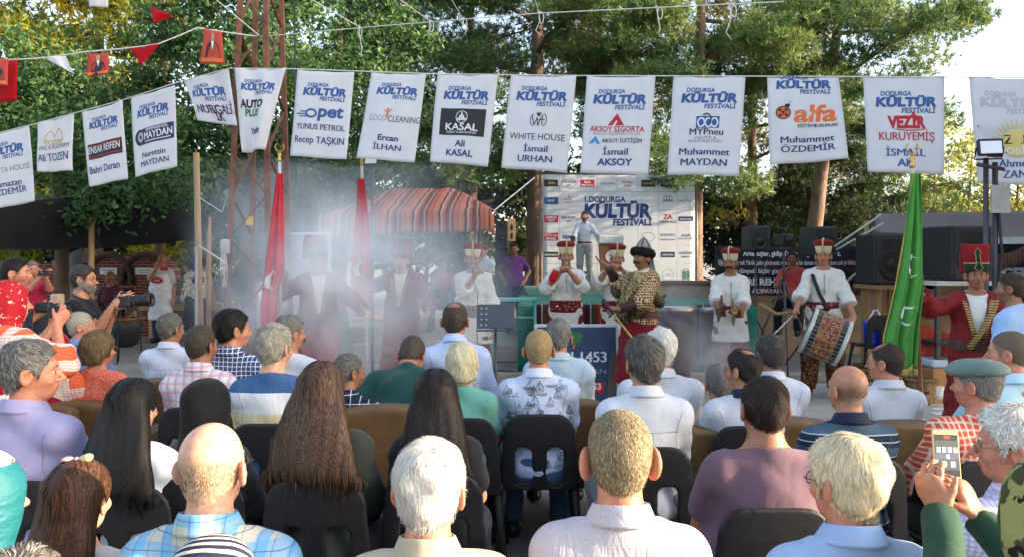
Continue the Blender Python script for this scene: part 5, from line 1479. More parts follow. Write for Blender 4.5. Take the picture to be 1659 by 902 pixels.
MICS = mk(917, 391, 10.2, 'bearded singer gripping a microphone with both hands before the stage', yaw=0, skin='tan', girth=1.1, stubble=.35, hair=hr(BROWN, 600), arms={1: ('w', P(906, 444, 9.85), (.8, -.2, -.9)), -1: ('w', P(924, 443, 9.82), (-.8, -.2, -.9))},
          hands={1: dict(dir=(-.6, .1, .6), n=(-.4, .3, -.5), curl=60), -1: dict(dir=(.5, .1, .6), n=(.4, .3, -.5), curl=60)})
HORN = mk(1000, 396, 10.5, 'horn player in white tunic blowing a horn behind the man in the fur hat', yaw=6, skin='tan', girth=1.1, stubble=.3, hair=hr(BROWN, 600), arms={1: ('w', P(984, 438, 10.1), (.8, -.1, -.9)), -1: ('w', P(1010, 440, 10.15), (-.8, -.2, -.9))},
          hands={1: dict(dir=(-.6, .1, .6), n=(-.4, .3, -.5), curl=60), -1: dict(dir=(.5, .1, .6), n=(.4, .3, -.5), curl=60)})
# ---- three janissaries with standards
def kaftan(p, coat, trim, belt, inner=None):
    inner = inner or WHC
    p.shirt(inner, 'short', .012, .004)
    ex = [cone(p.hip + [0, -.01, .12], [0, -.02, .30], .155, .24, .06, sq=((0, 1, 0), .85))]
    nb = p.neckclip(0, .45)
    pr = list(p.torso)
    for d in (-1, 1): pr += [cone(p.shj[d], p.el[d], .058, .054, .03), cone(p.el[d], p.el[d] + (p.wr[d] - p.el[d]) * .95, .052, .046, .03, cut=True)]
    pr += ex
    def clip(X, Y, Z):
        zr = Z - p.hip[2]
        gap = np.where((Y > .02) & (zr > .12), .016 + .16 * np.clip(zr - .14, 0, .4) - np.abs(X), -.1)           # open front
        return np.maximum(np.maximum(nb(X, Y, Z), gap * .8), .30 - Z)
    p.garment('kaftan', pr, coat, .028, .006, clip, h=.011)
    p.trousers(REDC, wide=.03, top=.0, end=.9); p.shoes(pm('red leather shoe', rgb(110, 30, 28), .5, .2))
    m = MB()
    for d in (-1, 1):
        q = [p.T(d * x, y, z) for x, y, z in ((.105, .0, .53), (.10, .10, .47), (.082, .153, .38), (.058, .165, .28), (.03, .165, .16))]
        m.tube(q, .020, trim, 8, flat=.3)
    m.build('braid', p.root)
    p.belt(belt, .10, .10, infl=.042)
t = NT('red brocade'); t.set(.75, .3); t.base(t.mix(t.ramp(t.noise(13, 3, .6, None, .8), .60, .66), rgb(122, 24, 28), rgb(60, 14, 20))); t.bump(t.noise(160, 2), .3, .01); BROC = t.m
TRIM = plaid('gold black braid', rgb(170, 140, 86), [('Z', .022, 0, .4, rgb(70, 30, 28), .9)], .4)
p = Person(1582, 387, 6.5, 'standard bearer in a red brocade coat and tall green banded cap holding the green flag', face=R(158), pose='stand', lean=0, hat=.20, skin='brown', girth=1.12, hair=hr(BLACK, 800), sc=None, arms={1: ('w', P(1494, 478, 6.35), (.4, -.5, -.8)), -1: ('w', P(1628, 560, 6.15), (-.7, -.4, -.6))}, hands={1: dict(dir=(.6, .3, .3), n=(0, -.4, 1), curl=65)}, h=.007, hf=.005)
kaftan(p, BROC, TRIM, pm('brown leather belt', rgb(70, 42, 34), .5, .3, 12, .4, 60)); p.bork(); GREENB = p
m = MB(); q = [p.T(x, y, z) for x, y, z in ((-.15, .03, .52), (-.11, .13, .42), (-.05, .185, .30), (.01, .195, .19), (.08, .19, .08))]; m.tube(q, .028, TRIM, 8, flat=.3); m.build('baldric', p.root)
p = Person(517, 374, 8.6, 'standard bearer in a red coat and tall cap wrapped in thick smoke', face=R(196), pose='stand', lean=0, hat=.20, yaw=-30, skin='tan', girth=1.15, hair=hr(BLACK, 600), arms={1: ('w', P(455, 442, 8.5), (.4, -.5, -.8)), -1: ('w', P(588, 500, 8.3), (-.7, -.4, -.6))}, hands={1: dict(dir=(.7, .3, .3), n=(0, -.4, 1), curl=65)}, h=.009, hf=.007)
kaftan(p, BROC, TRIM, pm('brown leather belt', rgb(70, 42, 34), .5, .3, 12, .4, 60)); p.bork(rgb(50, 40, 60)); SM1 = p
p = Person(650, 381, 9.9, 'standard bearer in a gold trimmed red vest standing in thin smoke', face=R(176), pose='stand', lean=0, hat=.20, skin='fair', girth=1.1, hair=hr(GREY, 500), arms={1: ('w', P(592, 440, 9.8), (.4, -.5, -.8)), -1: ('w', P(694, 500, 9.6), (-.7, -.4, -.6))}, hands={1: dict(dir=(.7, .3, .3), n=(0, -.4, 1), curl=65)}, h=.009, hf=.007)
kaftan(p, BROC, TRIM, pm('brown leather belt', rgb(70, 42, 34), .5, .3, 12, .4, 60)); p.bork(rgb(70, 70, 70)); SM2 = p
# ---- the speaker in the fur hat
t = NT('gold lattice brocade'); t.set(.7, .35); ck = t.n('ShaderNodeTexVoronoi'); ck.inputs['Scale'].default_value = 38; ck.inputs['Randomness'].default_value = .15; t.l(t.coord(), ck.inputs[0])
t.base(t.mix(t.ramp(ck.outputs['Distance'], .44, .50), rgb(84, 18, 24), rgb(186, 160, 116))); t.bump(t.noise(150, 2), .3, .01); LAT = t.m
t = NT('gold figured silk'); t.set(.6, .4); n1 = t.noise(26, 2, .5, (1, 1, .6), 2.0); t.base(t.mix(t.ramp(t.math('ABSOLUTE', t.math('SUBTRACT', n1, .5)), .035, .06), rgb(184, 162, 108), rgb(70, 50, 32))); FIG = t.m
V = Person(1040, 379, 8.6, 'commander in a black fur hat and fur edged gold coat stretching out an arm', face=R(108), pose='stand', lean=-3, hat=.14, yaw=-22, pitch=4, skin='brown', girth=1.15, belly=.3, stubble=.2, hair=hr(BLACK, 900, low=.01), h=.008, hf=.0055,
           arms={1: ('w', P(985, 432, 8.9), (.2, -.6, -.8)), -1: ('w', P(1003, 500, 8.25), (-.9, -.6, -.3))}, hands={1: dict(dir=(.25, .75, .45), n=(-.3, -.5, .8), curl=12, spread=.5), -1: dict(dir=(.35, .8, .1), n=(.3, -.2, -.9), curl=65)},
           legs={1: ((.12, .10, .50), (.13, .06, .08)), -1: ((-.10, .0, .50), (-.12, -.14, .08))})
V.moustache((40, 32, 28), 1.1, 1.0, .012)
V.shirt(cloth('cream silk', rgb(206, 196, 164)), 'short', .014, .003, neck_in=True, drop=-.03)
q_ = 1.03
pr = list(V.torso)
for d in (-1, 1): pr += [cone(V.shj[d], V.el[d], .068, .066, .03), cone(V.el[d], V.el[d] + (V.wr[d] - V.el[d]) * .25, .064, .058, .03, cut=True)]
nb = V.neckclip(.0, .5)
V.garment('coat', pr, LAT, .022, .006, lambda X, Y, Z: np.maximum(np.maximum(nb(X, Y, Z), V.hip[2] + .02 - Z), np.where((Y > .03), .01 + .22 * np.clip(Z - V.hip[2] - .22, 0, .4) - np.abs(X), -.1)), h=.009)
sk = [cone(V.hip + [0, -.01, .12], [0, 0, .32], .16, .27, .05, sq=((0, 1, 0), .9))]
V.garment('skirt', sk, REDC, .02, .016, lambda X, Y, Z: np.maximum(.34 - Z, Z - V.hip[2] - .12) + 0 * X, h=.011)
V.trousers(EMB, wide=.02, top=.0, end=.9); V.shoes(pm('dark boot', rgb(40, 22, 20), .5))
V.belt(pm('brown leather belt', rgb(70, 42, 34), .5, .3, 12, .4, 60), .12, .07, infl=.045)
def fur(p, name, prims, pal, n, L, infl=0, w=.005, clip=None, lift=.8, mess=.6, grav=-.6):
    """fur on body-frame primitives"""
    M0, R0 = p.hc.copy(), p.Rh.copy(); p.hc, p.Rh = np.zeros(3), np.eye(3)
    lo = np.min([q.lo for q in prims], 0) - .05; hi = np.max([q.hi for q in prims], 0) + .05
    def fn(x, y, z):
        d = None
        for q in prims:
            e = q.fn(x, y, z) - infl; d = e if d is None else smin(d, e, q.k)
        return d if clip is None else np.maximum(d, clip(x, y, z))
    p.fuzz(name, fn, Hair(pal=pal, n=n, L=L, w=w, lift=lift, mess=mess), lambda q: np.array([0, 0, grav]) + 0 * q, lo, hi, h=.009)
    p.hc, p.Rh = M0, R0
OLIVE = ((58, 46, 32), (92, 76, 50), (140, 124, 84), (36, 28, 22))
# wide figured mantle over the shoulders, edged with fur
mant = [cone(V.T(0, -.03, .49), V.T(-.15, .0, .43), .095, .072, .05), cone(V.T(0, -.03, .49), V.T(.15, .0, .43), .095, .072, .05), cone(V.T(-.10, .07, .46), V.T(.02, .15, .20), .075, .06, .04), cone(V.T(.10, .07, .46), V.T(.02, .15, .20), .075, .06, .04), cone(V.T(0, -.09, .47), V.T(0, -.11, .28), .10, .10, .05)]
V.garment('mantle', mant, FIG, .012, .005, lambda X, Y, Z: np.maximum(nb(X, Y, Z), np.where(Y > .04, .012 + .12 * np.clip(Z - V.hip[2] - .25, 0, .4) - np.abs(X - .01), -.1)), h=.009)
edge = []
for d in (-1, 1):
    P0 = [V.T(d * .05, -.21, .30), V.T(d * .17, -.14, .33), V.T(d * .245, -.02, .40), V.T(d * .21, .10, .36), V.T(d * .14, .175, .28), V.T(d * .05, .215, .14)]
    edge += [cone(a, b, .046, .046, .02) for a, b in zip(P0[:-1], P0[1:])]
fur(V, 'fur_trim', edge, [rgb(c) for c in OLIVE], 2600, .05, 0, .006) if False else fur(V, 'fur_trim', edge, OLIVE, 4500, .06, 0, .006)
for d in (-1, 1):
    ax = nrm(V.wr[d] - V.el[d]); c0 = V.el[d] + ax * .03
    m = MB(); lt = pm('studded leather cuff', rgb(60, 30, 26), .45, .3, 20, .3, 80); m.tube([c0 + ax * s for s in (.02, .09, .17, .215)], [.064, .057, .046, .044], lt, 14); m.build('cuff', V.root)
    fur(V, 'fur_trim', [cone(c0 - ax * .02, c0 + ax * .02, .066, .064, .02)], OLIVE, 700, .045, 0, .006)
# hat: black fur ring, pale pointed cap with dark straps, cloth tail
V0 = (V.hc.copy(), V.Rh.copy())
def ringfn(x, y, z): return np.sqrt((np.sqrt((x / 1.0) ** 2 + ((y + .012) / 1.14) ** 2) - .092) ** 2 + ((z - .062 - .1 * y) * .8) ** 2) - .034
V.fuzz('fur_hat_band', ringfn, Hair(pal=((20, 18, 18), (34, 30, 28), (12, 11, 11)), n=2600, L=.018, w=.004, lift=.9, mess=.8), lambda q: np.array([0, -.1, -.3]) + 0 * q, lo=(-.19, -.21, -.03), hi=(.19, .19, .16), h=.008)
m = MB(); pl = cloth('pale grey felt', rgb(150, 136, 134)); dk = pm('dark leather strap', rgb(40, 26, 28), .5); wh = cloth('white veil', rgb(200, 198, 194))
m.lathe([(.088, .07), (.083, .11), (.062, .16), (.034, .20), (.008, .225)], pl, (0, -.02, 0), 22, None, 1, 1.12)
for a in range(6):
    t_ = a * math.pi / 3; m.tube([(math.cos(t_) * r, math.sin(t_) * r * 1.12 - .02, z) for r, z in ((.090, .08), (.086, .11), (.066, .158), (.037, .20), (.004, .228))], .006, dk, 6, flat=.6)
m.tube([(0, -.02, .215), (0, -.02, .245)], [.008, .003], dk, 6)
m.xf(V.Hm()).build('hat_crown', V.root)
m = MB(); m.grid(lambda u, v: np.stack([(u - .5) * (.06 + .12 * v) , -.05 - .12 * v ** .6 - .02 * np.cos((u - .5) * 5), .21 - .40 * v], -1), 8, 12, wh, True, .004); m.xf(V.Hm()).build('hat_veil', V.root)
# ------------------------------------------------------------------ seats
def black_chair_parts(root):
    bk = pm('black plastic', (.016, .016, .018), .5, .25, 20, .12, 140, spec=.25)
    def back(X, Y, Z):
        # upright panel bent round the sitter, round shoulders, two tall slots
        c = -.235 - .16 * (Z - .42) * .55 + .30 * X * X
        hw = .215 - .03 * np.clip((Z - .45) / .4, 0, 1)
        qx, qz = np.abs(X) - (hw - .10), Z - (.84 - .10)
        out = np.where((qx > 0) & (qz > 0), np.sqrt(np.maximum(qx, 0) ** 2 + np.maximum(qz, 0) ** 2), np.maximum(qx, qz)) - .10
        sl = np.sqrt((np.maximum(np.abs(np.abs(X) - .085) - .012, 0)) ** 2 + np.maximum(np.abs(Z - .55) - .075, 0) ** 2) - .032
        d = np.maximum(np.maximum(out, -sl), .42 - Z)
        return np.maximum(d, np.abs(Y - c) - .011)
    xs, ys, zs = np.arange(-.25, .25, .009), np.arange(-.36, -.12, .008), np.arange(.40, .88, .009)
    G = back(xs[:, None, None], ys[None, :, None], zs[None, None, :]).astype(np.float32)
    V, Q = nets(G, xs, ys, zs); V = smooth_mesh(V, Q, 2, .5)
    quad_mesh('backrest', V, Q, [bk], root)
    m = MB(); m.grid(lambda u, v: np.stack([(u - .5) * (.44 - .03 * v), -.235 + .46 * v, .435 + .02 * np.cos((u - .5) * 3) * 0 + .05 * (u - .5) ** 2 + .012 * np.cos(v * 5)], -1), 10, 10, bk, True, .018); m.build('seat', root)
    for sx, sy in ((-1, -1), (1, -1), (-1, 1), (1, 1)):
        m = MB(); m.tube([(sx * .19, sy * .19 - .01, .43), (sx * .215, sy * .225 - .01, .2), (sx * .235, sy * .25 - .01, .0)], [.03, .026, .02], bk, 8, flat=.7); m.build('leg', root)
def tan_chair_parts(root):
    lt = pm('tan leather', rgb(98, 74, 46), .55, .22, 7, .25, 60, spec=.4); wd = pm('dark wood', rgb(54, 36, 26), .5, .2, 8)
    m = MB(); m.box((0, .02, .38), (.56, .56, .16), lt, bev=.05); m.build('seat', root)
    def rb(X, Y, Z):
        y0 = -.30 - .12 * (Z - .4)
        hz = .80 - .40 * X * X
        return smin(np.maximum(np.maximum(np.abs(X) - .25, np.abs(Y - y0) - .055), np.maximum(.28 - Z, Z - hz)) , 1.0 + 0 * X + 0 * Y + 0 * Z, 0) - .018
    xs, ys, zs = np.arange(-.34, .34, .016), np.arange(-.48, -.16, .014), np.arange(.22, .92, .016)
    G = rb(xs[:, None, None], ys[None, :, None], zs[None, None, :]).astype(np.float32)
    V, Q = nets(G, xs, ys, zs); V = smooth_mesh(V, Q, 3, .5); quad_mesh('backrest', V, Q, [lt], root)
    for sx in (-1, 1):
        m = MB(); m.box((sx * .315, -.03, .40), (.08, .52, .42), lt, bev=.03); m.build('armrest', root)
    for sx in (-1, 1):
        for sy in (-1, 1):
            m = MB(); m.tube([(sx * .26, sy * .22, .31), (sx * .28, sy * .24, 0)], [.024, .016], wd, 8); m.build('leg', root)
PROTO = {}
for p, short, kind in SEATS:
    rz = p.a
    c = p.toworld(p.hip * [1, 1, 0]) + rotz(rz) @ np.array([0, .09, 0]); c[2] = p.root.location[2] if p.pose == 'sit' else 0
    if p.label.startswith('man in a grey cap'): c[2] = .30
    nm, mk_, cat, grp, lb = ('plastic_chair', black_chair_parts, 'chair', 'black plastic chairs set out for the audience', 'black plastic chair with slotted back under ') if kind == 'black' else ('armchair', tan_chair_parts, 'armchair', 'tan leather armchairs of the front rows', 'tan leather armchair with rounded back under ')
    if kind not in PROTO:
        o = empty(nm, c, lb + short, cat, rz, grp); mk_(o); PROTO[kind] = o
    else:
        o = copy_tree(PROTO[kind]); o.location = tuple(c); o.rotation_euler = (0, 0, rz); o['label'] = lb + short

# ------------------------------------------------------------------ inks
INK = {k: pm('ink ' + k, rgb(*v), .7, .06, 10) for k, v in dict(blue=(52, 82, 140), navy=(44, 50, 92), deep=(40, 58, 110), red=(172, 34, 52), black=(40, 40, 46), grey=(120, 120, 130), pale=(150, 156, 170), orange=(206, 104, 52), gold=(190, 152, 60), white=(214, 214, 216), green=(52, 110, 70), sky=(60, 130, 190), faint=(168, 172, 182), fyellow=(200, 180, 110)).items()}
BAN = cloth('white banner cloth', rgb(232, 232, 236), .03, .12, .5)
BACKB = pm('banner hem', rgb(40, 36, 70), .8)
def bilinear(tl, tr, bl, br, bulge=.03, rip=.012, ph=0., twist=0., norm=(0, -1, 0)):
    tl, tr, bl, br = (np.asarray(a, float) for a in (tl, tr, bl, br)); norm = nrm(norm)
    def fn(u, v):
        u, v = np.asarray(u, float)[..., None], np.asarray(v, float)[..., None]
        p = (tl * (1 - u) + tr * u) * (1 - v) + (bl * (1 - u) + br * u) * v
        d = bulge * np.sin(np.pi * np.clip(v, 0, 1)) * np.sin(np.pi * np.clip(u, 0, 1)) + rip * np.sin(7.5 * u + 2.2 * v + ph) * (.25 + v) + rip * .6 * np.sin(13 * u - 4 * v + ph * 2) * (1 - v) * .7
        sag = .012 * np.sin(np.pi * np.clip(u, 0, 1)) * (1 - v)
        return p + norm * d - np.array([0, 0, 1.]) * sag
    return fn
def sheet(name, label, cat, fn, w, h, mat, thick=.003, n=(18, 26), group=None):
    m = MB(); m.grid(fn, n[0], n[1], mat, True, thick)
    return m, Print(m, fn, w, h, .0028 + thick / 2)
def kultur(pr, x, y, s, b='blue', skipdod=False):
    """the festival lettering; x, y = left edge and top, s = width"""
    k = INK[b]
    if not skipdod: pr.text('DODURGA', x + s * .34, y + s * .105, s * .085, k, .03, .12, s * .50, sx=2)
    pr.text('KÜLTÜR', x + s * .5, y + s * .30, s * .165, k, .055, .10, s * 1.0, sx=2)
    pr.text('FESTİVALİ', x + s * .98, y + s * .42, s * .09, k, .03, .12, s * .56, sx=2, align='r')

BN = []   # banners: corners in the picture, artwork, label
def dep(x): return float(np.interp(x, [-30, 370, 480, 1700], [10.2, 8.75, 8.6, 7.1]))
def banner(c, label, art, bulge=.03, rip=.012, dy=0., hy=True):
    (ax, ay), (bx, by), (cx, cy), (dx, dy_) = c
    tl, tr, br, bl = P(ax, ay, dep(ax)), P(bx, by, dep(bx)), P(cx, cy, dep(bx) - .10 + dy), P(dx, dy_, dep(ax) - .10 + dy)
    w = np.linalg.norm(tr - tl); h = np.linalg.norm(bl - tl)
    n = np.cross(tl - bl, tr - tl); n = n if n[1] < 0 else -n
    org = (tl + tr) / 2; fn0 = bilinear(tl - org, tr - org, bl - org, br - org, bulge, rip, ax * .1, norm=n)
    m, pr = sheet('hanging_banner', label, 'banner', fn0, w, h, BAN)
    art(pr, w, h)
    # hem along the side, on the cloth's back edge
    o = m.build('hanging_banner', None, org); tag(o, label, 'banner', 'white festival banners strung across the square')
def names(pr, w, h, a, b=None, y=.80, k='deep', cap=.075):
    pr.text(a, w * .5, h * y, w * cap * 1.35, INK[k], .03, 0, w * .82, sx=1.12)
    if b: pr.text(b, w * .5, h * (y + .105), w * cap * 1.35, INK[k], .03, 0, w * .82, sx=1.12)
def art_pitta(p, w, h): kultur(p, w * .16, h * .12, w * .7); p.text("O'S PITTA HOUSE", w * .5, h * .55, w * .09, INK['grey'], .0, 0, w * .9); names(p, w, h, 'Ramazan', 'ÖZDEMİR', .74)
def art_tozen(p, w, h):
    p.text('KÜLTÜR', w * .6, h * .03, w * .05, INK['faint'], .03); p.line([(w * .25, h * .46), (w * .3, h * .3), (w * .42, h * .22), (w * .5, h * .36), (w * .62, h * .2), (w * .72, h * .3), (w * .76, h * .46)], w * .02, INK['gold'])
    p.text('TOZEN', w * .5, h * .50, w * .10, INK['gold'], .02); p.text('VİNÇ & PLATFORM', w * .5, h * .58, w * .075, INK['grey'], .02, 0, w * .85); p.text('Ali TOZEN', w * .48, h * .80, w * .15, INK['deep'], .03, 0, w * .86)
def art_ensar(p, w, h):
    kultur(p, w * .16, h * .10, w * .72); p.rect(w * .08, h * .46, w * .86, h * .20, INK['black']); p.rect(w * .08, h * .485, w * .86, h * .012, INK['red'], 1); p.rect(w * .08, h * .625, w * .86, h * .012, INK['red'], 1)
    p.text('ENSAR REIFEN', w * .5, h * .585, w * .13, INK['white'], .03, .1, w * .8, layer=1); p.text('Bahri Duran', w * .46, h * .84, w * .13, INK['deep'], .02, 0, w * .8)
def art_maydan(p, w, h):
    kultur(p, w * .14, h * .12, w * .74); p.rect(w * .26, h * .44, w * .70, h * .20, INK['navy']); p.disc(w * .20, h * .54, w * .13, h * .10, INK['black'], 1); p.disc(w * .23, h * .54, w * .08, h * .065, INK['pale'], 2); p.disc(w * .23, h * .54, w * .03, h * .025, INK['black'], 3)
    p.text('REIFENHANDEL', w * .62, h * .485, w * .05, INK['white'], .02, 0, w * .6, layer=1); p.text('MAYDAN', w * .63, h * .585, w * .13, INK['white'], .04, 0, w * .6, layer=1); p.rect(w * .34, h * .605, w * .56, h * .010, INK['white'], 1); names(p, w, h, 'Nurettin', 'MAYDAN', .80)
def art_nurgali(p, w, h): kultur(p, w * .12, h * .16, w * .74); p.ring(w * .55, h * .82, w * .46, h * .18, w * .012, INK['red'], 0, 24, math.pi, 2 * math.pi); p.text('NURGALİ', w * .56, h * .80, w * .15, INK['navy'], .04, .05, w * .78); p.text('İK', w * .58, h * .93, w * .13, INK['black'], .03)
def art_auto(p, w, h): kultur(p, w * .14, h * .12, w * .74); p.text('AUTO', w * .40, h * .48, w * .15, INK['black'], .05); p.text('PLUS', w * .42, h * .58, w * .13, INK['green'], .05); p.text('Yasin', w * .55, h * .80, w * .13, INK['deep'], .03)
def art_opet(p, w, h):
    kultur(p, w * .14, h * .13, w * .76); b = INK['blue']
    for i, (x, l) in enumerate(((.13, .13), (.06, .20), (.11, .15))): p.rect(w * x, h * (.475 + .028 * i), w * l, h * .014, b)
    p.ring(w * .33, h * .50, w * .105, h * .055, w * .035, b); p.text('pet', w * .66, h * .535, w * .21, b, .035, .1, w * .46, sx=1.1)
    p.text('YUNUS PETROL', w * .5, h * .685, w * .10, INK['deep'], .03, 0, w * .84); p.text('Recep TAŞKIN', w * .5, h * .84, w * .12, INK['deep'], .03, 0, w * .86)
def art_clean(p, w, h):
    kultur(p, w * .16, h * .10, w * .74); p.text('GOOD', w * .27, h * .56, w * .115, INK['pale'], .0, 0, w * .32); p.text('CLEANING', w * .73, h * .565, w * .115, INK['black'], .01, 0, w * .54)
    p.poly([(w * .40, h * .56), (w * .42, h * .47), (w * .34, h * .42), (w * .43, h * .45), (w * .52, h * .41), (w * .45, h * .47), (w * .46, h * .56), (w * .43, h * .49)], INK['orange'], 1); p.disc(w * .435, h * .425, w * .022, w * .022, INK['orange'], 1); names(p, w, h, 'Ercan', 'İLHAN', .78)
def art_kasal(p, w, h):
    kultur(p, w * .14, h * .12, w * .76); p.rect(w * .12, h * .39, w * .76, h * .30, INK['black']); p.ring(w * .49, h * .485, w * .10, w * .10, w * .010, INK['white'], 1)
    for x, t in ((.43, .03), (.46, .06), (.49, .09), (.52, .06), (.55, .03)): p.rect(w * (x - .012), h * (.525 - t), w * .024, h * t, INK['white'], 1)
    p.text('KASAL', w * .5, h * .632, w * .115, INK['white'], .015, 0, w * .6, sx=1.2, layer=1); p.text('İNŞAAT & DEKORASYON', w * .5, h * .668, w * .038, INK['white'], .0, 0, w * .5, layer=1); names(p, w, h, 'Ali', 'KASAL', .81)
def art_white(p, w, h):
    kultur(p, w * .12, h * .10, w * .78); p.ring(w * .5, h * .475, w * .13, w * .13, w * .012, INK['black'], 0, 24, -.9, .9); p.ring(w * .5, h * .475, w * .13, w * .13, w * .012, INK['black'], 0, 24, math.pi - .9, math.pi + .9)
    p.line([(w * .40, h * .43), (w * .44, h * .53), (w * .48, h * .45), (w * .50, h * .54), (w * .54, h * .44)], w * .014, INK['black']); p.line([(w * .56, h * .42), (w * .56, h * .53)], w * .014, INK['black']); p.line([(w * .50, h * .475), (w * .60, h * .475)], w * .012, INK['black'])
    for a in (-.5, -.25, 0, .25, .5): p.line([(w * .5, h * .44), (w * (.5 + math.sin(a) * .08), h * (.44 - math.cos(a) * .045))], w * .012, INK['black'])
    p.text('WHITE HOUSE', w * .5, h * .685, w * .10, INK['black'], .0, 0, w * .84, sx=1.1); names(p, w, h, 'İsmail', 'URHAN', .81)
def art_aksoy(p, w, h):
    kultur(p, w * .12, h * .12, w * .78); p.poly([(w * .36, h * .51), (w * .49, h * .385), (w * .60, h * .51), (w * .53, h * .51), (w * .485, h * .45), (w * .43, h * .51)], INK['red']); p.poly([(w * .47, h * .51), (w * .50, h * .475), (w * .53, h * .51)], INK['red'])
    p.text('AKSOY SİGORTA', w * .5, h * .575, w * .085, INK['red'], .02, 0, w * .80); p.text('ARACILIK HİZMETLERİ LTD. ŞTİ.', w * .5, h * .61, w * .04, INK['grey'], .01, 0, w * .7)
    p.poly([(w * .10, h * .70), (w * .19, h * .62), (w * .27, h * .70), (w * .21, h * .70), (w * .19, h * .67), (w * .16, h * .70)], INK['sky']); p.text('AKSOY İLETİŞİM', w * .58, h * .685, w * .062, INK['black'], .02, 0, w * .58); names(p, w, h, 'İsmail', 'AKSOY', .81)
def art_pneu(p, w, h):
    kultur(p, w * .13, h * .10, w * .78); p.rect(w * .36, h * .41, w * .32, h * .12, INK['blue'])
    for x in (.43, .53, .61): p.disc(w * x, h * .475, w * .055, h * .052, INK['white'], 1); p.disc(w * x, h * .475, w * .034, h * .036, INK['blue'], 2)
    p.ring(w * .50, h * .45, w * .07, h * .07, w * .018, INK['black'], 3, 20, -2.4, 1.0); p.text('MYPneu', w * .51, h * .60, w * .10, INK['navy'], .03, 0, w * .46, sx=1.15); p.text('VENTE &', w * .5, h * .645, w * .045, INK['grey'], .01, 0, w * .4, sx=1.3); p.text('MONTAGE PNEU', w * .5, h * .678, w * .045, INK['grey'], .01, 0, w * .46, sx=1.3); names(p, w, h, 'Muhammet', 'MAYDAN', .80)
def art_alfa(p, w, h):
    kultur(p, w * .12, h * -.04, w * .76); p.disc(w * .20, h * .42, w * .10, w * .105, INK['orange']); p.ring(w * .20, h * .42, w * .10, w * .105, w * .014, INK['black'], 1)
    for x, y in ((.16, .39), (.24, .39), (.16, .45), (.24, .45), (.20, .42)): p.disc(w * x, h * y, w * .02, w * .022, INK['black'], 2)
    p.disc(w * .26, h * .34, w * .035, w * .03, INK['black'], 1); p.line([(w * .27, h * .33), (w * .31, h * .29)], w * .006, INK['black'], 1); p.text('alfa', w * .62, h * .53, w * .27, INK['orange'], .03, .15, w * .60, sx=1.15)
    p.text('EĞİTİM', w * .48, h * .60, w * .05, INK['black'], .02, .1, w * .2); p.text('KURUMLARI', w * .76, h * .60, w * .05, INK['black'], .02, .1, w * .30); p.poly([(w * .585, h * .565), (w * .63, h * .565), (w * .61, h * .61)], INK['blue']); names(p, w, h, 'Muhammet', 'ÖZDEMİR', .77)
def art_vezir(p, w, h):
    kultur(p, w * .14, h * .14, w * .76); p.text('VEZİR', w * .52, h * .54, w * .16, INK['red'], .06, -.05, w * .48, sx=1.1); p.disc(w * .62, h * .44, w * .03, w * .05, INK['red']); p.ring(w * .56, h * .545, w * .2, h * .03, w * .016, INK['red'], 0, 16, .3, 2.8); p.text('KURUYEMİŞ', w * .52, h * .67, w * .115, INK['red'], .02, 0, w * .70); names(p, w, h, 'İSMAİL', 'AK', .83, 'blue')
def art_san(p, w, h):
    kultur(p, w * .10, h * .12, w * .8, 'faint'); p.poly([(w * .05, h * .46), (w * 1.0, h * .46), (w * 1.0, h * .76), (w * .18, h * .70)], INK['black']); c = (w * .56, h * .62)
    for i in range(15):
        a = math.pi * (1 + i / 14); p.poly([(c[0] + math.cos(a - .07) * w * .22, c[1] + math.sin(a - .07) * w * .22), (c[0] + math.cos(a) * w * .36, c[1] + math.sin(a) * w * .36), (c[0] + math.cos(a + .07) * w * .22, c[1] + math.sin(a + .07) * w * .22)], INK['fyellow'], 1)
    p.disc(c[0], c[1], w * .20, w * .20, INK['fyellow'], 1); p.text('ZAN', c[0], c[1] + h * .01, w * .13, INK['black'], .04, 0, layer=2); p.text('MOBİLYA', w * .6, h * .725, w * .10, INK['white'], .03, 0, w * .7, layer=2); p.text('Ahmet', w * .52, h * .84, w * .11, INK['blue'], .03); p.text('ZAN', w * .52, h * .94, w * .11, INK['blue'], .03)
banner(((-28, 222), (47, 204), (57, 326), (-20, 342)), 'white banner with a pitta house line and the name Ramazan', art_pitta)
banner(((60, 200), (120, 183), (118, 277), (63, 279)), 'short folded white banner reading Ali TOZEN', art_tozen, rip=.02)
banner(((134, 182), (199, 163), (206, 290), (145, 303)), 'white banner with a black and red ENSAR bar', art_ensar)
banner(((212, 158), (283, 138), (286, 270), (218, 287)), 'white banner with a tyre and MAYDAN on a navy bar', art_maydan)
banner(((297, 130), (370, 112), (388, 205), (322, 196)), 'white banner wrapped round the mast with NURGALİ cut off', art_nurgali, .05, .03)
banner(((381, 111), (465, 111), (428, 242), (394, 248)), 'white banner twisted by the wind beside the mast, with AUTO lettering', art_auto, .06, .04)
banner(((482, 113), (574, 117), (562, 259), (470, 253)), 'white banner with blue fuel logo and YUNUS PETROL', art_opet)
banner(((602, 118), (690, 120), (672, 264), (577, 256)), 'white banner with a little orange figure and CLEANING', art_clean)
banner(((709, 120), (807, 121), (790, 270), (696, 262)), 'white banner with a dark KASAL panel', art_kasal)
banner(((828, 122), (934, 123), (918, 280), (812, 272)), 'white banner reading WHITE HOUSE under a round monogram', art_white)
banner(((951, 124), (1062, 123), (1050, 284), (940, 280)), 'white banner with a red triangle and AKSOY SİGORTA', art_aksoy)
banner(((1091, 124), (1208, 124), (1197, 285), (1081, 283)), 'white banner with tyres on a blue block and MYPneu', art_pneu)
banner(((1243, 125), (1359, 125), (1374, 258), (1247, 268)), 'white banner with an orange ladybird and alfa', art_alfa, .04, .02)
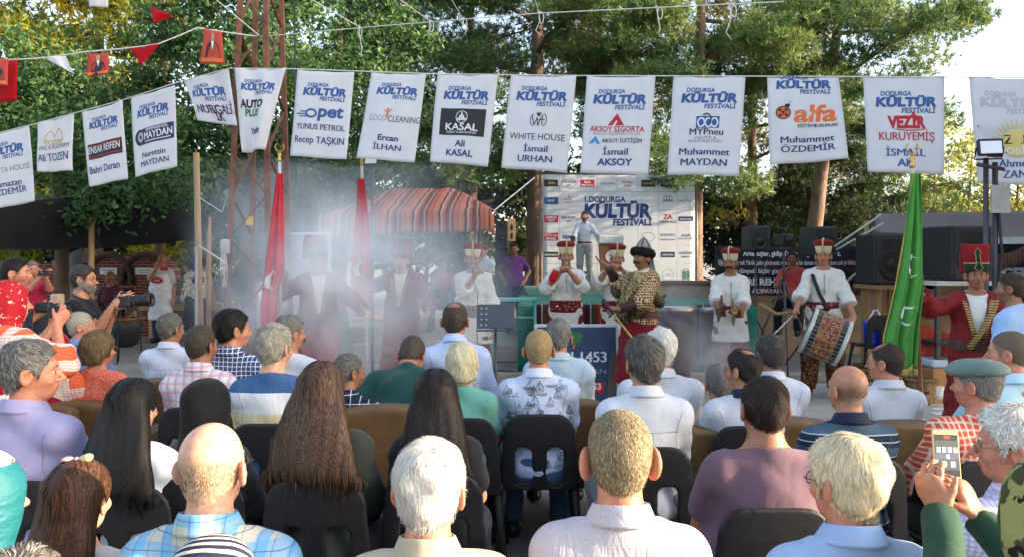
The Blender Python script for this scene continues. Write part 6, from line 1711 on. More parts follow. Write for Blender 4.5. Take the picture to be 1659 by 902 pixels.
banner(((1398, 124), (1530, 123), (1530, 283), (1406, 278)), 'white banner with red VEZİR KURUYEMİŞ lettering', art_vezir)
banner(((1570, 125), (1702, 127), (1702, 300), (1583, 298)), 'white banner with a pale yellow sun on a dark band', art_san, .05, .02)

# ------------------------------------------------------------------ cords, knots and pennants
WROPE = pm('white rope', rgb(206, 204, 200), .8, .1, 30, .4, 300)
def rope(pts_, r, label, name='rope', mat=WROPE, sag=.0, loose=()):
    m = MB(); pts_ = [np.asarray(p, float) for p in pts_]; q = []
    for a, b in zip(pts_[:-1], pts_[1:]):
        L = np.linalg.norm(b - a)
        for s in np.linspace(0, 1, 10, endpoint=False): q.append(a * (1 - s) + b * s - np.array([0, 0, 4 * sag * L * s * (1 - s)]))
    q.append(pts_[-1]); org = q[0].copy()
    m.tube([p - org for p in q], r, mat, 6)
    for l in loose: m.tube([np.asarray(p) - org for p in l], r * .9, mat, 6)
    o = m.build(name, None, org); return tag(o, label, 'rope')
def knot(px, py, Y, L=.22, s=0):
    c = P(px, py, Y); a = []
    for i in range(14):
        t_ = i / 13 * 2 * math.pi; a.append(c + np.array([.022 * math.sin(t_) + .006 * s, 0, -.055 + .055 * math.cos(t_)]))
    return [a, [c, c + [.01, -.01, -L * .4], c + [.03 * (1 if s % 2 else -1), 0, -L * .8], c + [.015, 0, -L]], [c + [-.012, 0, .01], c + [.014, 0, .006], c + [.004, .01, -.012], c + [-.012, 0, .01]]]
rope([P(370, 111, 8.75), P(482, 112, 8.6), P(700, 120, dep(700)), P(940, 123, dep(940)), P(1240, 124, dep(1240)), P(1720, 126, 7.08)], .006, 'long cord from the mast that carries the festival banners')
rope([P(375, 110, 8.75), P(290, 133, dep(290)), P(200, 162, dep(200)), P(57, 201, dep(57)), P(-60, 230, 10.3)], .006, 'cord left of the mast that carries the slanting banners')
rope([P(420, 60, 9.0), P(600, 44, 8.4), P(870, 22, 7.6), P(1270, 3, 6.6)], .005, 'taut white rope above the banners with loose knots', loose=knot(582, 44, 8.45, .3, 1) + knot(697, 35, 8.1, .14, 2) + knot(750, 31, 7.95, .16, 3) + knot(873, 20, 7.6, .22, 4) + knot(1064, 12, 7.1, .24, 5) + knot(1182, 8, 6.85, .3, 6))
for i, (a, b) in enumerate((((338, -10), (420, 58)), ((495, -6), (582, 44)), ((640, -6), (697, 35)), ((728, -6), (750, 31)), ((864, -8), (873, 20)), ((1058, -8), (1064, 12)))):
    rope([P(a[0], a[1], dep(a[0]) - .6), P(b[0], b[1], dep(b[0]) - .2)], .005, 'white tie rope running up from the %s knot of the taut rope' % ('first mast side', 'second', 'third', 'fourth', 'fifth', 'sixth')[i])
rope([P(-10, 97, 8.6), P(60, 95, 8.6), P(140, 84, 8.6), P(255, 72, 8.6), P(320, 45, 8.7), P(425, 60, 9.0)], .007, 'white rope of the pennants left of the mast', sag=.01)
m_red = cloth('red flag cloth', rgb(184, 20, 34), .06, .2, .4)
PENF = 'small flags on the rope left of the mast'
def pennant(px, py, poly, label, mats, Y=8.58, portrait=False, ph=0.):
    org = P(px, py, Y); m = MB()
    pts_ = [np.array([(x - px) / F * Y, .02 * math.sin(i * 2 + ph), -(y - py) / F * Y]) for i, (x, y) in enumerate(poly)]
    if len(pts_) == 3: fn = lambda u, v: (pts_[0] * (1 - u[:, None]) + pts_[1] * u[:, None]) * (1 - v[:, None]) + pts_[2] * v[:, None] + np.stack([0 * u, .02 * np.sin(u * 6 + v * 3 + ph), 0 * u], -1)
    else: fn = bilinear(pts_[0], pts_[1], pts_[3], pts_[2], .01, .008, ph)
    m.grid(fn, 8, 8, mats, True, .0025)
    if portrait:
        pr = Print(m, fn, 1, 1, .004); dk = INK['black']
        pr.poly([(.18, .95), (.24, .45), (.42, .33), (.62, .33), (.80, .45), (.86, .95)], dk); pr.poly([(.44, .33), (.60, .33), (.53, .60)], INK['white'], 1); pr.disc(.52, .20, .10, .13, pm('portrait skin', rgb(176, 130, 104), .7), 1); pr.rect(.05, .82, .9, .12, INK['orange'], 1)
    else:
        pass
    tag(m.build('pennant', None, org), label, 'flag', PENF)
pennant(225, 75, [(211, 79), (258, 71), (228, 106)], 'red triangular pennant hanging between two portrait flags', m_red)
pennant(262, 14, [(241, 10), (280, 26), (251, 38)], 'red pennant flying loose against the bright sky', m_red, ph=1)
pennant(100, 94, [(70, 94), (106, 91), (120, 120)], 'narrow white pennant between the red flag and the portrait', BAN, ph=2)
pennant(160, 0, [(143, -14), (176, -16), (174, 12), (143, 10)], 'white pennant cut by the top edge of the picture', BAN, ph=3)
pennant(159, 85, [(142, 87), (175, 84), (178, 121), (141, 126)], 'small portrait flag with a dark suited figure on the left rope', cloth('red print cloth', rgb(196, 84, 74), .06, .2, .4), portrait=True)
pennant(342, 45, [(331, 44), (360, 52), (364, 105), (322, 103)], 'larger portrait flag with a dark suited figure beside the mast', cloth('red print cloth', rgb(206, 96, 80), .06, .2, .4), portrait=True, ph=2)
pennant(6, 95, [(-22, 92), (29, 98), (28, 164), (-24, 170)], 'big red flag hanging at the left edge', m_red, ph=1)
pennant(2, 95, [(-24, 90), (12, 95), (14, 140), (-22, 140)], 'portrait flag in front of the big red flag', cloth('red print cloth', rgb(196, 84, 74), .06, .2, .4), Y=8.45, portrait=True)

# ------------------------------------------------------------------ lattice mast and posts
RUST = pm('rusty paint', rgb(112, 76, 60), .75, .4, 9, .6, 50)
mast = empty('lattice_mast', (*P(415, 422, 9.2)[:2], 0), 'rusty steel lattice mast wrapped with cables behind the banners', 'mast')
o_ = np.array(mast.location); mb = MB()
def mleg(bx, by, Yb, tx, Yt): return P(bx, 422, Yb) * [1, 1, 0] - o_, P(tx, -160, Yt) - o_
LG = [mleg(360, 0, 8.8, 395, 9.0), mleg(436, 0, 8.8, 428, 9.0), mleg(474, 0, 9.7, 450, 9.4), mleg(404, 0, 9.7, 415, 9.4)]
for a, b in LG:
    m = MB(); d = nrm(b - a); m.box((a + b) / 2, (.055, .012, np.linalg.norm(b - a)), RUST, frame_to(d)); m.box((a + b) / 2 + frame_to(d)[:, 0] * .02 + frame_to(d)[:, 1] * .028, (.012, .045, np.linalg.norm(b - a)), RUST, frame_to(d)); m.build('leg', mast)
m = MB(); k = 0
for (i, j) in ((0, 1), (1, 2), (2, 3), (3, 0)):
    n_ = 12
    for s in range(n_):
        A, B = LG[i], LG[j]; t0, t1 = s / n_, (s + 1) / n_
        p0, p1 = (A[0] * (1 - t0) + A[1] * t0, B[0] * (1 - t1) + B[1] * t1) if s % 2 == 0 else (B[0] * (1 - t0) + B[1] * t0, A[0] * (1 - t1) + A[1] * t1)
        d = p1 - p0; m.box((p0 + p1) / 2, (.035, .008, np.linalg.norm(d)), RUST, frame_to(d))
m.build('bracing', mast)
m = MB(); m.box(P(404, 358, 8.9) - o_, (.085, .01, .10), pm('yellow plate', rgb(200, 170, 60), .5)); m.build('plate', mast)
m = MB(); wm = pm('white cable', rgb(190, 188, 184), .6); q = P(365, 400, 8.7) - o_
m.box(q, (.09, .06, .16), pm('grey box', rgb(170, 168, 164), .6), bev=.01)
for i in range(4): m.tube([q + [.015 * i - .03, -.03, -.08], q + [-.04 + .025 * i, -.04, -.25], q + [-.02 + .015 * i, -.04, -.45], q + [.02 - .012 * i, -.03, -.22]], .006, wm, 6)
m.build('cable_box', mast)
m = MB(); wdm = pm('weathered wood', rgb(150, 122, 88), .8, .3, 8, .5, 60, stretch=(3, 3, .3)); a = P(318, 248, 11.5); b = P(326, 422, 11.5) * [1, 1, 0]
m.tube([b - b, (a - b) * .5, a - b], [.055, .05, .045], wdm, 8); tag(m.build('wooden_post', None, b), 'slanting weathered wooden post in front of the food table', 'post')
m = MB(); a = P(318, 400, 11.3); m.tube([(0, 0, 0), (0, 0, a[2])], .022, pm('grey plastic pipe', rgb(140, 142, 146), .5), 8); tag(m.build('plastic_pipe', None, (a[0], a[1], 0)), 'thin grey pipe standing beside the slanting wooden post', 'pipe')
rope([P(322, 398, 11.4), P(378, 434, 9.0)], .010, 'white rope from the wooden post down to the mast')
rope([P(322, 320, 11.4), P(360, 344, 10.5), P(376, 290, 9.0)], .006, 'slack cord sagging between wooden post and mast')
m = MB(); m.tube([P(477, -30, 10.5), P(479, 200, 10.5), P(480, 300, 10.5)], .012, pm('black cable', (.02, .02, .02), .5), 6); tag(m.build('cable'), 'thin black cable hanging straight down right of the mast', 'cable')

# ------------------------------------------------------------------ stage, backdrop, lectern
BW, BH = 3.9, 2.86
bo = P(1002.5, 283, 20.4); fr = empty('stage_backdrop', bo, 'big white festival backdrop with sponsor squares behind the stage', 'backdrop')
tl, tr, bl, br = np.array([-BW / 2, 0, 0]), np.array([BW / 2, 0, 0]), np.array([-BW / 2, 0, -BH]), np.array([BW / 2, 0, -BH])
fn = bilinear(tl, tr, bl, br, .02, .006, 1)
m, pr = sheet('x', '', '', fn, BW, BH, BAN, n=(30, 24))
xs_ = [0, .435, .89, 1.40, 1.91, 2.44, 2.97, 3.44, 3.9]; ys_ = [0, .44, .90, 1.37, 1.82, 2.28, 2.86]
for x in xs_[1:-1]:
    for a, b in ([(0, BH)] if x in (.435, .89, 2.97, 3.44) else [(0, .44), (1.37, BH)]): pr.rect(x - .004, a, .008, b - a, INK['pale'], 0, 2)
for y in ys_[1:-1]:
    for a, b in ([(0, BW)] if y in (.44, 1.37, 1.82, 2.28) else [(0, .89), (2.97, BW)]): pr.rect(a, y - .004, b - a, .008, INK['pale'], 0, 2)
pr.text('1.DODURGA', 1.60, .70, .15, INK['deep'], .035, 0, 1.05); pr.text('KÜLTÜR', 1.92, 1.09, .35, INK['deep'], .05, .06, 1.72, sx=1.2); pr.text('FESTİVALİ', 2.80, 1.30, .17, INK['deep'], .045, .05, 1.0, align='r')
def cell(i, j): return (xs_[i] + xs_[i + 1]) / 2, (ys_[j] + ys_[j + 1]) / 2
def plate(i, j, col, t1, t2=None, c2='white', w=.36, h=.18, w2=None):
    x, y = cell(i, j); pr.rect(x - w / 2, y - h / 2, w, h, INK[col], 0, 2); pr.text(t1, x, y + (.03 if not t2 else -.005), h * .34, INK[c2], .03, 0, w * .88, layer=1)
    if t2: pr.text(t2, x, y + h * .36, h * .26, INK[c2], .03, 0, w * .88, layer=1)
def words(i, j, ls, col='black', cap=.055):
    x, y = cell(i, j)
    for k, l in enumerate(ls): pr.text(l, x, y + (k - (len(ls) - 1) / 2) * cap * 1.5 + cap * .5, cap * (1 if k == 0 else .7), INK[col], .02, 0, .38)
plate(0, 0, 'black', 'ZAN', None, 'gold'); words(1, 0, ['DODURGALI', 'KÖY'], 'deep', .06); pr.ring(*cell(1, 0), .2, .12, .008, INK['deep']); plate(2, 0, 'red', "Ibo's", 'Pitta House'); words(3, 0, ['GOODCLEANING'], 'grey', .05); words(4, 0, ['Emirhan', 'Mobilya'], 'red', .06); plate(5, 0, 'black', 'KAHVE', None, 'gold'); plate(6, 0, 'navy', 'KASAL')
plate(0, 1, 'blue', 'LINE'); words(1, 1, ['AKSOY', 'SİGORTA'], 'red', .045); pr.poly([(.62, .60), (.67, .54), (.72, .60), (.67, .575)], INK['red']); words(6, 1, ['MYPneu'], 'navy', .06); words(7, 1, ['WHITE HOUSE'], 'grey', .05)
for d in (-.07, 0, .07): pr.ring(cell(6, 1)[0] + d, .60, .045, .06, .012, INK['navy'])
pr.ring(cell(7, 1)[0], .60, .05, .05, .008, INK['grey'])
plate(0, 2, 'red', 'YÖRÜK', 'KEBAP'); words(1, 2, ['Ayşe Kuaför', 'Salon'], 'black', .06); x, y = cell(6, 2); pr.text('ZA', x, y, .12, INK['red'], .04); pr.text('ZEREN ALÇI', x, y + .10, .06, INK['black'], .03, 0, .42); plate(7, 2, 'navy', 'FAZLI VİNÇ', w=.38, h=.12)
plate(0, 3, 'red', 'ÖZKAN', 'PETROL', h=.2); x, y = cell(1, 3); pr.text('opet', x, y + .04, .12, INK['blue'], .05, .1); words(6, 3, ['SÖNMEZ', 'Mutfak Eşyaları'], 'grey', .07); words(7, 3, ['TOZEN', 'VİNÇ & PLATFORM'], 'grey', .05); pr.line([(3.55, 1.62), (3.62, 1.55), (3.68, 1.60), (3.75, 1.52), (3.82, 1.62)], .012, INK['grey'])
plate(0, 4, 'black', 'ENSAR REIFEN', h=.14); plate(6, 4, 'navy', 'MAYDAN', h=.14); words(7, 4, ['DAĞDAŞ', 'İNŞAAT'], 'navy', .06); pr.ring(cell(5, 3)[0], cell(5, 3)[1], .17, .12, .01, INK['green']); words(5, 4, ['CAN'], 'sky', .08)
words(0, 5, ['DODURGA', 'BELEDİYESİ'], 'grey', .05); x, y = cell(6, 5); pr.ring(x, y, .15, .15, .01, INK['pale']); words(6, 5, ['TUR'], 'pale', .05); x, y = cell(7, 5); pr.ring(x, y, .10, .16, .012, INK['green'])
for k in range(-2, 3): pr.rect(x + k * .035 - .009, y - .10, .018, .20, INK['green'], 0, 2)
plate(2, 5, 'black', 'KARDEŞ', w=.3)
m.build('printed_sheet', fr)
tb = pm('backdrop pole', rgb(110, 106, 100), .5, metal=.3); m = MB()
for x in (-BW / 2 - .06, BW / 2 + .06): m.tube([(x, .06, .05), (x, .06, -bo[2])], .03, tb, 8)
m.tube([(-BW / 2 - .06, .06, .03), (BW / 2 + .06, .06, .03)], .03, tb, 8); m.build('pole_frame', fr)

GRN = cloth('green stage carpet', rgb(26, 104, 88), .2)
SX0, SX1 = P(842, 0, 11.3)[0], P(1222, 0, 11.3)[0]
st = empty('stage', ((SX0 + SX1) / 2, 11.3, 0), 'low stage covered with green carpet hanging down in front', 'stage')
m = MB(); hw = (SX1 - SX0) / 2
m.box((0, 1.9, .505), (2 * hw, 3.8, 1.01), GRN, bev=.03); m.build('front_deck', st)
m = MB(); m.box((1.2, 6.6, .51), (5.4, 5.6, 1.02), GRN, bev=.03); m.build('rear_deck', st)
m = MB(); m.grid(lambda u, v: np.stack([-hw - .03 + u * (2 * hw + .06), -.03 - .03 * np.abs(np.sin(u * 46)) * v - .02 * v, 1.02 - v * .93], -1), 120, 8, GRN, True, .006); m.build('front_drape', st)
KIL = NT('striped kilim'); KIL.set(.9, .15); sx_ = KIL.n('ShaderNodeSeparateXYZ'); KIL.l(KIL.coord(), sx_.inputs[0]); c = rgb(120, 36, 36)
for per, off, wd, cc in ((.34, .0, .28, rgb(60, 30, 50)), (.34, .30, .10, rgb(196, 170, 130)), (.34, .45, .2, rgb(150, 60, 40)), (.34, .72, .12, rgb(40, 70, 60)), (.17, .55, .10, rgb(190, 160, 120))):
    c = KIL.mix(KIL.math('LESS_THAN', KIL.math('FRACT', KIL.math('ADD', KIL.math('DIVIDE', sx_.outputs[0], per), off)), wd), c, cc)
KIL.base(c); KIL.bump(KIL.noise(120, 2), .4, .01)
for x0, x1, lb in ((868, 1000, 'striped kilim hung over the stage front beside the two singers'), (1128, 1185, 'striped kilim hung over the stage front behind the cymbal player')):
    a, b = P(x0, 500, 11.2), P(x1, 500, 11.2); m = MB(); W2 = b[0] - a[0]
    m.grid(lambda u, v: np.stack([u * W2, np.where(v < .15, .25 * (1 - v / .15), 0) - .012 * np.sin(u * 30) * v - .07, np.where(v < .15, 1.04, 1.04 - (v - .15) / .85 * .78)], -1), 40, 20, KIL.m, True, .008)
    tag(m.build('kilim', None, (a[0], 11.2, 0)), lb, 'kilim')
lc = P(990, 466, 17.2); le = empty('lectern', (lc[0], 17.2, 1.02), 'wooden lectern with a white top and a round town emblem', 'lectern')
wd = pm('varnished wood', rgb(168, 104, 62), .45, .2, 6, .2, 40, stretch=(3, 3, .4)); m = MB()
m.add([(-.24, 0, 1.02), (.24, 0, 1.02), (.17, 0, .0), (-.17, 0, 0), (-.24, .35, 1.02), (.24, .35, 1.02), (.17, .35, 0), (-.17, .35, 0)], [(0, 3, 2, 1), (4, 5, 6, 7), (0, 1, 5, 4), (3, 7, 6, 2), (0, 4, 7, 3), (1, 2, 6, 5)], wd); m.build('body', le)
m = MB(); m.box((0, .14, 1.11), (.56, .5, .18), pm('white lectern top', rgb(206, 202, 192), .5), rotx(.12), bev=.02); m.build('top', le)
m = MB(); fn2 = lambda u, v: np.stack([-.15 + .3 * u, -.004 + 0 * u, .87 - .3 * v], -1); m.grid(lambda u, v: np.stack([.15 * v * np.cos(u * 2 * np.pi), -.006 + 0 * u, .72 + .15 * v * np.sin(u * 2 * np.pi)], -1), 28, 2, INK['red'])
p2 = Print(m, fn2, 1, 1, .004); p2.disc(.5, .5, .42, .42, INK['white']); p2.poly([(.3, .5), (.5, .28), (.7, .5), (.5, .44)], INK['green'], 1); p2.text('23', .5, .72, .14, INK['black'], .04, layer=1); m.build('emblem', le)

# the painted board leaning in front of the stage
a = P(866, 522, 8.9); b = P(1003, 607, 8.9); bw, bh = b[0] - a[0], .92
m = MB(); fnb = lambda u, v: np.stack([u * bw, -.012 - .12 * (1 - v) * 0 + 0 * u, bh * (1 - v)], -1)
m.box((bw / 2, .01, bh / 2), (bw, .03, bh), pm('white board edge', rgb(190, 194, 196), .5), bev=.004); pr = Print(m, fnb, bw, bh, .001)
nv = pm('navy print', rgb(42, 62, 92), .5); pr.rect(.03, .035, bw - .06, bh - .07, nv)
pr.text('N 1453', bw * .60, bh * .46, .12, INK['white'], .04, 0, bw * .6, layer=1); pr.text('VETERAN', bw * .60, bh * .60, .055, INK['pale'], .01, 0, bw * .5, sx=1.5, layer=1); pr.rect(bw * .62, bh * .70, bw * .2, bh * .13, INK['red'], 1); pr.text('53', bw * .74, bh * .79, .07, INK['white'], .03, layer=2)
pr.disc(bw * .46, bh * .14, .11, .05, INK['green'], 1); pr.disc(bw * .48, bh * .19, .07, .05, INK['green'], 2); pr.line([(bw * .46, bh * .18), (bw * .47, bh * .30)], .02, INK['orange'], 1)
pr.poly([(bw * .86, bh * .9), (bw * .88, bh * .55), (bw * .93, bh * .30), (bw * .97, bh * .5), (bw * .97, bh * .92)], pm('rock print', rgb(86, 84, 82), .6), 1)
o = m.build('sign_board', None, (a[0], 8.9, .03)); o.rotation_euler = (R(-5), 0, 0); tag(o, 'navy board with white 1453 VETERAN lettering standing before the stage', 'sign')
# ------------------------------------------------------------------ sound gear
SPK = pm('black speaker cabinet', (.018, .018, .02), .55, .2, 14, .25, 160); GRL = pm('speaker grille', (.03, .03, .033), .6, .3, 200, .6, 400); CONE_ = pm('speaker cone', (.012, .012, .013), .4, .2)
STEEL = pm('dark steel', (.03, .03, .032), .4, .2, spec=.6)
def speaker(px0, px1, py0, py1, Y, label, d=.45, rz=0., red=False, two=True):
    a, b = P(px0, py0, Y), P(px1, py1, Y); w_, h_ = b[0] - a[0], a[2] - b[2]
    e = empty('loudspeaker', ((a[0] + b[0]) / 2, Y + d / 2, b[2]), label, 'loudspeaker', rz)
    m = MB(); m.box((0, 0, h_ / 2), (w_, d, h_), SPK, bev=.02); m.build('cabinet', e)
    m = MB(); m.box((0, -d / 2 - .003, h_ / 2), (w_ * .88, .012, h_ * .92), GRL, bev=.004); m.build('grille', e)
    m = MB(); m.lathe([(w_ * .40, 0), (w_ * .38, .012), (w_ * .32, .004), (w_ * .14, -.02 + .022), (w_ * .12, .012), (.001, .02)], CONE_, (0, -d / 2 - .010, h_ * .38), 24, rotx(R(90))); m.build('woofer', e)
    m = MB(); m.box((0, -d / 2 - .010, h_ * .80), (w_ * .6, .012, h_ * .2), CONE_, bev=.004); m.build('horn', e)
    if red: m = MB(); m.box((w_ * .22, -d / 2 - .012, h_ * .09), (w_ * .24, .008, h_ * .07), pm('red badge', rgb(190, 30, 34), .4)); m.build('badge', e)
    return e, b[2]
def pole_stand(x, y, z, label, name='speaker_stand'):
    e = empty(name, (x, y, 0), label, 'stand')
    m = MB(); m.tube([(0, 0, .12), (0, 0, z)], .018, STEEL, 8); m.tube([(0, 0, .55), (0, 0, .9)], .024, STEEL, 8); m.build('pole', e)
    for i in range(3):
        a = i * 2.094 + .5; m = MB(); m.tube([(0, 0, .75), (math.cos(a) * .5, math.sin(a) * .5, .01)], .013, STEEL, 6); m.tube([(0, 0, .35), (math.cos(a) * .26, math.sin(a) * .26, .37)], .008, STEEL, 6); m.build('leg', e)
    return e
for (x0, x1, y0, y1, Y, lb, sl_) in ((1214, 1248, 366, 408, 12.6, 'small black loudspeaker on a stand beside the pine trunk', 'tripod stand under the small loudspeaker by the pine trunk'), (1312, 1358, 367, 416, 12.2, 'black loudspeaker on a stand above the drummer', 'tripod stand under the loudspeaker above the drummer')):
    e, zb = speaker(x0, x1, y0, y1, Y, lb); pole_stand(e.location[0], e.location[1], zb, sl_)
e, zb = speaker(1416, 1478, 379, 461, 10.8, 'large black loudspeaker with a red badge left of the green flag', .6, 0, True)
m = MB(); wd2 = pm('pale timber', rgb(138, 112, 78), .7, .2, 8, .3, 60, stretch=(3, 3, .3))
for dx in (-.17, .2):
    m.box((dx, .1, zb / 2), (.07, .07, zb), wd2, bev=.004)
    m.box((dx, .5, zb / 2), (.07, .07, zb), wd2, bev=.004)
m.box((0, .3, zb - .03), (.56, .6, .055), wd2); tag(m.build('timber_stand', None, (e.location[0], 10.8, 0)), 'pale timber trestle carrying the large loudspeaker with red badge', 'stand')
e, zb = speaker(1534, 1607, 366, 455, 9.2, 'large black loudspeaker behind the green flag bearer', .55, R(8))
m = MB(); m.box((0, 0, zb / 2 - .01), (.8, .6, .04), SPK); 
for sx in (-.35, .35):
    for sy in (-.25, .25): m.box((sx, sy, zb / 2 - .02), (.05, .05, zb - .04), STEEL)
m.box((0, 0, zb - .025), (.8, .6, .05), pm('pale board', rgb(186, 184, 176), .6)); tag(m.build('speaker_table', None, (e.location[0], 9.2 + .28, 0)), 'steel table under the loudspeaker behind the flag bearer', 'table')
speaker(803, 823, 358, 405, 16.6, 'dark loudspeaker under the corner of the striped awning', .4)
m = MB(); m.box((0, 0, P(0, 405, 16.6)[2] / 2 + .148), (.3, .3, P(0, 405, 16.6)[2] - .304), SPK, bev=.01); tag(m.build('flight_case', None, (*P(813, 405, 16.8)[:2], 0)), 'black case under the loudspeaker by the striped awning', 'case')
m = MB(); m.box((0, .02, .23), (.14, .04, .42), pm('birch board', rgb(208, 164, 112), .5, .15, 6), bev=.006)
for z in (.12, .28): m.ell((0, -.01, z), (.025, .015, .06), CONE_)
tag(m.build('birch_board', None, P(829, 393, 14.8)), 'small birch panel beside the loudspeaker at the awning', 'panel')
# video tripod and camera
tp = P(1270, 348, 10.6); e = empty('camera_tripod', (tp[0], 10.6, 0), 'tall thin camera tripod between cymbal player and drummer', 'tripod')
m = MB(); m.tube([(0, 0, 1.25), (0, 0, 1.80)], .018, STEEL, 8); m.box((0, 0, 1.82), (.09, .09, .04), STEEL, bev=.01); m.build('column', e)
for i in range(3):
    a = i * 2.094 + .3; m = MB(); m.tube([(0, 0, 1.4), (math.cos(a) * .3, math.sin(a) * .3, .7), (math.cos(a) * .52, math.sin(a) * .52, .0)], [.014, .012, .009], STEEL, 6); m.build('leg', e)
e = empty('video_camera', (tp[0], 10.6, 1.84), 'small video camera on the tall tripod beside the loudspeaker', 'camera')
m = MB(); m.box((0, 0, .09), (.15, .30, .16), SPK, bev=.02); m.build('body', e); m = MB(); m.lathe([(.05, 0), (.055, .12), (.05, .14)], CONE_, (0, -.15, .09), 16, rotx(R(90))); m.build('lens', e); m = MB(); m.tube([(0, -.1, .19), (0, -.05, .24), (0, .08, .24), (0, .12, .18)], .014, SPK, 6); m.build('handle', e)

# ------------------------------------------------------------------ lettered black banner on the low wall
m = MB(); wl = P(1180, 422, 14.4); m.box((0, 0, .62), (7.6, .25, 1.24), pm('weathered wall', rgb(150, 128, 108), .85, .25, 3, .4, 40)); m.box((0, -.0, 1.27), (7.7, .33, .07), pm('wall cap', rgb(120, 92, 78), .8, .2, 5, .3, 40), bev=.01)
tag(m.build('low_wall', None, (P(1300, 0, 14.4)[0] + .4, 14.4, 0)), 'low rendered wall with a brown capping behind the black lettered banner', 'wall')
a, b = P(1158, 399, 13.7), P(1397, 478, 13.7); w_, h_ = b[0] - a[0], a[2] - b[2]
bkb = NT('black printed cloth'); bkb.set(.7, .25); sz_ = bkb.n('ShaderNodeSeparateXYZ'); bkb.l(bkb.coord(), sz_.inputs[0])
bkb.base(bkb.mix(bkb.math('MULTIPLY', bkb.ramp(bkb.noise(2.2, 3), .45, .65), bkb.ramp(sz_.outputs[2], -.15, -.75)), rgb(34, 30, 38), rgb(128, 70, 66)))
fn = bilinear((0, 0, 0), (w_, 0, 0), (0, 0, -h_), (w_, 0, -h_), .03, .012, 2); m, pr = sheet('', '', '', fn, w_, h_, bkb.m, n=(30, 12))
iw = INK['white']
pr.text('Arkadaşlar, gidip Toros Dağlarına bakınız,', w_ * .52, h_ * .19, .085, iw, .03, 0, w_ * .66); pr.text('Eğer orada bir tek Yörük çadırı görürseniz ve o çadırda bir duman tütüyorsa, şunu çok iyi biliniz ki', w_ * .5, h_ * .38, .085, iw, .025, 0, w_ * .95)
pr.text('bu dünyada hiçbir güç ve kuvvet asla bizi yenemez', w_ * .48, h_ * .55, .085, iw, .03, 0, w_ * .72); pr.text('DERE REHBERİ', w_ * .34, h_ * .78, .11, iw, .04, 0, w_ * .42); pr.text('ACIPAYAM', w_ * .35, h_ * .95, .075, iw, .04, 0, w_ * .24)
tag(m.build('lettered_banner', None, a), 'wide black banner with white lettering behind the drummer', 'banner')
m = MB(); m.tube([(0, 0, 0), (0, 0, 1.95)], .035, pm('white pole', rgb(196, 196, 192), .5), 8); tag(m.build('white_post', None, (P(1397, 0, 13.6)[0] + .05, 13.6, 0)), 'white post at the right end of the black lettered banner', 'post')
m = MB(); m.tube([(0, 0, 0), (0, 0, 2.3)], .04, wd2, 8); tag(m.build('timber_post', None, (P(1404, 0, 12.9)[0], 12.9, 0)), 'timber post between the black banner and the large loudspeaker', 'post')
for i, (a, b) in enumerate((((1352, 400), (1428, 348)), ((1355, 405), (1432, 362)), ((1372, 455), (1412, 425)))):
    m = MB(); p0, p1 = P(*a, 11.9), P(*b, 11.6); m.tube([p0 * 0, p1 - p0], .018, pm('pale tent pole', rgb(176, 174, 166), .5), 6); tag(m.build('tent_pole', None, p0), 'pale slanting tent rod, %s of three left of the dark tent' % ('upper', 'middle', 'lowest short one')[i], 'pole')

# ------------------------------------------------------------------ tents
def tent_sheet(corners, mat, sag, ph=0, n=(26, 16), rip=.02, thick=.012):
    c = [np.asarray(v, float) for v in corners]
    def fn(u, v):
        u_, v_ = u[:, None], v[:, None]
        p = (c[0] * (1 - u_) + c[1] * u_) * (1 - v_) + (c[3] * (1 - u_) + c[2] * u_) * v_
        return p - np.array([0, 0, 1.]) * (sag * np.sin(np.pi * u) * np.sin(np.pi * v) + rip * np.sin(u * 19 + ph) * v * np.sin(v * 5 + u * 3))[:, None]
    return fn
def rel(o, *pts_): return [np.asarray(p) - o for p in pts_]
BLK = cloth('black canopy cloth', rgb(22, 24, 30), .15, .3)
org = np.array([*P(140, 0, 12)[:2], 0]); e = empty('black_canopy', org, 'big black cloth canopy over the cooking place at the left', 'canopy')
m = MB(); f = tent_sheet(rel(org, P(-60, 335, 10.5), P(152, 318, 12.6), P(155, 318, 17), P(-60, 315, 17)), BLK, .15); m.grid(f, 22, 18, BLK, True, .012)
m.grid(tent_sheet(rel(org, P(152, 318, 12.6), P(338, 350, 13.2), P(345, 352, 17), P(155, 318, 17)), BLK, .25, 1), 22, 18, BLK, True, .012); m.build('roof', e)
m = MB(); m.grid(tent_sheet(rel(org, P(-60, 336, 10.5), P(152, 320, 12.6), P(165, 402, 12.9), P(-60, 407, 11.3)), BLK, 0, 2), 24, 14, BLK, True, .012)  # added black sheets stand in for the shaded underside of the roof
m.grid(tent_sheet(rel(org, P(152, 320, 12.6), P(338, 352, 13.2), P(336, 388, 13.5), P(165, 402, 12.9)), BLK, .12, 3), 24, 14, BLK, True, .012); m.build('underside_shade', e)
for px, Y in ((148, 12.4), (338, 13.4), (-20, 11)):
    m = MB(); q = P(px, 352, Y) - org; m.tube([(q[0], q[1], 0), q], .045, wd2, 8); m.build('pole', e)
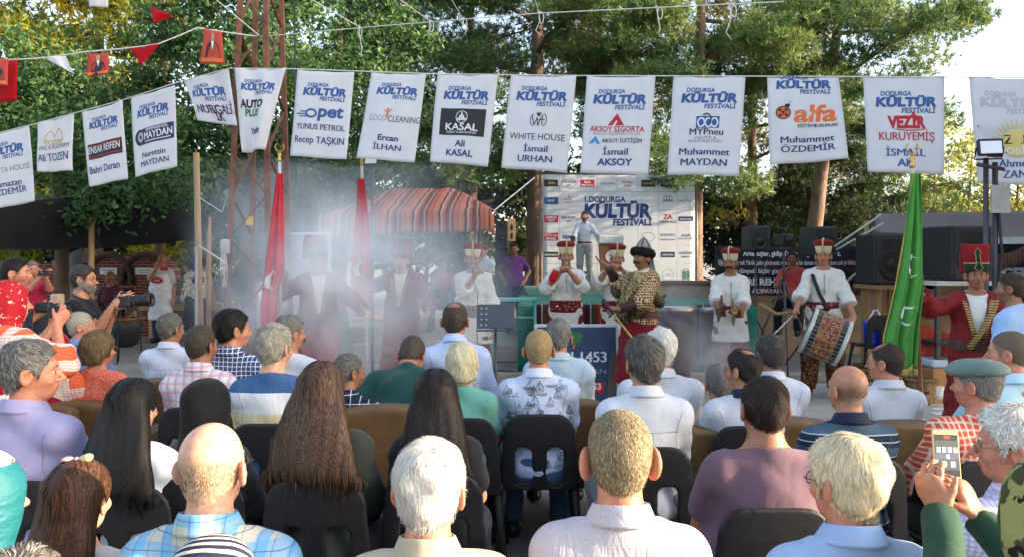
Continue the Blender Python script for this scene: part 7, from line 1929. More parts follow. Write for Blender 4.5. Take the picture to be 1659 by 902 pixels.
# striped kilim awning
STR = NT('striped awning cloth'); STR.set(.85, .15); s_ = STR.n('ShaderNodeSeparateXYZ'); STR.l(STR.coord(), s_.inputs[0]); wv = STR.math('ADD', s_.outputs[0], STR.math('MULTIPLY', STR.noise(2.0, 2), .10)); c = rgb(204, 112, 84)
for per, off, wd, cc in ((.44, .0, .16, rgb(128, 66, 58)), (.44, .18, .06, rgb(206, 186, 174)), (.44, .26, .07, rgb(74, 56, 58)), (.44, .40, .05, rgb(206, 190, 176)), (.44, .5, .2, rgb(214, 134, 104)), (.44, .74, .06, rgb(96, 70, 70)), (.44, .84, .06, rgb(200, 160, 136)), (.11, .1, .12, rgb(150, 84, 72))):
    c = STR.mix(STR.math('LESS_THAN', STR.math('FRACT', STR.math('ADD', STR.math('DIVIDE', wv, per), off)), wd), c, cc)
STR.base(c); STR.bump(STR.noise(90, 2), .3, .01); STR.translucent(c, .3)
org = np.array([*P(650, 0, 14)[:2], 0]); e = empty('striped_awning', org, 'awning of red and cream striped kilim cloth in the smoke', 'awning')
A, B, C, D = P(512, 352, 13.4), P(792, 338, 13.4), P(740, 306, 16.2), P(640, 306, 16.2); E0 = P(800, 340, 16.4); G0 = P(420, 350, 16.6)
m = MB(); m.grid(tent_sheet(rel(org, A, B, C, D), None, -.04, 1), 40, 20, STR.m, True, .012)
m.grid(tent_sheet(rel(org, B, E0, C, C), None, 0, 1, rip=.0), 8, 10, STR.m, True, .012); m.grid(tent_sheet(rel(org, G0, A, D, D), None, 0, 1, rip=0), 8, 10, BLK, True, .012); m.build('roof', e)
a, b = A - org, B - org
m = MB(); m.grid(lambda u, v: np.stack([a[0] + (b[0] - a[0]) * u, a[1] - .02 + .02 * np.sin(u * 60) * v - .02 * v, a[2] + (b[2] - a[2]) * u - v * (.36 + .02 * np.sin(u * 9))], -1), 80, 6, STR.m, True, .008)
m.grid(lambda u, v: np.stack([b[0] + .02 + .02 * np.sin(u * 30) * v + 0 * u, b[1] + 3.0 * u, b[2] - v * .36], -1), 30, 6, STR.m, True, .008); m.build('valance', e)
for px, Y in ((642, 13.5), (770, 13.5), (778, 16.2), (520, 16.3), (520, 13.5)):
    q = P(px, 356, Y) - org; m = MB(); m.tube([(q[0], q[1], 0), q + [0, 0, .1]], .03, pm('galvanised pole', rgb(150, 152, 152), .4, metal=.6), 8); m.build('pole', e)
rope([P(800, 342, 13.4), P(866, 288, 16), ], .012, 'pale guy rope rising from the striped awning to the pine')
# grey stall panel in the smoke
org = P(468, 378, 12.2); m = MB(); fr_ = pm('pale stall frame', rgb(190, 192, 194), .5)
m.tube([(-.2, 0, -.02), (.65, 0, 0)], .022, fr_, 8); m.tube([(-.2, 0, 0), (-.2, 0, -org[2])], .022, fr_, 8); m.tube([(.62, 0, 0), (.62, 0, -org[2])], .022, fr_, 8); m.box((.21, .03, -.45), (.8, .02, .86), pm('grey stall panel', rgb(120, 126, 134), .6)); tag(m.build('stall_panel', None, org), 'grey panel with a pale tube frame lost in the smoke', 'panel')
# dark tent on the right
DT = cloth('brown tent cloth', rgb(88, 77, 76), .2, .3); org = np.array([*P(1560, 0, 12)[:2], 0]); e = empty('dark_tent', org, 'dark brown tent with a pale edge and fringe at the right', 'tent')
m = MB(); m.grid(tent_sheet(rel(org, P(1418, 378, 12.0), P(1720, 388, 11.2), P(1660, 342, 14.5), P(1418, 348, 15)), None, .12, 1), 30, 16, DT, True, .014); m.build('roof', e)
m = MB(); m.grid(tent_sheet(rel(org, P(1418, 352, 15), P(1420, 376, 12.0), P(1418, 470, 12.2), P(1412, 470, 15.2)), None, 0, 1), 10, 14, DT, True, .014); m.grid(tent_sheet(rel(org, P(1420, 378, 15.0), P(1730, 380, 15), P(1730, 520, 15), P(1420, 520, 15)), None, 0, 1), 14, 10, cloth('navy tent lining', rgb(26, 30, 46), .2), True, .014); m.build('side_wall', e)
a, b = P(1424, 386, 12) - org, P(1720, 395, 11.2) - org; m = MB(); m.box((a + b) / 2 + [0, 0, .0], (np.linalg.norm(b - a), .03, .10), pm('pale tent edge', rgb(176, 176, 172), .6), frame_to(np.cross(b - a, (0, 1, 0)))[:, [1, 0, 2]] if False else rotz(math.atan2((b - a)[1], (b - a)[0]))); m.build('edge_tube', e)
m = MB(); fb = cloth('brown fringe', rgb(96, 66, 56), .3, .5)
for a, b, sg in ((P(1484, 384, 11.7), P(1560, 412, 11.5), .05), (P(1612, 412, 11.3), P(1690, 372, 11.1), .1)):
    a, b = a - org, b - org
    m.grid(lambda u, v: np.stack([a[0] + (b[0] - a[0]) * u, a[1] + (b[1] - a[1]) * u + .015 * np.sin(u * 80), a[2] + (b[2] - a[2]) * u - sg * np.sin(u * np.pi) - v * (.20 + .03 * np.sin(u * 150))], -1), 90, 3, fb, True, .01); m.build('fringe', e); m = MB()
m = MB(); a = P(1598, 420, 11.6) - org; nvc = cloth('navy banner cloth', rgb(30, 36, 62), .1); fn = bilinear(a, a + [1.6, 0, 0], a + [0, 0, -.75], a + [1.6, 0, -.75], .02, .01, 0); m.grid(fn, 12, 8, nvc, True, .004); pr = Print(m, fn, 1.6, .75, .006); pr.text('SGEL', .36, .28, .16, INK['pale'], .05); m.build('name_cloth', e)
m = MB(); a = P(1505, 432, 11.8) - org
rp = cloth('faded round print', rgb(120, 88, 84)); m.lathe([(.36, 0), (.36, .01), (.33, .012), (.33, .0)], rp, a, 32, rotx(R(90))); m.lathe([(.24, 0), (.24, .01), (.001, .012)], rp, a, 32, rotx(R(90))); m.build('round_emblem', e)
for px, Y in ((1424, 12.05), (1690, 11.3), (1424, 14.9)):
    q = P(px, 384, Y) - org; m = MB(); m.tube([(q[0], q[1], 0), q], .03, STEEL, 8); m.build('pole', e)

# ------------------------------------------------------------------ goods by the right hand tent
CB = pm('blue cooler plastic', rgb(22, 52, 196), .35, .1, 4, spec=.5)
co = P(1416, 512, 10.0); e = empty('cool_box', (co[0] + .02, 10.0, .60), 'bright blue cool box with a white lid handle standing on a chair', 'cool box')
m = MB(); m.box((0, 0, .13), (.23, .22, .26), CB, bev=.025); m.build('body', e); m = MB(); m.box((0, 0, .28), (.25, .24, .05), pm('pale blue lid', rgb(60, 96, 214), .35), bev=.015); m.build('lid', e); m = MB(); m.tube([(-.11, 0, .27), (-.02, 0, .44), (.02, 0, .44), (.11, 0, .27)], .012, pm('white handle', rgb(210, 212, 216), .4), 8); m.build('handle', e)
o = copy_tree(PROTO['black']); o.location = (co[0] + .02, 10.05, .15); o['label'] = 'black plastic chair carrying the blue cool box'
o.location[2] = .155; m = MB(); m.box((0, 0, .075), (.7, .7, .15), pm('old pallet', rgb(120, 100, 78), .8, .3, 6, .5, 50), bev=.01); tag(m.build('pallet', None, (co[0] + .02, 10.05, 0)), 'low wooden pallet under the chair with the blue cool box', 'pallet')
WK = NT('wicker'); WK.set(.7, .3); bk_ = WK.n('ShaderNodeTexBrick'); bk_.inputs['Scale'].default_value = 18; WK.l(WK.coord(), bk_.inputs[0]); bk_.inputs['Color1'].default_value = (*rgb(150, 120, 84), 1); bk_.inputs['Color2'].default_value = (*rgb(110, 86, 60), 1); bk_.inputs['Mortar'].default_value = (*rgb(50, 38, 28), 1); WK.base(bk_.outputs[0]); WK.bump(WK.noise(80, 2), .6, .02)
def basket(px, py, Y, r, h, lb, sq=False, name='wicker_basket'):
    p0 = P(px, py, Y); p0[2] = 0; m = MB()
    m.lathe([(r * .82, 0), (r * .95, h * .5), (r, h), (r * .93, h), (r * .88, h * .5), (r * .75, .03), (.001, .03)], WK.m, (0, 0, 0), 4 if sq else 22, rotz(R(45)) if sq else None, smooth=not sq, wob=None if sq else (lambda a, z: .015 * np.sin(a * 22 + z * 60)), capt=False); m.tube([(r * math.cos(a), r * math.sin(a), h) for a in np.linspace(0, 6.283, 25 if not sq else 5) + (R(45) if sq else 0)], .02, WK.m, 6); tag(m.build(name, None, p0), lb, 'basket')
basket(1419, 556, 9.4, .30, .34, 'square wicker basket standing below the blue cool box', True)
basket(1489, 570, 9.3, .19, .28, 'round wicker basket behind the green flag pole')
basket(1398, 548, 10.4, .17, .30, 'small wicker basket half hidden left of the square basket')
bx = P(1527, 552, 9.4); e = empty('cardboard_box', (bx[0], 9.4, 0), 'brown cardboard box with pale round prints beside the flag bearer', 'box'); cbm = pm('cardboard', rgb(166, 118, 78), .8, .12, 5, .2, 60); m = MB(); m.box((0, 0, .21), (.50, .4, .42), cbm, rotz(.1), bev=.006)
pv = pm('pale print', rgb(200, 196, 190), .7)
for x, z in ((-.17, .14), (.16, .12), (.0, .33)): m.lathe([(.085, 0), (.085, .002), (.001, .003)], pv, rotz(.1) @ np.array([x, -.2015, z]), 18, rotz(.1) @ rotx(R(90)))
m.build('carton', e); m = MB(); m.box((0, 0, .47), (.52, .42, .09), pm('clear tub', rgb(170, 186, 204), .25, .05, spec=.6), rotz(.1), bev=.02); tag(m.build('plastic_tub', None, (bx[0], 9.4, 0)), 'shallow pale blue plastic tub lying on the cardboard box', 'tub')
tb_ = P(1500, 470, 9.9); e = empty('goods_table', (tb_[0] + .2, 9.9, 0), 'low table with a red orange cloth behind the green flag', 'table'); m = MB(); m.box((0, 0, .74), (1.3, .6, .03), pm('grey table top', rgb(120, 118, 116), .6)); m.build('tabletop', e)
m = MB(); m.grid(lambda u, v: np.stack([-.45 + .45 * u, -.305 - .01 * np.sin(u * 20) * v, .765 + .14 * (1 - u) * (1 - v) - .26 * v], -1), 16, 6, cloth('red orange cloth', rgb(150, 58, 42)), True, .008); m.build('cloth', e)
for sx in (-.6, .6):
    for sy in (-.25, .25): m = MB(); m.tube([(sx, sy, 0), (sx, sy, .73)], .018, STEEL, 6); m.build('leg', e)

# ------------------------------------------------------------------ floodlights
def flood(px, py, Y, rz, lb, lb2, h, lit=(.5, .5, .47)):
    p0 = P(px, py, Y); e = empty('floodlight', p0, lb, 'floodlight', rz)
    m = MB(); m.box((0, 0, 0), (.19 * h, .05, .14 * h), SPK, rotx(-.25), bev=.012); m.build('housing', e); m = MB(); m.box((0, -.028, -.004), (.155 * h, .012, .105 * h), pm('lamp glass', lit, .15, .04, spec=.8), rotx(-.25)); m.build('glass', e); m = MB(); m.tube([(-.1 * h, 0, 0), (-.1 * h, .05, -.09 * h), (.1 * h, .05, -.09 * h), (.1 * h, 0, 0)], .008, SPK, 6)
    for k in range(5): m.box((-.07 * h + .035 * k * h, .04, 0), (.008, .05, .11 * h), SPK, rotx(-.25))
    m.build('bracket', e)
    q = p0.copy(); q[2] = 0; m = MB(); m.tube([(0, .06, 0), (0, .06, p0[2] - .08 * h)], .022, STEEL, 8)
    return q, m
q, m = flood(602, 259, 10.6, R(-8), 'small square floodlight on a thin pole in the middle', '', 1.0, (.62, .62, .52)); tag(m.build('floodlight_pole', None, q), 'thin dark pole of the middle floodlight, deep in the smoke', 'pole')
q, m = flood(1604, 239, 6.8, R(-14), 'square floodlight with a pale glass on the right hand pole', '', 1.05, (.72, .73, .74)); h_ = P(0, 239, 6.8)[2]
m.tube([(0, .06, 0), (.09, .06, 0), ], .001, STEEL, 4); m.tube([(.085, .07, 0), (.085, .07, h_ - .12)], .024, STEEL, 8); m.tube([(-.08, .05, h_ - .14), (.16, .07, h_ - .18)], .018, STEEL, 6); m.box((.10, .10, h_ - .02), (.14, .05, .10), SPK, rotz(.5)); m.box((.10, .02, h_ - .44), (.16, .02, .24), pm('grey plate', rgb(150, 150, 146), .5)); m.tube([(.085, .05, h_ - .3), (.12, .03, h_ - .9), (.07, .03, h_ - 1.4), (.1, .03, .9)], .012, SPK, 6)
tag(m.build('floodlight_pole', None, q), 'black pole with a grey plate and cables at the right edge', 'pole')

# ------------------------------------------------------------------ ovens, cooking and food at the left
BRK = NT('red brick'); BRK.set(.85, .2); b_ = BRK.n('ShaderNodeTexBrick'); b_.inputs['Scale'].default_value = 1; b_.inputs['Brick Width'].default_value = .20; b_.inputs['Row Height'].default_value = .065; b_.inputs['Mortar Size'].default_value = .008
mp = BRK.n('ShaderNodeMapping'); mp.inputs['Rotation'].default_value = (R(90), 0, 0); BRK.l(BRK.coord(), mp.inputs[0]); BRK.l(mp.outputs[0], b_.inputs[0])
b_.inputs['Color1'].default_value = (*rgb(128, 58, 46), 1); b_.inputs['Color2'].default_value = (*rgb(98, 46, 40), 1); b_.inputs['Mortar'].default_value = (*rgb(128, 118, 108), 1); BRK.base(b_.outputs[0]); BRK.bump(BRK.noise(60, 3), .4, .01)
ov = P(204, 470, 17.5); e = empty('brick_oven', (ov[0], 17.5, 0), 'twin arched red brick oven with two white signs', 'oven'); m = MB()
m.box((0, .5, .62), (2.6, 1.0, 1.24), BRK.m); 
for cx in (-.36, .42):
    n_ = 16; a_ = np.linspace(0, np.pi, n_ + 1); front = [(cx + .42 * math.cos(t_), -.02, 1.24 + .50 * math.sin(t_)) for t_ in a_]; back = [(x, .9, z) for x, y, z in front]
    m.add(front + back, [tuple(range(n_ + 1))[::-1], tuple(range(n_ + 1, 2 * n_ + 2))] + [(i, i + 1, n_ + 2 + i, n_ + 1 + i) for i in range(n_)], BRK.m)
m.build('brickwork', e)
m = MB(); dkb = pm('sooty arch bricks', rgb(74, 56, 48), .9, .35, 14, .6, 50)
for cx in (-.36, .42):
    m.tube([(cx + .50 * math.cos(t_), -.03, 1.20 + .58 * math.sin(t_)) for t_ in np.linspace(-.1, np.pi + .1, 22)], .075, dkb, 8)
m.build('arch', e)
m = MB()
for cx in (-.36, .42): m.box((cx, -.04, 1.42), (.38, .02, .15), pm('white sign', rgb(206, 206, 204), .5)); m.box((cx, -.052, 1.44), (.28, .006, .022), INK['grey']); m.box((cx, -.052, 1.39), (.18, .006, .014), INK['grey']); m.build('sign', e); m = MB()
m = MB()
m.box((.05, -.03, .98), (.18, .04, .16), pm('black opening', (.01, .01, .01), .9)); m.build('fire_opening', e); m = MB(); m.box((0, -.14, .86), (2.7, .36, .06), pm('stone shelf', rgb(150, 140, 128), .8, .2, 6, .4, 40), bev=.01); m.build('shelf', e)
m = MB(); m.box((0, .2, .8), (1.0, .5, 1.6), BRK.m); tag(m.build('brick_pillar', None, (*P(95, 0, 17.6)[:2], 0)), 'dark brick pillar behind the crimson shirted photographer', 'pillar')
m = MB(); pf = pm('clear plastic sheet', rgb(130, 134, 136), .25, .2, 5, .5, 12, spec=.6, transl=.3); m.grid(tent_sheet([np.array(v) for v in ((0, 0, 0), (.55, .1, .28), (.35, .0, -1.0), (.18, .1, -.45))], None, .05, 2, rip=.06), 14, 14, pf, True, .004); tag(m.build('plastic_sheet', None, P(83, 424, 14.5)), 'crumpled clear plastic sheet hanging under the black canopy', 'sheet')
e = empty('cauldron', (*P(204, 0, 13)[:2], 0), 'big black cauldron of food with a wide copper rim on a stand', 'cauldron'); e.scale = (.52, .52, .85); ik_ = pm('sooty iron', (.015, .015, .016), .6, .3, 12, .4, 60); m = MB(); m.lathe([(.20, .30), (.36, .36), (.46, .62), (.50, .82), (.46, .82), (.40, .6)], ik_, (0, 0, 0), 28, capt=False); m.build('pot', e)
m = MB(); m.lathe([(.49, .815), (.58, .85), (.575, .86), (.47, .83)], pm('copper rim', rgb(150, 96, 66), .4, .2, metal=.6), (0, 0, 0), 28, capt=False); m.build('rim', e); m = MB(); m.lathe([(.475, .78), (.3, .81), (.001, .82)], pm('cooked wheat', rgb(196, 168, 120), .8, .25, 40, .8, 90), (0, 0, 0), 24, capt=False); m.build('food', e); m = MB(); m.tube([(.05, -.1, .80), (.32, -.1, .98)], .014, wd2, 6); m.build('ladle', e)
for i in range(3): a = i * 2.1 + .4; m = MB(); m.tube([(.40 * math.cos(a), .40 * math.sin(a), .62), (.46 * math.cos(a), .46 * math.sin(a), 0)], .022, ik_, 6); m.build('leg', e)
ft = P(330, 470, 16.8); e = empty('food_table', (*P(300, 0, 16.9)[:2], 0), 'yellow wooden table crowded with food behind the apron man', 'table'); yw_ = pm('yellow varnished wood', rgb(184, 142, 84), .5, .2, 6); m = MB(); m.box((0, 0, .76), (1.9, .8, .05), yw_, bev=.01); m.box((0, -.36, .68), (1.8, .03, .10), yw_); m.build('tabletop', e)
for sx in (-.88, .88):
    for sy in (-.34, .34): m = MB(); m.box((sx, sy, .37), (.07, .07, .74), yw_, bev=.006); m.build('leg', e)
fc = [('white_plate', (210, 208, 200), (.16, .03)), ('bread_basket', (150, 110, 70), (.17, .12)), ('steel_tray', (150, 150, 152), (.2, .04)), ('striped_bundle', (60, 60, 76), (.17, .16)), ('glass_jar', (150, 120, 70), (.07, .2))]
for i, (nm, c_, (r_, h2)) in enumerate(fc):
    x = -.7 + i * .33; m = MB(); m.lathe([(r_ * .7, 0), (r_, h2 * .6), (r_ * .92, h2), (.01, h2 * .9)], pm(nm, rgb(*c_), .5, .25, 20, .4, 60), (0, 0, 0), 16); tag(m.build(nm, None, (P(300, 0, 16.9)[0] + x, 16.75, .787)), ('white plate at the left end of the yellow food table', 'brown bread basket on the yellow food table', 'steel tray in the middle of the yellow food table', 'dark striped bundle on the yellow food table', 'amber jar near the post on the food table')[i], ('plate', 'basket', 'tray', 'bundle', 'jar')[i])
m = MB(); m.box((0, 0, .58), (2.6, .35, 1.16), pm('stone bench wall', rgb(140, 112, 96), .85, .25, 4, .5, 30)); m.box((0, 0, 1.19), (2.7, .42, .07), pm('wall cap', rgb(120, 92, 78), .8, .2, 5, .3, 40), bev=.01); tag(m.build('garden_wall', None, (*P(325, 0, 18.6)[:2], 0)), 'low brown garden wall behind the yellow food table', 'wall')
e = empty('speaker_box', P(93, 516, 8.6), 'beige box shaped apparatus with a dark dial behind the red headscarf', 'apparatus'); m = MB(); m.box((0, 0, .12), (.10, .12, .30), pm('beige casing', rgb(176, 158, 130), .5), bev=.012); m.build('casing', e); m = MB(); m.lathe([(.026, 0), (.024, .01), (.001, .012)], CONE_, (0, -.06, .07), 16, rotx(R(90))); m.build('dial', e); m = MB(); m.box((0, -.062, .2), (.07, .006, .08), pm('grey window', rgb(150, 156, 160), .3)); m.build('window', e)
m = MB(); q = P(93, 516, 8.6); m.tube([(0, 0, 0), (0, 0, q[2] - .03)], .025, STEEL, 8); m.box((0, 0, .02), (.35, .35, .04), STEEL, bev=.01); tag(m.build('apparatus_stand', None, (q[0], 8.6, 0)), 'steel stand that carries the beige apparatus', 'stand')

# ------------------------------------------------------------------ stands and bench near the singers
mint = pm('mint painted steel', rgb(96, 178, 164), .5, .1); bq = P(832, 482, 10.6); e = empty('mint_bench', (bq[0], 10.6, 0), 'mint green trestle table left of the stage', 'table'); zt = P(0, 482, 10.6)[2]; m = MB(); m.box((0, 0, zt - .02), (.62, .4, .04), mint, bev=.008); m.build('tabletop', e)
for sx in (-.28, .28):
    for sy in (-.16, .16): m = MB(); m.tube([(sx * 1.1, sy, 0), (sx, sy, zt - .04)], .018, mint, 6); m.build('leg', e)
m = MB(); m.tube([(-.29, -.16, zt - .25), (.29, -.16, zt - .25)], .014, mint, 6); m.build('rail', e)
def music_stand(px, py, Y, lb, rz=0.):
    q = P(px, py, Y); e = empty('music_stand', (q[0], Y, 0), lb, 'stand', rz); z = q[2]; gm = pm('grey enamel', rgb(56, 64, 74), .45, .1, spec=.5)
    m = MB(); m.tube([(0, 0, .25), (0, 0, z - .1)], .014, gm, 8); m.build('pole', e)
    m = MB(); m.box((0, 0, z), (.34, .012, .24), gm, rotx(-.5), bev=.004); m.box((0, -.09, z - .12), (.34, .06, .012), gm); m.build('desk', e)
    m = MB()
    for i in range(2):
        for j in range(4): m.lathe([(.012, 0), (.001, .003)], pm('pale hole', rgb(150, 158, 166), .6), rotx(-.5) @ np.array([-.13 + .045 * i, -.008, -.09 + .055 * j]) + [0, 0, z], 8, rotx(R(90) - .5))
    m.build('perforation', e)
    for i in range(3): a = i * 2.094 + .9; m = MB(); m.tube([(0, 0, .45), (math.cos(a) * .30, math.sin(a) * .30, .01)], .010, gm, 6); m.build('leg', e)
music_stand(803, 512, 7.2, 'grey perforated music stand behind the man with the bald crown')
music_stand(540, 520, 8.9, 'grey music stand almost hidden in the smoke', .4)
m = MB(); rb = P(700, 540, 8.6); m.box((0, 0, .22), (.55, .4, .44), pm('dark case', (.03, .03, .035), .5), bev=.02); tag(m.build('instrument_case', None, (rb[0] + .05, 8.9, 0)), 'dark case on the ground below the smoke beside the singer', 'case')
m = MB(); m.grid(lambda u, v: np.stack([-.33 + .66 * u, -.24 + .48 * v, .462 + .05 * np.sin(u * 3.1) + .015 * np.sin(u * 14 + v * 9)], -1), 16, 12, cloth('red cloth', rgb(150, 36, 36)), True, .012); tag(m.build('red_cloth', None, (rb[0] + .05, 8.9, 0)), 'red cloth thrown over the dark case', 'cloth')
# ---- big kettledrums
def kettle(px, py, Y, r, lb, txt=False):
    q = P(px, py, Y); z = q[2]; e = empty('kettledrum', (q[0], Y, 0), lb, 'drum'); m = MB(); m.lathe([(r * .45, .05), (r * .8, z * .35), (r * .98, z * .75), (r, z - .02)], cloth('dark drum cloth', rgb(60, 40, 46)), (0, 0, 0), 30); m.build('kettle', e)
    m = MB(); m.lathe([(r * 1.0, z - .03), (r * 1.03, z), (r * .99, z + .018)], pm('silver hoop', rgb(150, 150, 150), .3, metal=.8), (0, 0, 0), 30, capt=False); m.build('hoop', e)
    m = MB(); m.lathe([(r * .99, z + .008), (.001, z + .02)], pm('drum skin', rgb(206, 204, 198), .5, .06), (0, 0, 0), 30, capt=False); ring = Print(m, lambda u, v: np.stack([(u - .5) * 2 * r, (.5 - v) * 2 * r, z + .02 + 0 * u], -1), 1, 1, .004); ring.ring(.5, .5, .36, .36, .02, INK['pale'])
    if txt: ring.text('LASSED', .5, .54, .16, INK['grey'], .04, 0, .6)
    m.build('skin', e)
kettle(1092, 498, 9.3, .25, 'big kettledrum with a white skin right of the fur hatted commander', True)
kettle(1158, 500, 10.3, .2, 'smaller kettledrum half hidden behind the cymbal player')

# ------------------------------------------------------------------ flags
def flag(pole_top, pole_bot, Y, label, cloth_m, fringe, pts_l, pts_r, pole_mats, finial=True, crescent=True, gather=2.2, zlift=0):
    """flag hanging in folds from its pole; left and right outlines as picture heights"""
    T, B = P(*pole_top, Y), P(*pole_bot, Y); d = nrm(T - B)
    if B[2] > .02: B = B + (B - T) * (B[2] / (T[2] - B[2]))
    org = np.array([B[0], Y, 0]); e = empty('flag_on_pole', org, label, 'flag')
    m = MB(); mid = P(pole_top[0] * .35 + pole_bot[0] * .65, pole_top[1] * .35 + pole_bot[1] * .65, Y)
    m.tube([B - org, mid - org], .017, pole_mats[0], 10); m.tube([mid - org, T - org], .017, pole_mats[1], 10); m.build('pole', e)
    if finial:
        m = MB(); br = pm('brass', rgb(176, 140, 76), .3, .15, metal=.8); a = T - org
        m.lathe([(.012, -.02), (.024, .02), (.010, .05), (.022, .075), (.006, .10)], br, a, 14)
        m.tube([a + [.045 * math.cos(t_) , 0, .15 + .05 * math.sin(t_)] for t_ in np.linspace(2.2, 7.2, 14)], np.array([.002] + [.006] * 12 + [.002]), br, 6); m.build('finial', e)
    zs_ = np.array([p_[1] for p_ in pts_l], float); xl = np.array([p_[0] for p_ in pts_l], float); xr = np.array([p_[0] for p_ in pts_r], float); zr = np.array([p_[1] for p_ in pts_r], float)
    y0, y1 = zs_[0], zs_[-1]
    def fn(u, v):
        py = y0 + (y1 - y0) * v; L_, R_ = np.interp(py, zs_, xl), np.interp(py, zr, xr); px = L_ + (R_ - L_) * u
        wd_ = (R_ - L_) / F * Y
        dep_ = .018 * np.sin(u * 6.28 * gather + v * 2.5) * np.clip(v * 3, .2, 1) + .012 * np.sin(u * 31 + v * 7)
        x = (px - CX) / F * Y + .012 * np.cos(u * 6.28 * gather + v * 2.5); z = CH + (HZ - py) / F * Y + .02 * np.sin(u * 17 + 1) * v
        return np.stack([x, Y - .03 + dep_, z], -1) - org
    m = MB(); m.grid(fn, 60, 50, cloth_m, True, .004)
    pr = Print(m, fn, 1, 1, .006)
    if crescent:
        wm = pm('white emblem', rgb(206, 210, 204), .8)
        for (cx, cy, rx, ry) in crescent:
            a = np.linspace(.6, 2 * np.pi - .6, 61); o_ = np.stack([cx + rx * np.cos(a), cy + ry * np.sin(a)], 1); i_ = np.stack([cx + rx * .28 + rx * .80 * np.cos(a), cy + ry * .80 * np.sin(a)], 1)
            pr.put(np.concatenate([o_ + (i_ - o_) * q_ / 6 for q_ in range(7)]), [(j * 61 + k, j * 61 + 61 + k, j * 61 + 62 + k, j * 61 + k + 1) for k in range(60) for j in range(6)], wm)
    m.build('cloth', e)
    if fringe:
        m = MB(); m.grid(lambda u, v: fn(u, 1 + v * .035) + np.stack([0 * u, -.006 + 0 * u, -.004 * np.sin(u * 260)], -1), 120, 2, fringe, True, .008)
        m.grid(lambda u, v: fn(0 * u - .01 + v * .05, u) + np.stack([0 * u, -.008 + 0 * u, 0 * u], -1), 60, 2, fringe, True, .008); m.build('fringe', e)
    return e
GF = cloth('green satin', rgb(78, 152, 66), .06, .15, .25, .5); GFR = pm('gold fringe', rgb(168, 146, 66), .6, .25, 90, .8, 200); WP = pm('white wrapped pole', rgb(180, 178, 172), .45, .05); BP = pm('brown lacquered pole', rgb(120, 60, 34), .4, .15)
flag((1478, 272), (1491, 630), 6.05, 'satin green flag with white crescents and gold fringe on a brown pole', GF, GFR, [(1473, 282), (1462, 380), (1450, 450), (1436, 520), (1430, 548), (1432, 592)], [(1486, 282), (1490, 360), (1494, 430), (1496, 462), (1488, 520), (1484, 592)], (BP, WP), crescent=[(.52, .48, .22, .058), (.56, .73, .24, .048)])
RF = cloth('red satin', rgb(206, 26, 46), .06, .15, .25, .5)
flag((453, 262), (455, 640), 8.3, 'dark red flag gathered on the white pole of the left standard bearer', RF, None, [(450, 282), (441, 340), (432, 420), (424, 500), (424, 528)], [(458, 282), (461, 340), (464, 430), (455, 470), (452, 528)], (WP, WP), crescent=[(.45, .7, .3, .06)])
flag((586, 268), (596, 620), 9.7, 'pale red flag on a white pole, veiled by smoke', RF, None, [(580, 290), (577, 340), (572, 400), (570, 440), (570, 500)], [(590, 290), (596, 340), (602, 400), (603, 440), (604, 500)], (WP, WP), crescent=[(.45, .7, .3, .06)])

# ------------------------------------------------------------------ instruments, arms and telephones
dr = P(1337, 545, 9.30); e = empty('bass_drum', dr, 'big red and black bass drum with silver hoops hung on the drummer', 'drum'); Rd = frame_to((.87, -.30, -.36)); rr, hh = .27, .30
m = MB(); t = NT('red drum shell with gold vines'); t.set(.45, .4); n1 = t.math('ABSOLUTE', t.math('SUBTRACT', t.noise(14, 2, .5, None, 1.5), .5)); t.base(t.mix(t.ramp(n1, .025, .04), rgb(186, 146, 76), rgb(120, 24, 28)))
m.lathe([(rr, -hh * .36), (rr, hh * .36)], t.m, (0, 0, 0), 36, Rd, capt=False); m.build('shell', e)
m = MB(); bkk = pm('black drum shell', (.025, .022, .024), .4); 
for s in (-1, 1): m.lathe([(rr * .998, s * hh * .36), (rr * .998, s * hh * .66)] if s > 0 else [(rr * .998, -hh * .66), (rr * .998, -hh * .36)], bkk, (0, 0, 0), 36, Rd, capt=False)
gdb = pm('gold braid', rgb(150, 118, 62), .5, .3, 60, .6, 200)
for s in (-1, 1): m.lathe([(rr * 1.004, s * hh * .36 - .008), (rr * 1.012, s * hh * .36), (rr * 1.004, s * hh * .36 + .008)], gdb, (0, 0, 0), 36, Rd, capt=False)
m.build('shell_edge', e)
for s in (-1, 1):
    m = MB(); m.lathe([(rr * 1.0, s * hh * .66 - .022), (rr * 1.045, s * hh * .66 - .022), (rr * 1.045, s * hh * .66 + .022), (rr * .99, s * hh * .66 + .022)], pm('pale silver hoop', rgb(190, 192, 190), .35, .1, metal=.3), (0, 0, 0), 36, Rd, capt=False); m.build('hoop', e)
    m = MB(); m.lathe([(rr * .995, s * hh * .66), (.001, s * (hh * .66 + .004))] , pm('drum skin', rgb(206, 204, 198), .5, .06), (0, 0, 0), 36, Rd, capt=False); m.build('skin', e)
m = MB(); cd = pm('tension cord', rgb(150, 146, 136), .6)
for k in range(18):
    a, b = k / 18 * 6.283, (k + .5) / 18 * 6.283
    for s, a1, b1 in ((-1, a, b), (1, b, a)): m.tube([Rd @ np.array([rr * 1.01 * math.cos(a1), rr * 1.01 * math.sin(a1), -hh * .6]), Rd @ np.array([rr * 1.03 * math.cos((a1 + b1) / 2), rr * 1.03 * math.sin((a1 + b1) / 2), 0]), Rd @ np.array([rr * 1.01 * math.cos(b1), rr * 1.01 * math.sin(b1), hh * .6])], .0035, cd, 4, cap=False)
m.build('tension_cord', e)
m = MB(); hw_ = DRUM.toworld(DRUM.wr[1] + nrm(np.array([.35, .7, -.2])) * .07); hd2 = DRUM.toworld(DRUM.wr[-1] + nrm(np.array([.3, .7, -.3])) * .07)
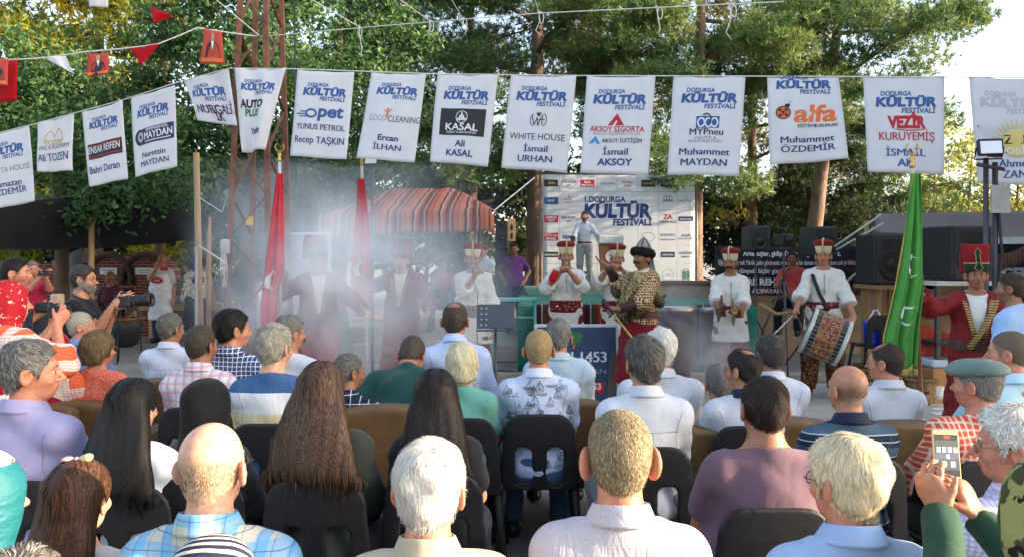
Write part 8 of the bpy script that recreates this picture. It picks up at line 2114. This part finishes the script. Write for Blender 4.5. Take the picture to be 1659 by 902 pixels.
m.tube([(0, 0, 0), P(1258, 508, 9.3) - hw_, P(1230, 492, 9.25) - hw_], [.016, .02, .03], wd2, 8); tag(m.build('drum_beater', None, hw_), 'thick wooden beater in the drummer hand at the left of the drum', 'drumstick')
m = MB(); m.tube([(0, 0, 0), P(1250, 540, 9.1) - hw_], .008, pm('white stick', rgb(200, 196, 186), .5), 6); tag(m.build('drum_rod', None, hw_ + [0.0, -.01, -.03]), 'thin pale rod pointing down left from the drummer hand', 'drumstick')
for d, px, py, Yc, tilt in ((1, 1166, 499, 9.42, .25), (-1, 1188, 505, 9.40, -.25)):
    c = P(px, py, Yc); e = empty('cymbal', c, 'brass cymbal in the player\'s %s hand, seen nearly edge on' % ('right' if d > 0 else 'left'), 'cymbal'); Rc = frame_to((-.92, .10, .12) if d > 0 else (.93, -.42, .05)); m = MB(); bz = pm('old bronze', rgb(142, 120, 84), .35, .2, 9, .3, 60, metal=.7); m.lathe([(.165, 0), (.10, .010), (.05, .018), (.035, .045), (.001, .05)], bz, (0, 0, 0), 32, Rc, capt=False); m.lathe([(.165, -.004), (.10, .006), (.05, .014), (.035, .041), (.001, .046)], bz, (0, 0, 0), 32, Rc, capt=False); m.build('disc', e)
    m = MB(); m.tube([Rc @ np.array([0, 0, -.0]), Rc @ np.array([.03, 0, -.03]), Rc @ np.array([.05, 0, -.05])], .02, cloth('red cloth', rgb(180, 24, 36)), 8); m.build('grip', e)
def mic(p0, p1, lb, cable=None):
    d = np.asarray(p1) - p0; m = MB(); bm_ = pm('black microphone', (.02, .02, .02), .4); m.tube([(0, 0, 0), d * .8], [.012, .017], bm_, 10); m.ell(d * .92, (.026, .026, .030), pm('steel mesh', rgb(140, 140, 142), .35, .2, 200, .6, 300, metal=.7))
    if cable: m.tube([(0, 0, 0)] + [np.asarray(c) - p0 for c in cable], .006, bm_, 6)
    tag(m.build('microphone', None, p0), lb, 'microphone')
hw_ = SING.toworld(SING.hc + SING.Rh @ np.array([0, .15, -.075])); hd_ = SING.toworld(SING.wr[1])
mic(hw_ + [.0, -.02, -.17], hw_, 'microphone on a long cable at the mouth of the left singer', [hw_ + [.06, -.04, -.3], hw_ + [.05, -.06, -.8], hw_ + [.1, 0, -1.35]])
hw_ = MICS.toworld(MICS.hc + MICS.Rh @ np.array([0, .15, -.075])); mic(hw_ + [-.12, -.06, -.20], hw_, 'microphone at the mouth of the bearded singer')
q = MICS.tolocal(P(896, 452, 9.9)); m = MB(); hw_ = P(893, 456, 9.82); m.tube([(0, 0, 0), (.03, 0, .06), (.06, .01, .13)], [.045, .05, .04], cloth('red cloth', rgb(180, 24, 36)), 10); tag(m.build('red_cloth', None, hw_), 'bright red cloth wrapped on the bearded singer\'s hand', 'cloth')
hw_ = HORN.toworld(HORN.hc + HORN.Rh @ np.array([0, .12, -.07])); m = MB(); gb = pm('golden brass', rgb(206, 160, 80), .3, .1, metal=.8); m.tube([(0, 0, 0), (-.04, -.12, -.02), (-.10, -.3, -.08), (-.13, -.36, -.11)], [.012, .016, .022, .05], gb, 14); tag(m.build('horn', None, hw_), 'short golden horn at the lips of the man behind the commander', 'horn')
# commander's sword
p0, p1 = P(978, 487, 8.15), P(1032, 557, 8.1); d = p1 - p0; e = empty('sword', p0, 'curved sword in a gold scabbard held by the commander', 'sword'); m = MB(); m.tube([d * s + np.array([.012 * math.sin(s * 3), 0, -.02 * math.sin(s * 3.1)]) for s in np.linspace(.30, 1, 9)], .028, pm('gold scabbard', rgb(168, 140, 60), .4, .3, 30, .6, 90, metal=.5), 8, flat=.45); m.build('scabbard', e)
m = MB(); m.tube([d * 0 + [-.01, 0, .02], d * .15, d * .29], [.022, .016, .017], pm('black hilt', (.02, .02, .02), .4), 8); m.tube([d * .29 + [.05, 0, .04], d * .29 - [.05, 0, .04]], .010, pm('black hilt', (.02, .02, .02), .4), 6); m.build('hilt', e)
m = MB(); m.tube([(0, 0, 0), (.10, .02, .06), (.16, .02, .10)], [.008, .012, .02], pm('black hilt', (.02, .02, .02), .4), 8); tag(m.build('dagger_hilt', None, P(1056, 492, 8.75)), 'black dagger hilt poking out behind the commander', 'dagger')
# apron and red phone
p = APRON; ap = [cone(p.T(0, .03, .42), p.T(0, .05, .16), .125, .165, .05, sq=((0, 1, 0), .72)), cone(p.T(0, .05, .16), [0, .06, .48], .165, .19, .05, sq=((0, 1, 0), .62))]
o = p.garment('apron', ap, cloth('white apron cloth', rgb(216, 218, 224)), .03, .008, lambda X, Y, Z: np.maximum(np.maximum(.46 - Z, -.02 - Y), Z - p.hip[2] - .43), h=.011)
m = MB(); c = p.T(0, .205, .31); redb = pm('red badge', rgb(190, 30, 34), .4); m.ell(c, (.13, .012, .055), redb, nu=20); fnp = lambda u, v: np.stack([c[0] + .11 - u * .22, c[1] + .013 + 0 * u, c[2] + .04 - v * .08], -1); pr = Print(m, fnp, .22, .08, .002); pr.text('ayında', .11, .052, .034, INK['white'], .03, .1, .19); m.build('logo', p.root); o.parent = p.root
hp_ = P(266, 436, 15.75); m = MB(); m.box((0, 0, 0), (.15, .012, .075), pm('red phone case', rgb(206, 40, 30), .4), bev=.004); m.box((0, -.008, .0), (.13, .004, .06), redb); tag(m.build('smartphone', None, hp_), 'red smartphone held up by the man in the apron', 'phone')
# gold smartphone, nearest
c = P(1533, 737, 2.02); e = empty('smartphone', c, 'gold smartphone held upright showing the banners on its screen', 'phone', 0); Rp = rotx(R(-12)) @ roty(R(2)); m = MB(); pw, ph_ = .067, .128
m.box((0, 0, 0), (pw, .008, ph_), pm('gold phone shell', rgb(190, 160, 126), .35, .05, metal=.4), Rp, bev=.003); m.build('shell', e)
m = MB(); scr = NT('phone screen'); scr.set(.2, .5); scr.base((.01, .01, .012))
fnp = lambda u, v: (np.stack([-pw * .44 + u * pw * .88, -.0047 + 0 * u, ph_ * .40 - v * ph_ * .80], -1)) @ Rp.T
def em(nm, c_, s):
    t = NT(nm); t.base((0, 0, 0)); t.b.inputs['Emission Color'].default_value = (*c_, 1); t.b.inputs['Emission Strength'].default_value = s; return t.m
m.grid(fnp, 2, 2, em('screen dark', (.05, .05, .06), .35)); pr = Print(m, fnp, 1, 1, .0004); pr.lift = .0004
lay = [('rect', (.0, .0, 1, .14), (.02, .02, .02)), ('rect', (.0, .14, 1, .30), (.10, .12, .09)), ('rect', (0, .44, 1, .16), (.16, .17, .2)), ('rect', (0, .60, 1, .25), (.10, .10, .12)), ('rect', (0, .86, 1, .14), (.015, .015, .02))]
def r1(x, y, w2, h2, mt, ly):
    pr.lift = .0004 + ly * .0003; P4 = np.array([[x, y], [x, y + h2], [x + w2, y + h2], [x + w2, y]]); pr.put(P4, [(0, 1, 2, 3)], mt)
for i, (_, (x, y, w2, h2), c_) in enumerate(lay): r1(x, y, w2, h2, em('screen tone %s' % 'abcde'[i], c_, .45), 0)
sw = em('screen white', (.8, .82, .86), .45)
for k in range(4): r1(.06 + .24 * k, .30, .17, .13, sw, 1)
r1(.40, .03, .26, .07, em('screen red', (.7, .05, .03), .6), 1); r1(.45, .48, .14, .10, sw, 1)
for x in (.25, .62): r1(x, .64, .2, .14, sw, 1)
m.build('screen', e); m = MB(); m.box(Rp @ np.array([0, -.0048, -ph_ * .455]), (.016, .001, .006), pm('home key', rgb(150, 126, 100), .4), Rp); m.build('home_button', e)
# video camera of the bearded man
c = VID.toworld(VID.wr[1] + np.array([0, .14, .03])); c = P(214, 487, 6.32); e = empty('camcorder', c, 'black camera with a long lens in the videographer hands', 'camera'); m = MB(); m.box((-.06, 0, 0), (.13, .10, .10), SPK, bev=.015); m.box((-.06, 0, .06), (.06, .06, .03), SPK, bev=.008); m.build('body', e); m = MB(); m.lathe([(.045, 0), (.05, .05), (.042, .06), (.052, .12), (.055, .16), (.045, .16), (.03, .14)], CONE_, (0, 0, -.005), 20, roty(R(84)), capt=False); m.build('lens', e); m = MB(); m.tube([(-.11, -.05, .02), (-.10, -.07, -.12), (.0, -.08, -.22), (.10, -.05, -.10), (.02, -.05, .0)], .006, SPK, 5); m.build('strap', e)
c = P(71, 443, 10.45); m = MB(); m.box((0, 0, 0), (.14, .02, .075), SPK, bev=.006); tag(m.build('smartphone', None, c), 'dark phone in the hands of the crimson shirted photographer', 'phone')
c = P(72, 497, 6.05); m = MB(); m.box((0, 0, 0), (.12, .08, .08), SPK, bev=.015); m.lathe([(.03, 0), (.032, .05)], CONE_, (.06, 0, 0), 14, roty(R(90))); tag(m.build('photo_camera', None, c), 'small black camera held by the dark haired man at the left', 'camera')
c = STAGEMAN.toworld(STAGEMAN.wr[1] + np.array([0, .08, 0])); m = MB(); m.box((0, 0, 0), (.10, .05, .12), SPK, rotz(.4), bev=.01); tag(m.build('notebook', None, c), 'dark folder held by the man on the stage', 'folder')
# cables over the paving
for i, (ps, lb) in enumerate(((((1075, 592), (1110, 590), (1140, 600), (1180, 596), (1210, 604), (1240, 600)), 'thin dark cable curling over the paving by the cymbal player'), (((770, 560), (800, 600), (850, 606), (900, 612)), 'dark cable lying before the painted board'))):
    q = [np.array([*(P(a_, b_, CH * F / (b_ - HZ))[:2]), .016]) for a_, b_ in ps]; m = MB(); qq = np.array(q); s_ = np.linspace(0, len(q) - 1, 40); qq = np.stack([np.interp(s_, range(len(q)), qq[:, k]) for k in range(3)], 1); qq[:, 1] += .05 * np.sin(s_ * 5); m.tube(qq - qq[0], .009, SPK, 6); tag(m.build('cable', None, qq[0]), lb, 'cable')
# sailing boats printed on the man's shirt are laid on its back
bpy.context.view_layer.update()

# ------------------------------------------------------------------ smoke
def smoke(name, lo, hi, blobs, dens, label, nscale=1.3, col=(.80, .905, 1.0)):
    lo, hi = np.array(lo), np.array(hi); c = (lo + hi) / 2; m = MB(); mt = bpy.data.materials.new(name); mt.use_nodes = True; nt = mt.node_tree; nt.nodes.clear()
    out = nt.nodes.new('ShaderNodeOutputMaterial'); pv_ = nt.nodes.new('ShaderNodeVolumePrincipled'); nt.links.new(pv_.outputs[0], out.inputs['Volume']); pv_.inputs['Color'].default_value = (*col, 1); pv_.inputs['Anisotropy'].default_value = .15; pv_.inputs['Absorption Color'].default_value = (1, 1, 1, 1)
    tc = nt.nodes.new('ShaderNodeTexCoord')
    def M_(op, a, b=None):
        x = nt.nodes.new('ShaderNodeMath'); x.operation = op
        for i, v in enumerate((a, b)):
            if v is None: continue
            if isinstance(v, (int, float)): x.inputs[i].default_value = v
            else: nt.links.new(v, x.inputs[i])
        return x.outputs[0]
    tot = None
    for bc, br, bs in blobs:
        mp_ = nt.nodes.new('ShaderNodeMapping'); mp_.vector_type = 'POINT'; mp_.inputs['Scale'].default_value = tuple(1 / np.array(br)); mp_.inputs['Location'].default_value = tuple(-(np.array(bc) - c) / np.array(br)); nt.links.new(tc.outputs['Object'], mp_.inputs[0])
        ln = nt.nodes.new('ShaderNodeVectorMath'); ln.operation = 'LENGTH'; nt.links.new(mp_.outputs[0], ln.inputs[0])
        f_ = M_('MULTIPLY', M_('POWER', M_('MAXIMUM', M_('SUBTRACT', 1.0, ln.outputs['Value']), 0.0), 1.4), bs); tot = f_ if tot is None else M_('ADD', tot, f_)
    n_ = nt.nodes.new('ShaderNodeTexNoise'); n_.inputs['Scale'].default_value = nscale; n_.inputs['Detail'].default_value = 4; n_.inputs['Roughness'].default_value = .6; n_.inputs['Distortion'].default_value = .8; nt.links.new(tc.outputs['Object'], n_.inputs[0])
    nz = M_('MAXIMUM', M_('MULTIPLY', M_('SUBTRACT', n_.outputs['Fac'], .34), 3.2), 0.0)
    nt.links.new(M_('MULTIPLY', M_('MULTIPLY', tot, nz), dens), pv_.inputs['Density'])
    m.box((0, 0, 0), hi - lo, mt); tag(m.build(name, None, c), label, None, None, 'stuff')
def sp(px, py, Y): return P(px, py, Y)
smoke('smoke', (-4.6, 7.1, .05), (.6, 11.6, 2.9), [(sp(530, 470, 7.95), (1.15, .75, 1.1), 2.7), (sp(650, 480, 8.8), (1.5, 1.2, 1.2), .95), (sp(470, 400, 8.6), (1.2, .9, 1.0), .8), (sp(740, 510, 8.8), (1.0, .9, .8), .5), (sp(420, 480, 8.9), (1.1, .9, 1.1), .8), (sp(590, 350, 10.2), (2.2, 1.0, 1.1), .55), (sp(440, 330, 9.8), (1.3, 1.0, .9), .4)], 1.7, 'white smoke drifting round the two red flag bearers')
smoke('smoke', (1.2, 8.0, .05), (3.4, 9.9, 1.5), [(sp(1090, 510, 8.9), (.55, .5, .5), 1.2), (sp(1150, 570, 9.0), (.8, .6, .5), 1.5), (sp(1040, 570, 8.8), (.6, .5, .4), .7)], 1.5, 'thin white smoke over the kettledrums', 2.2)
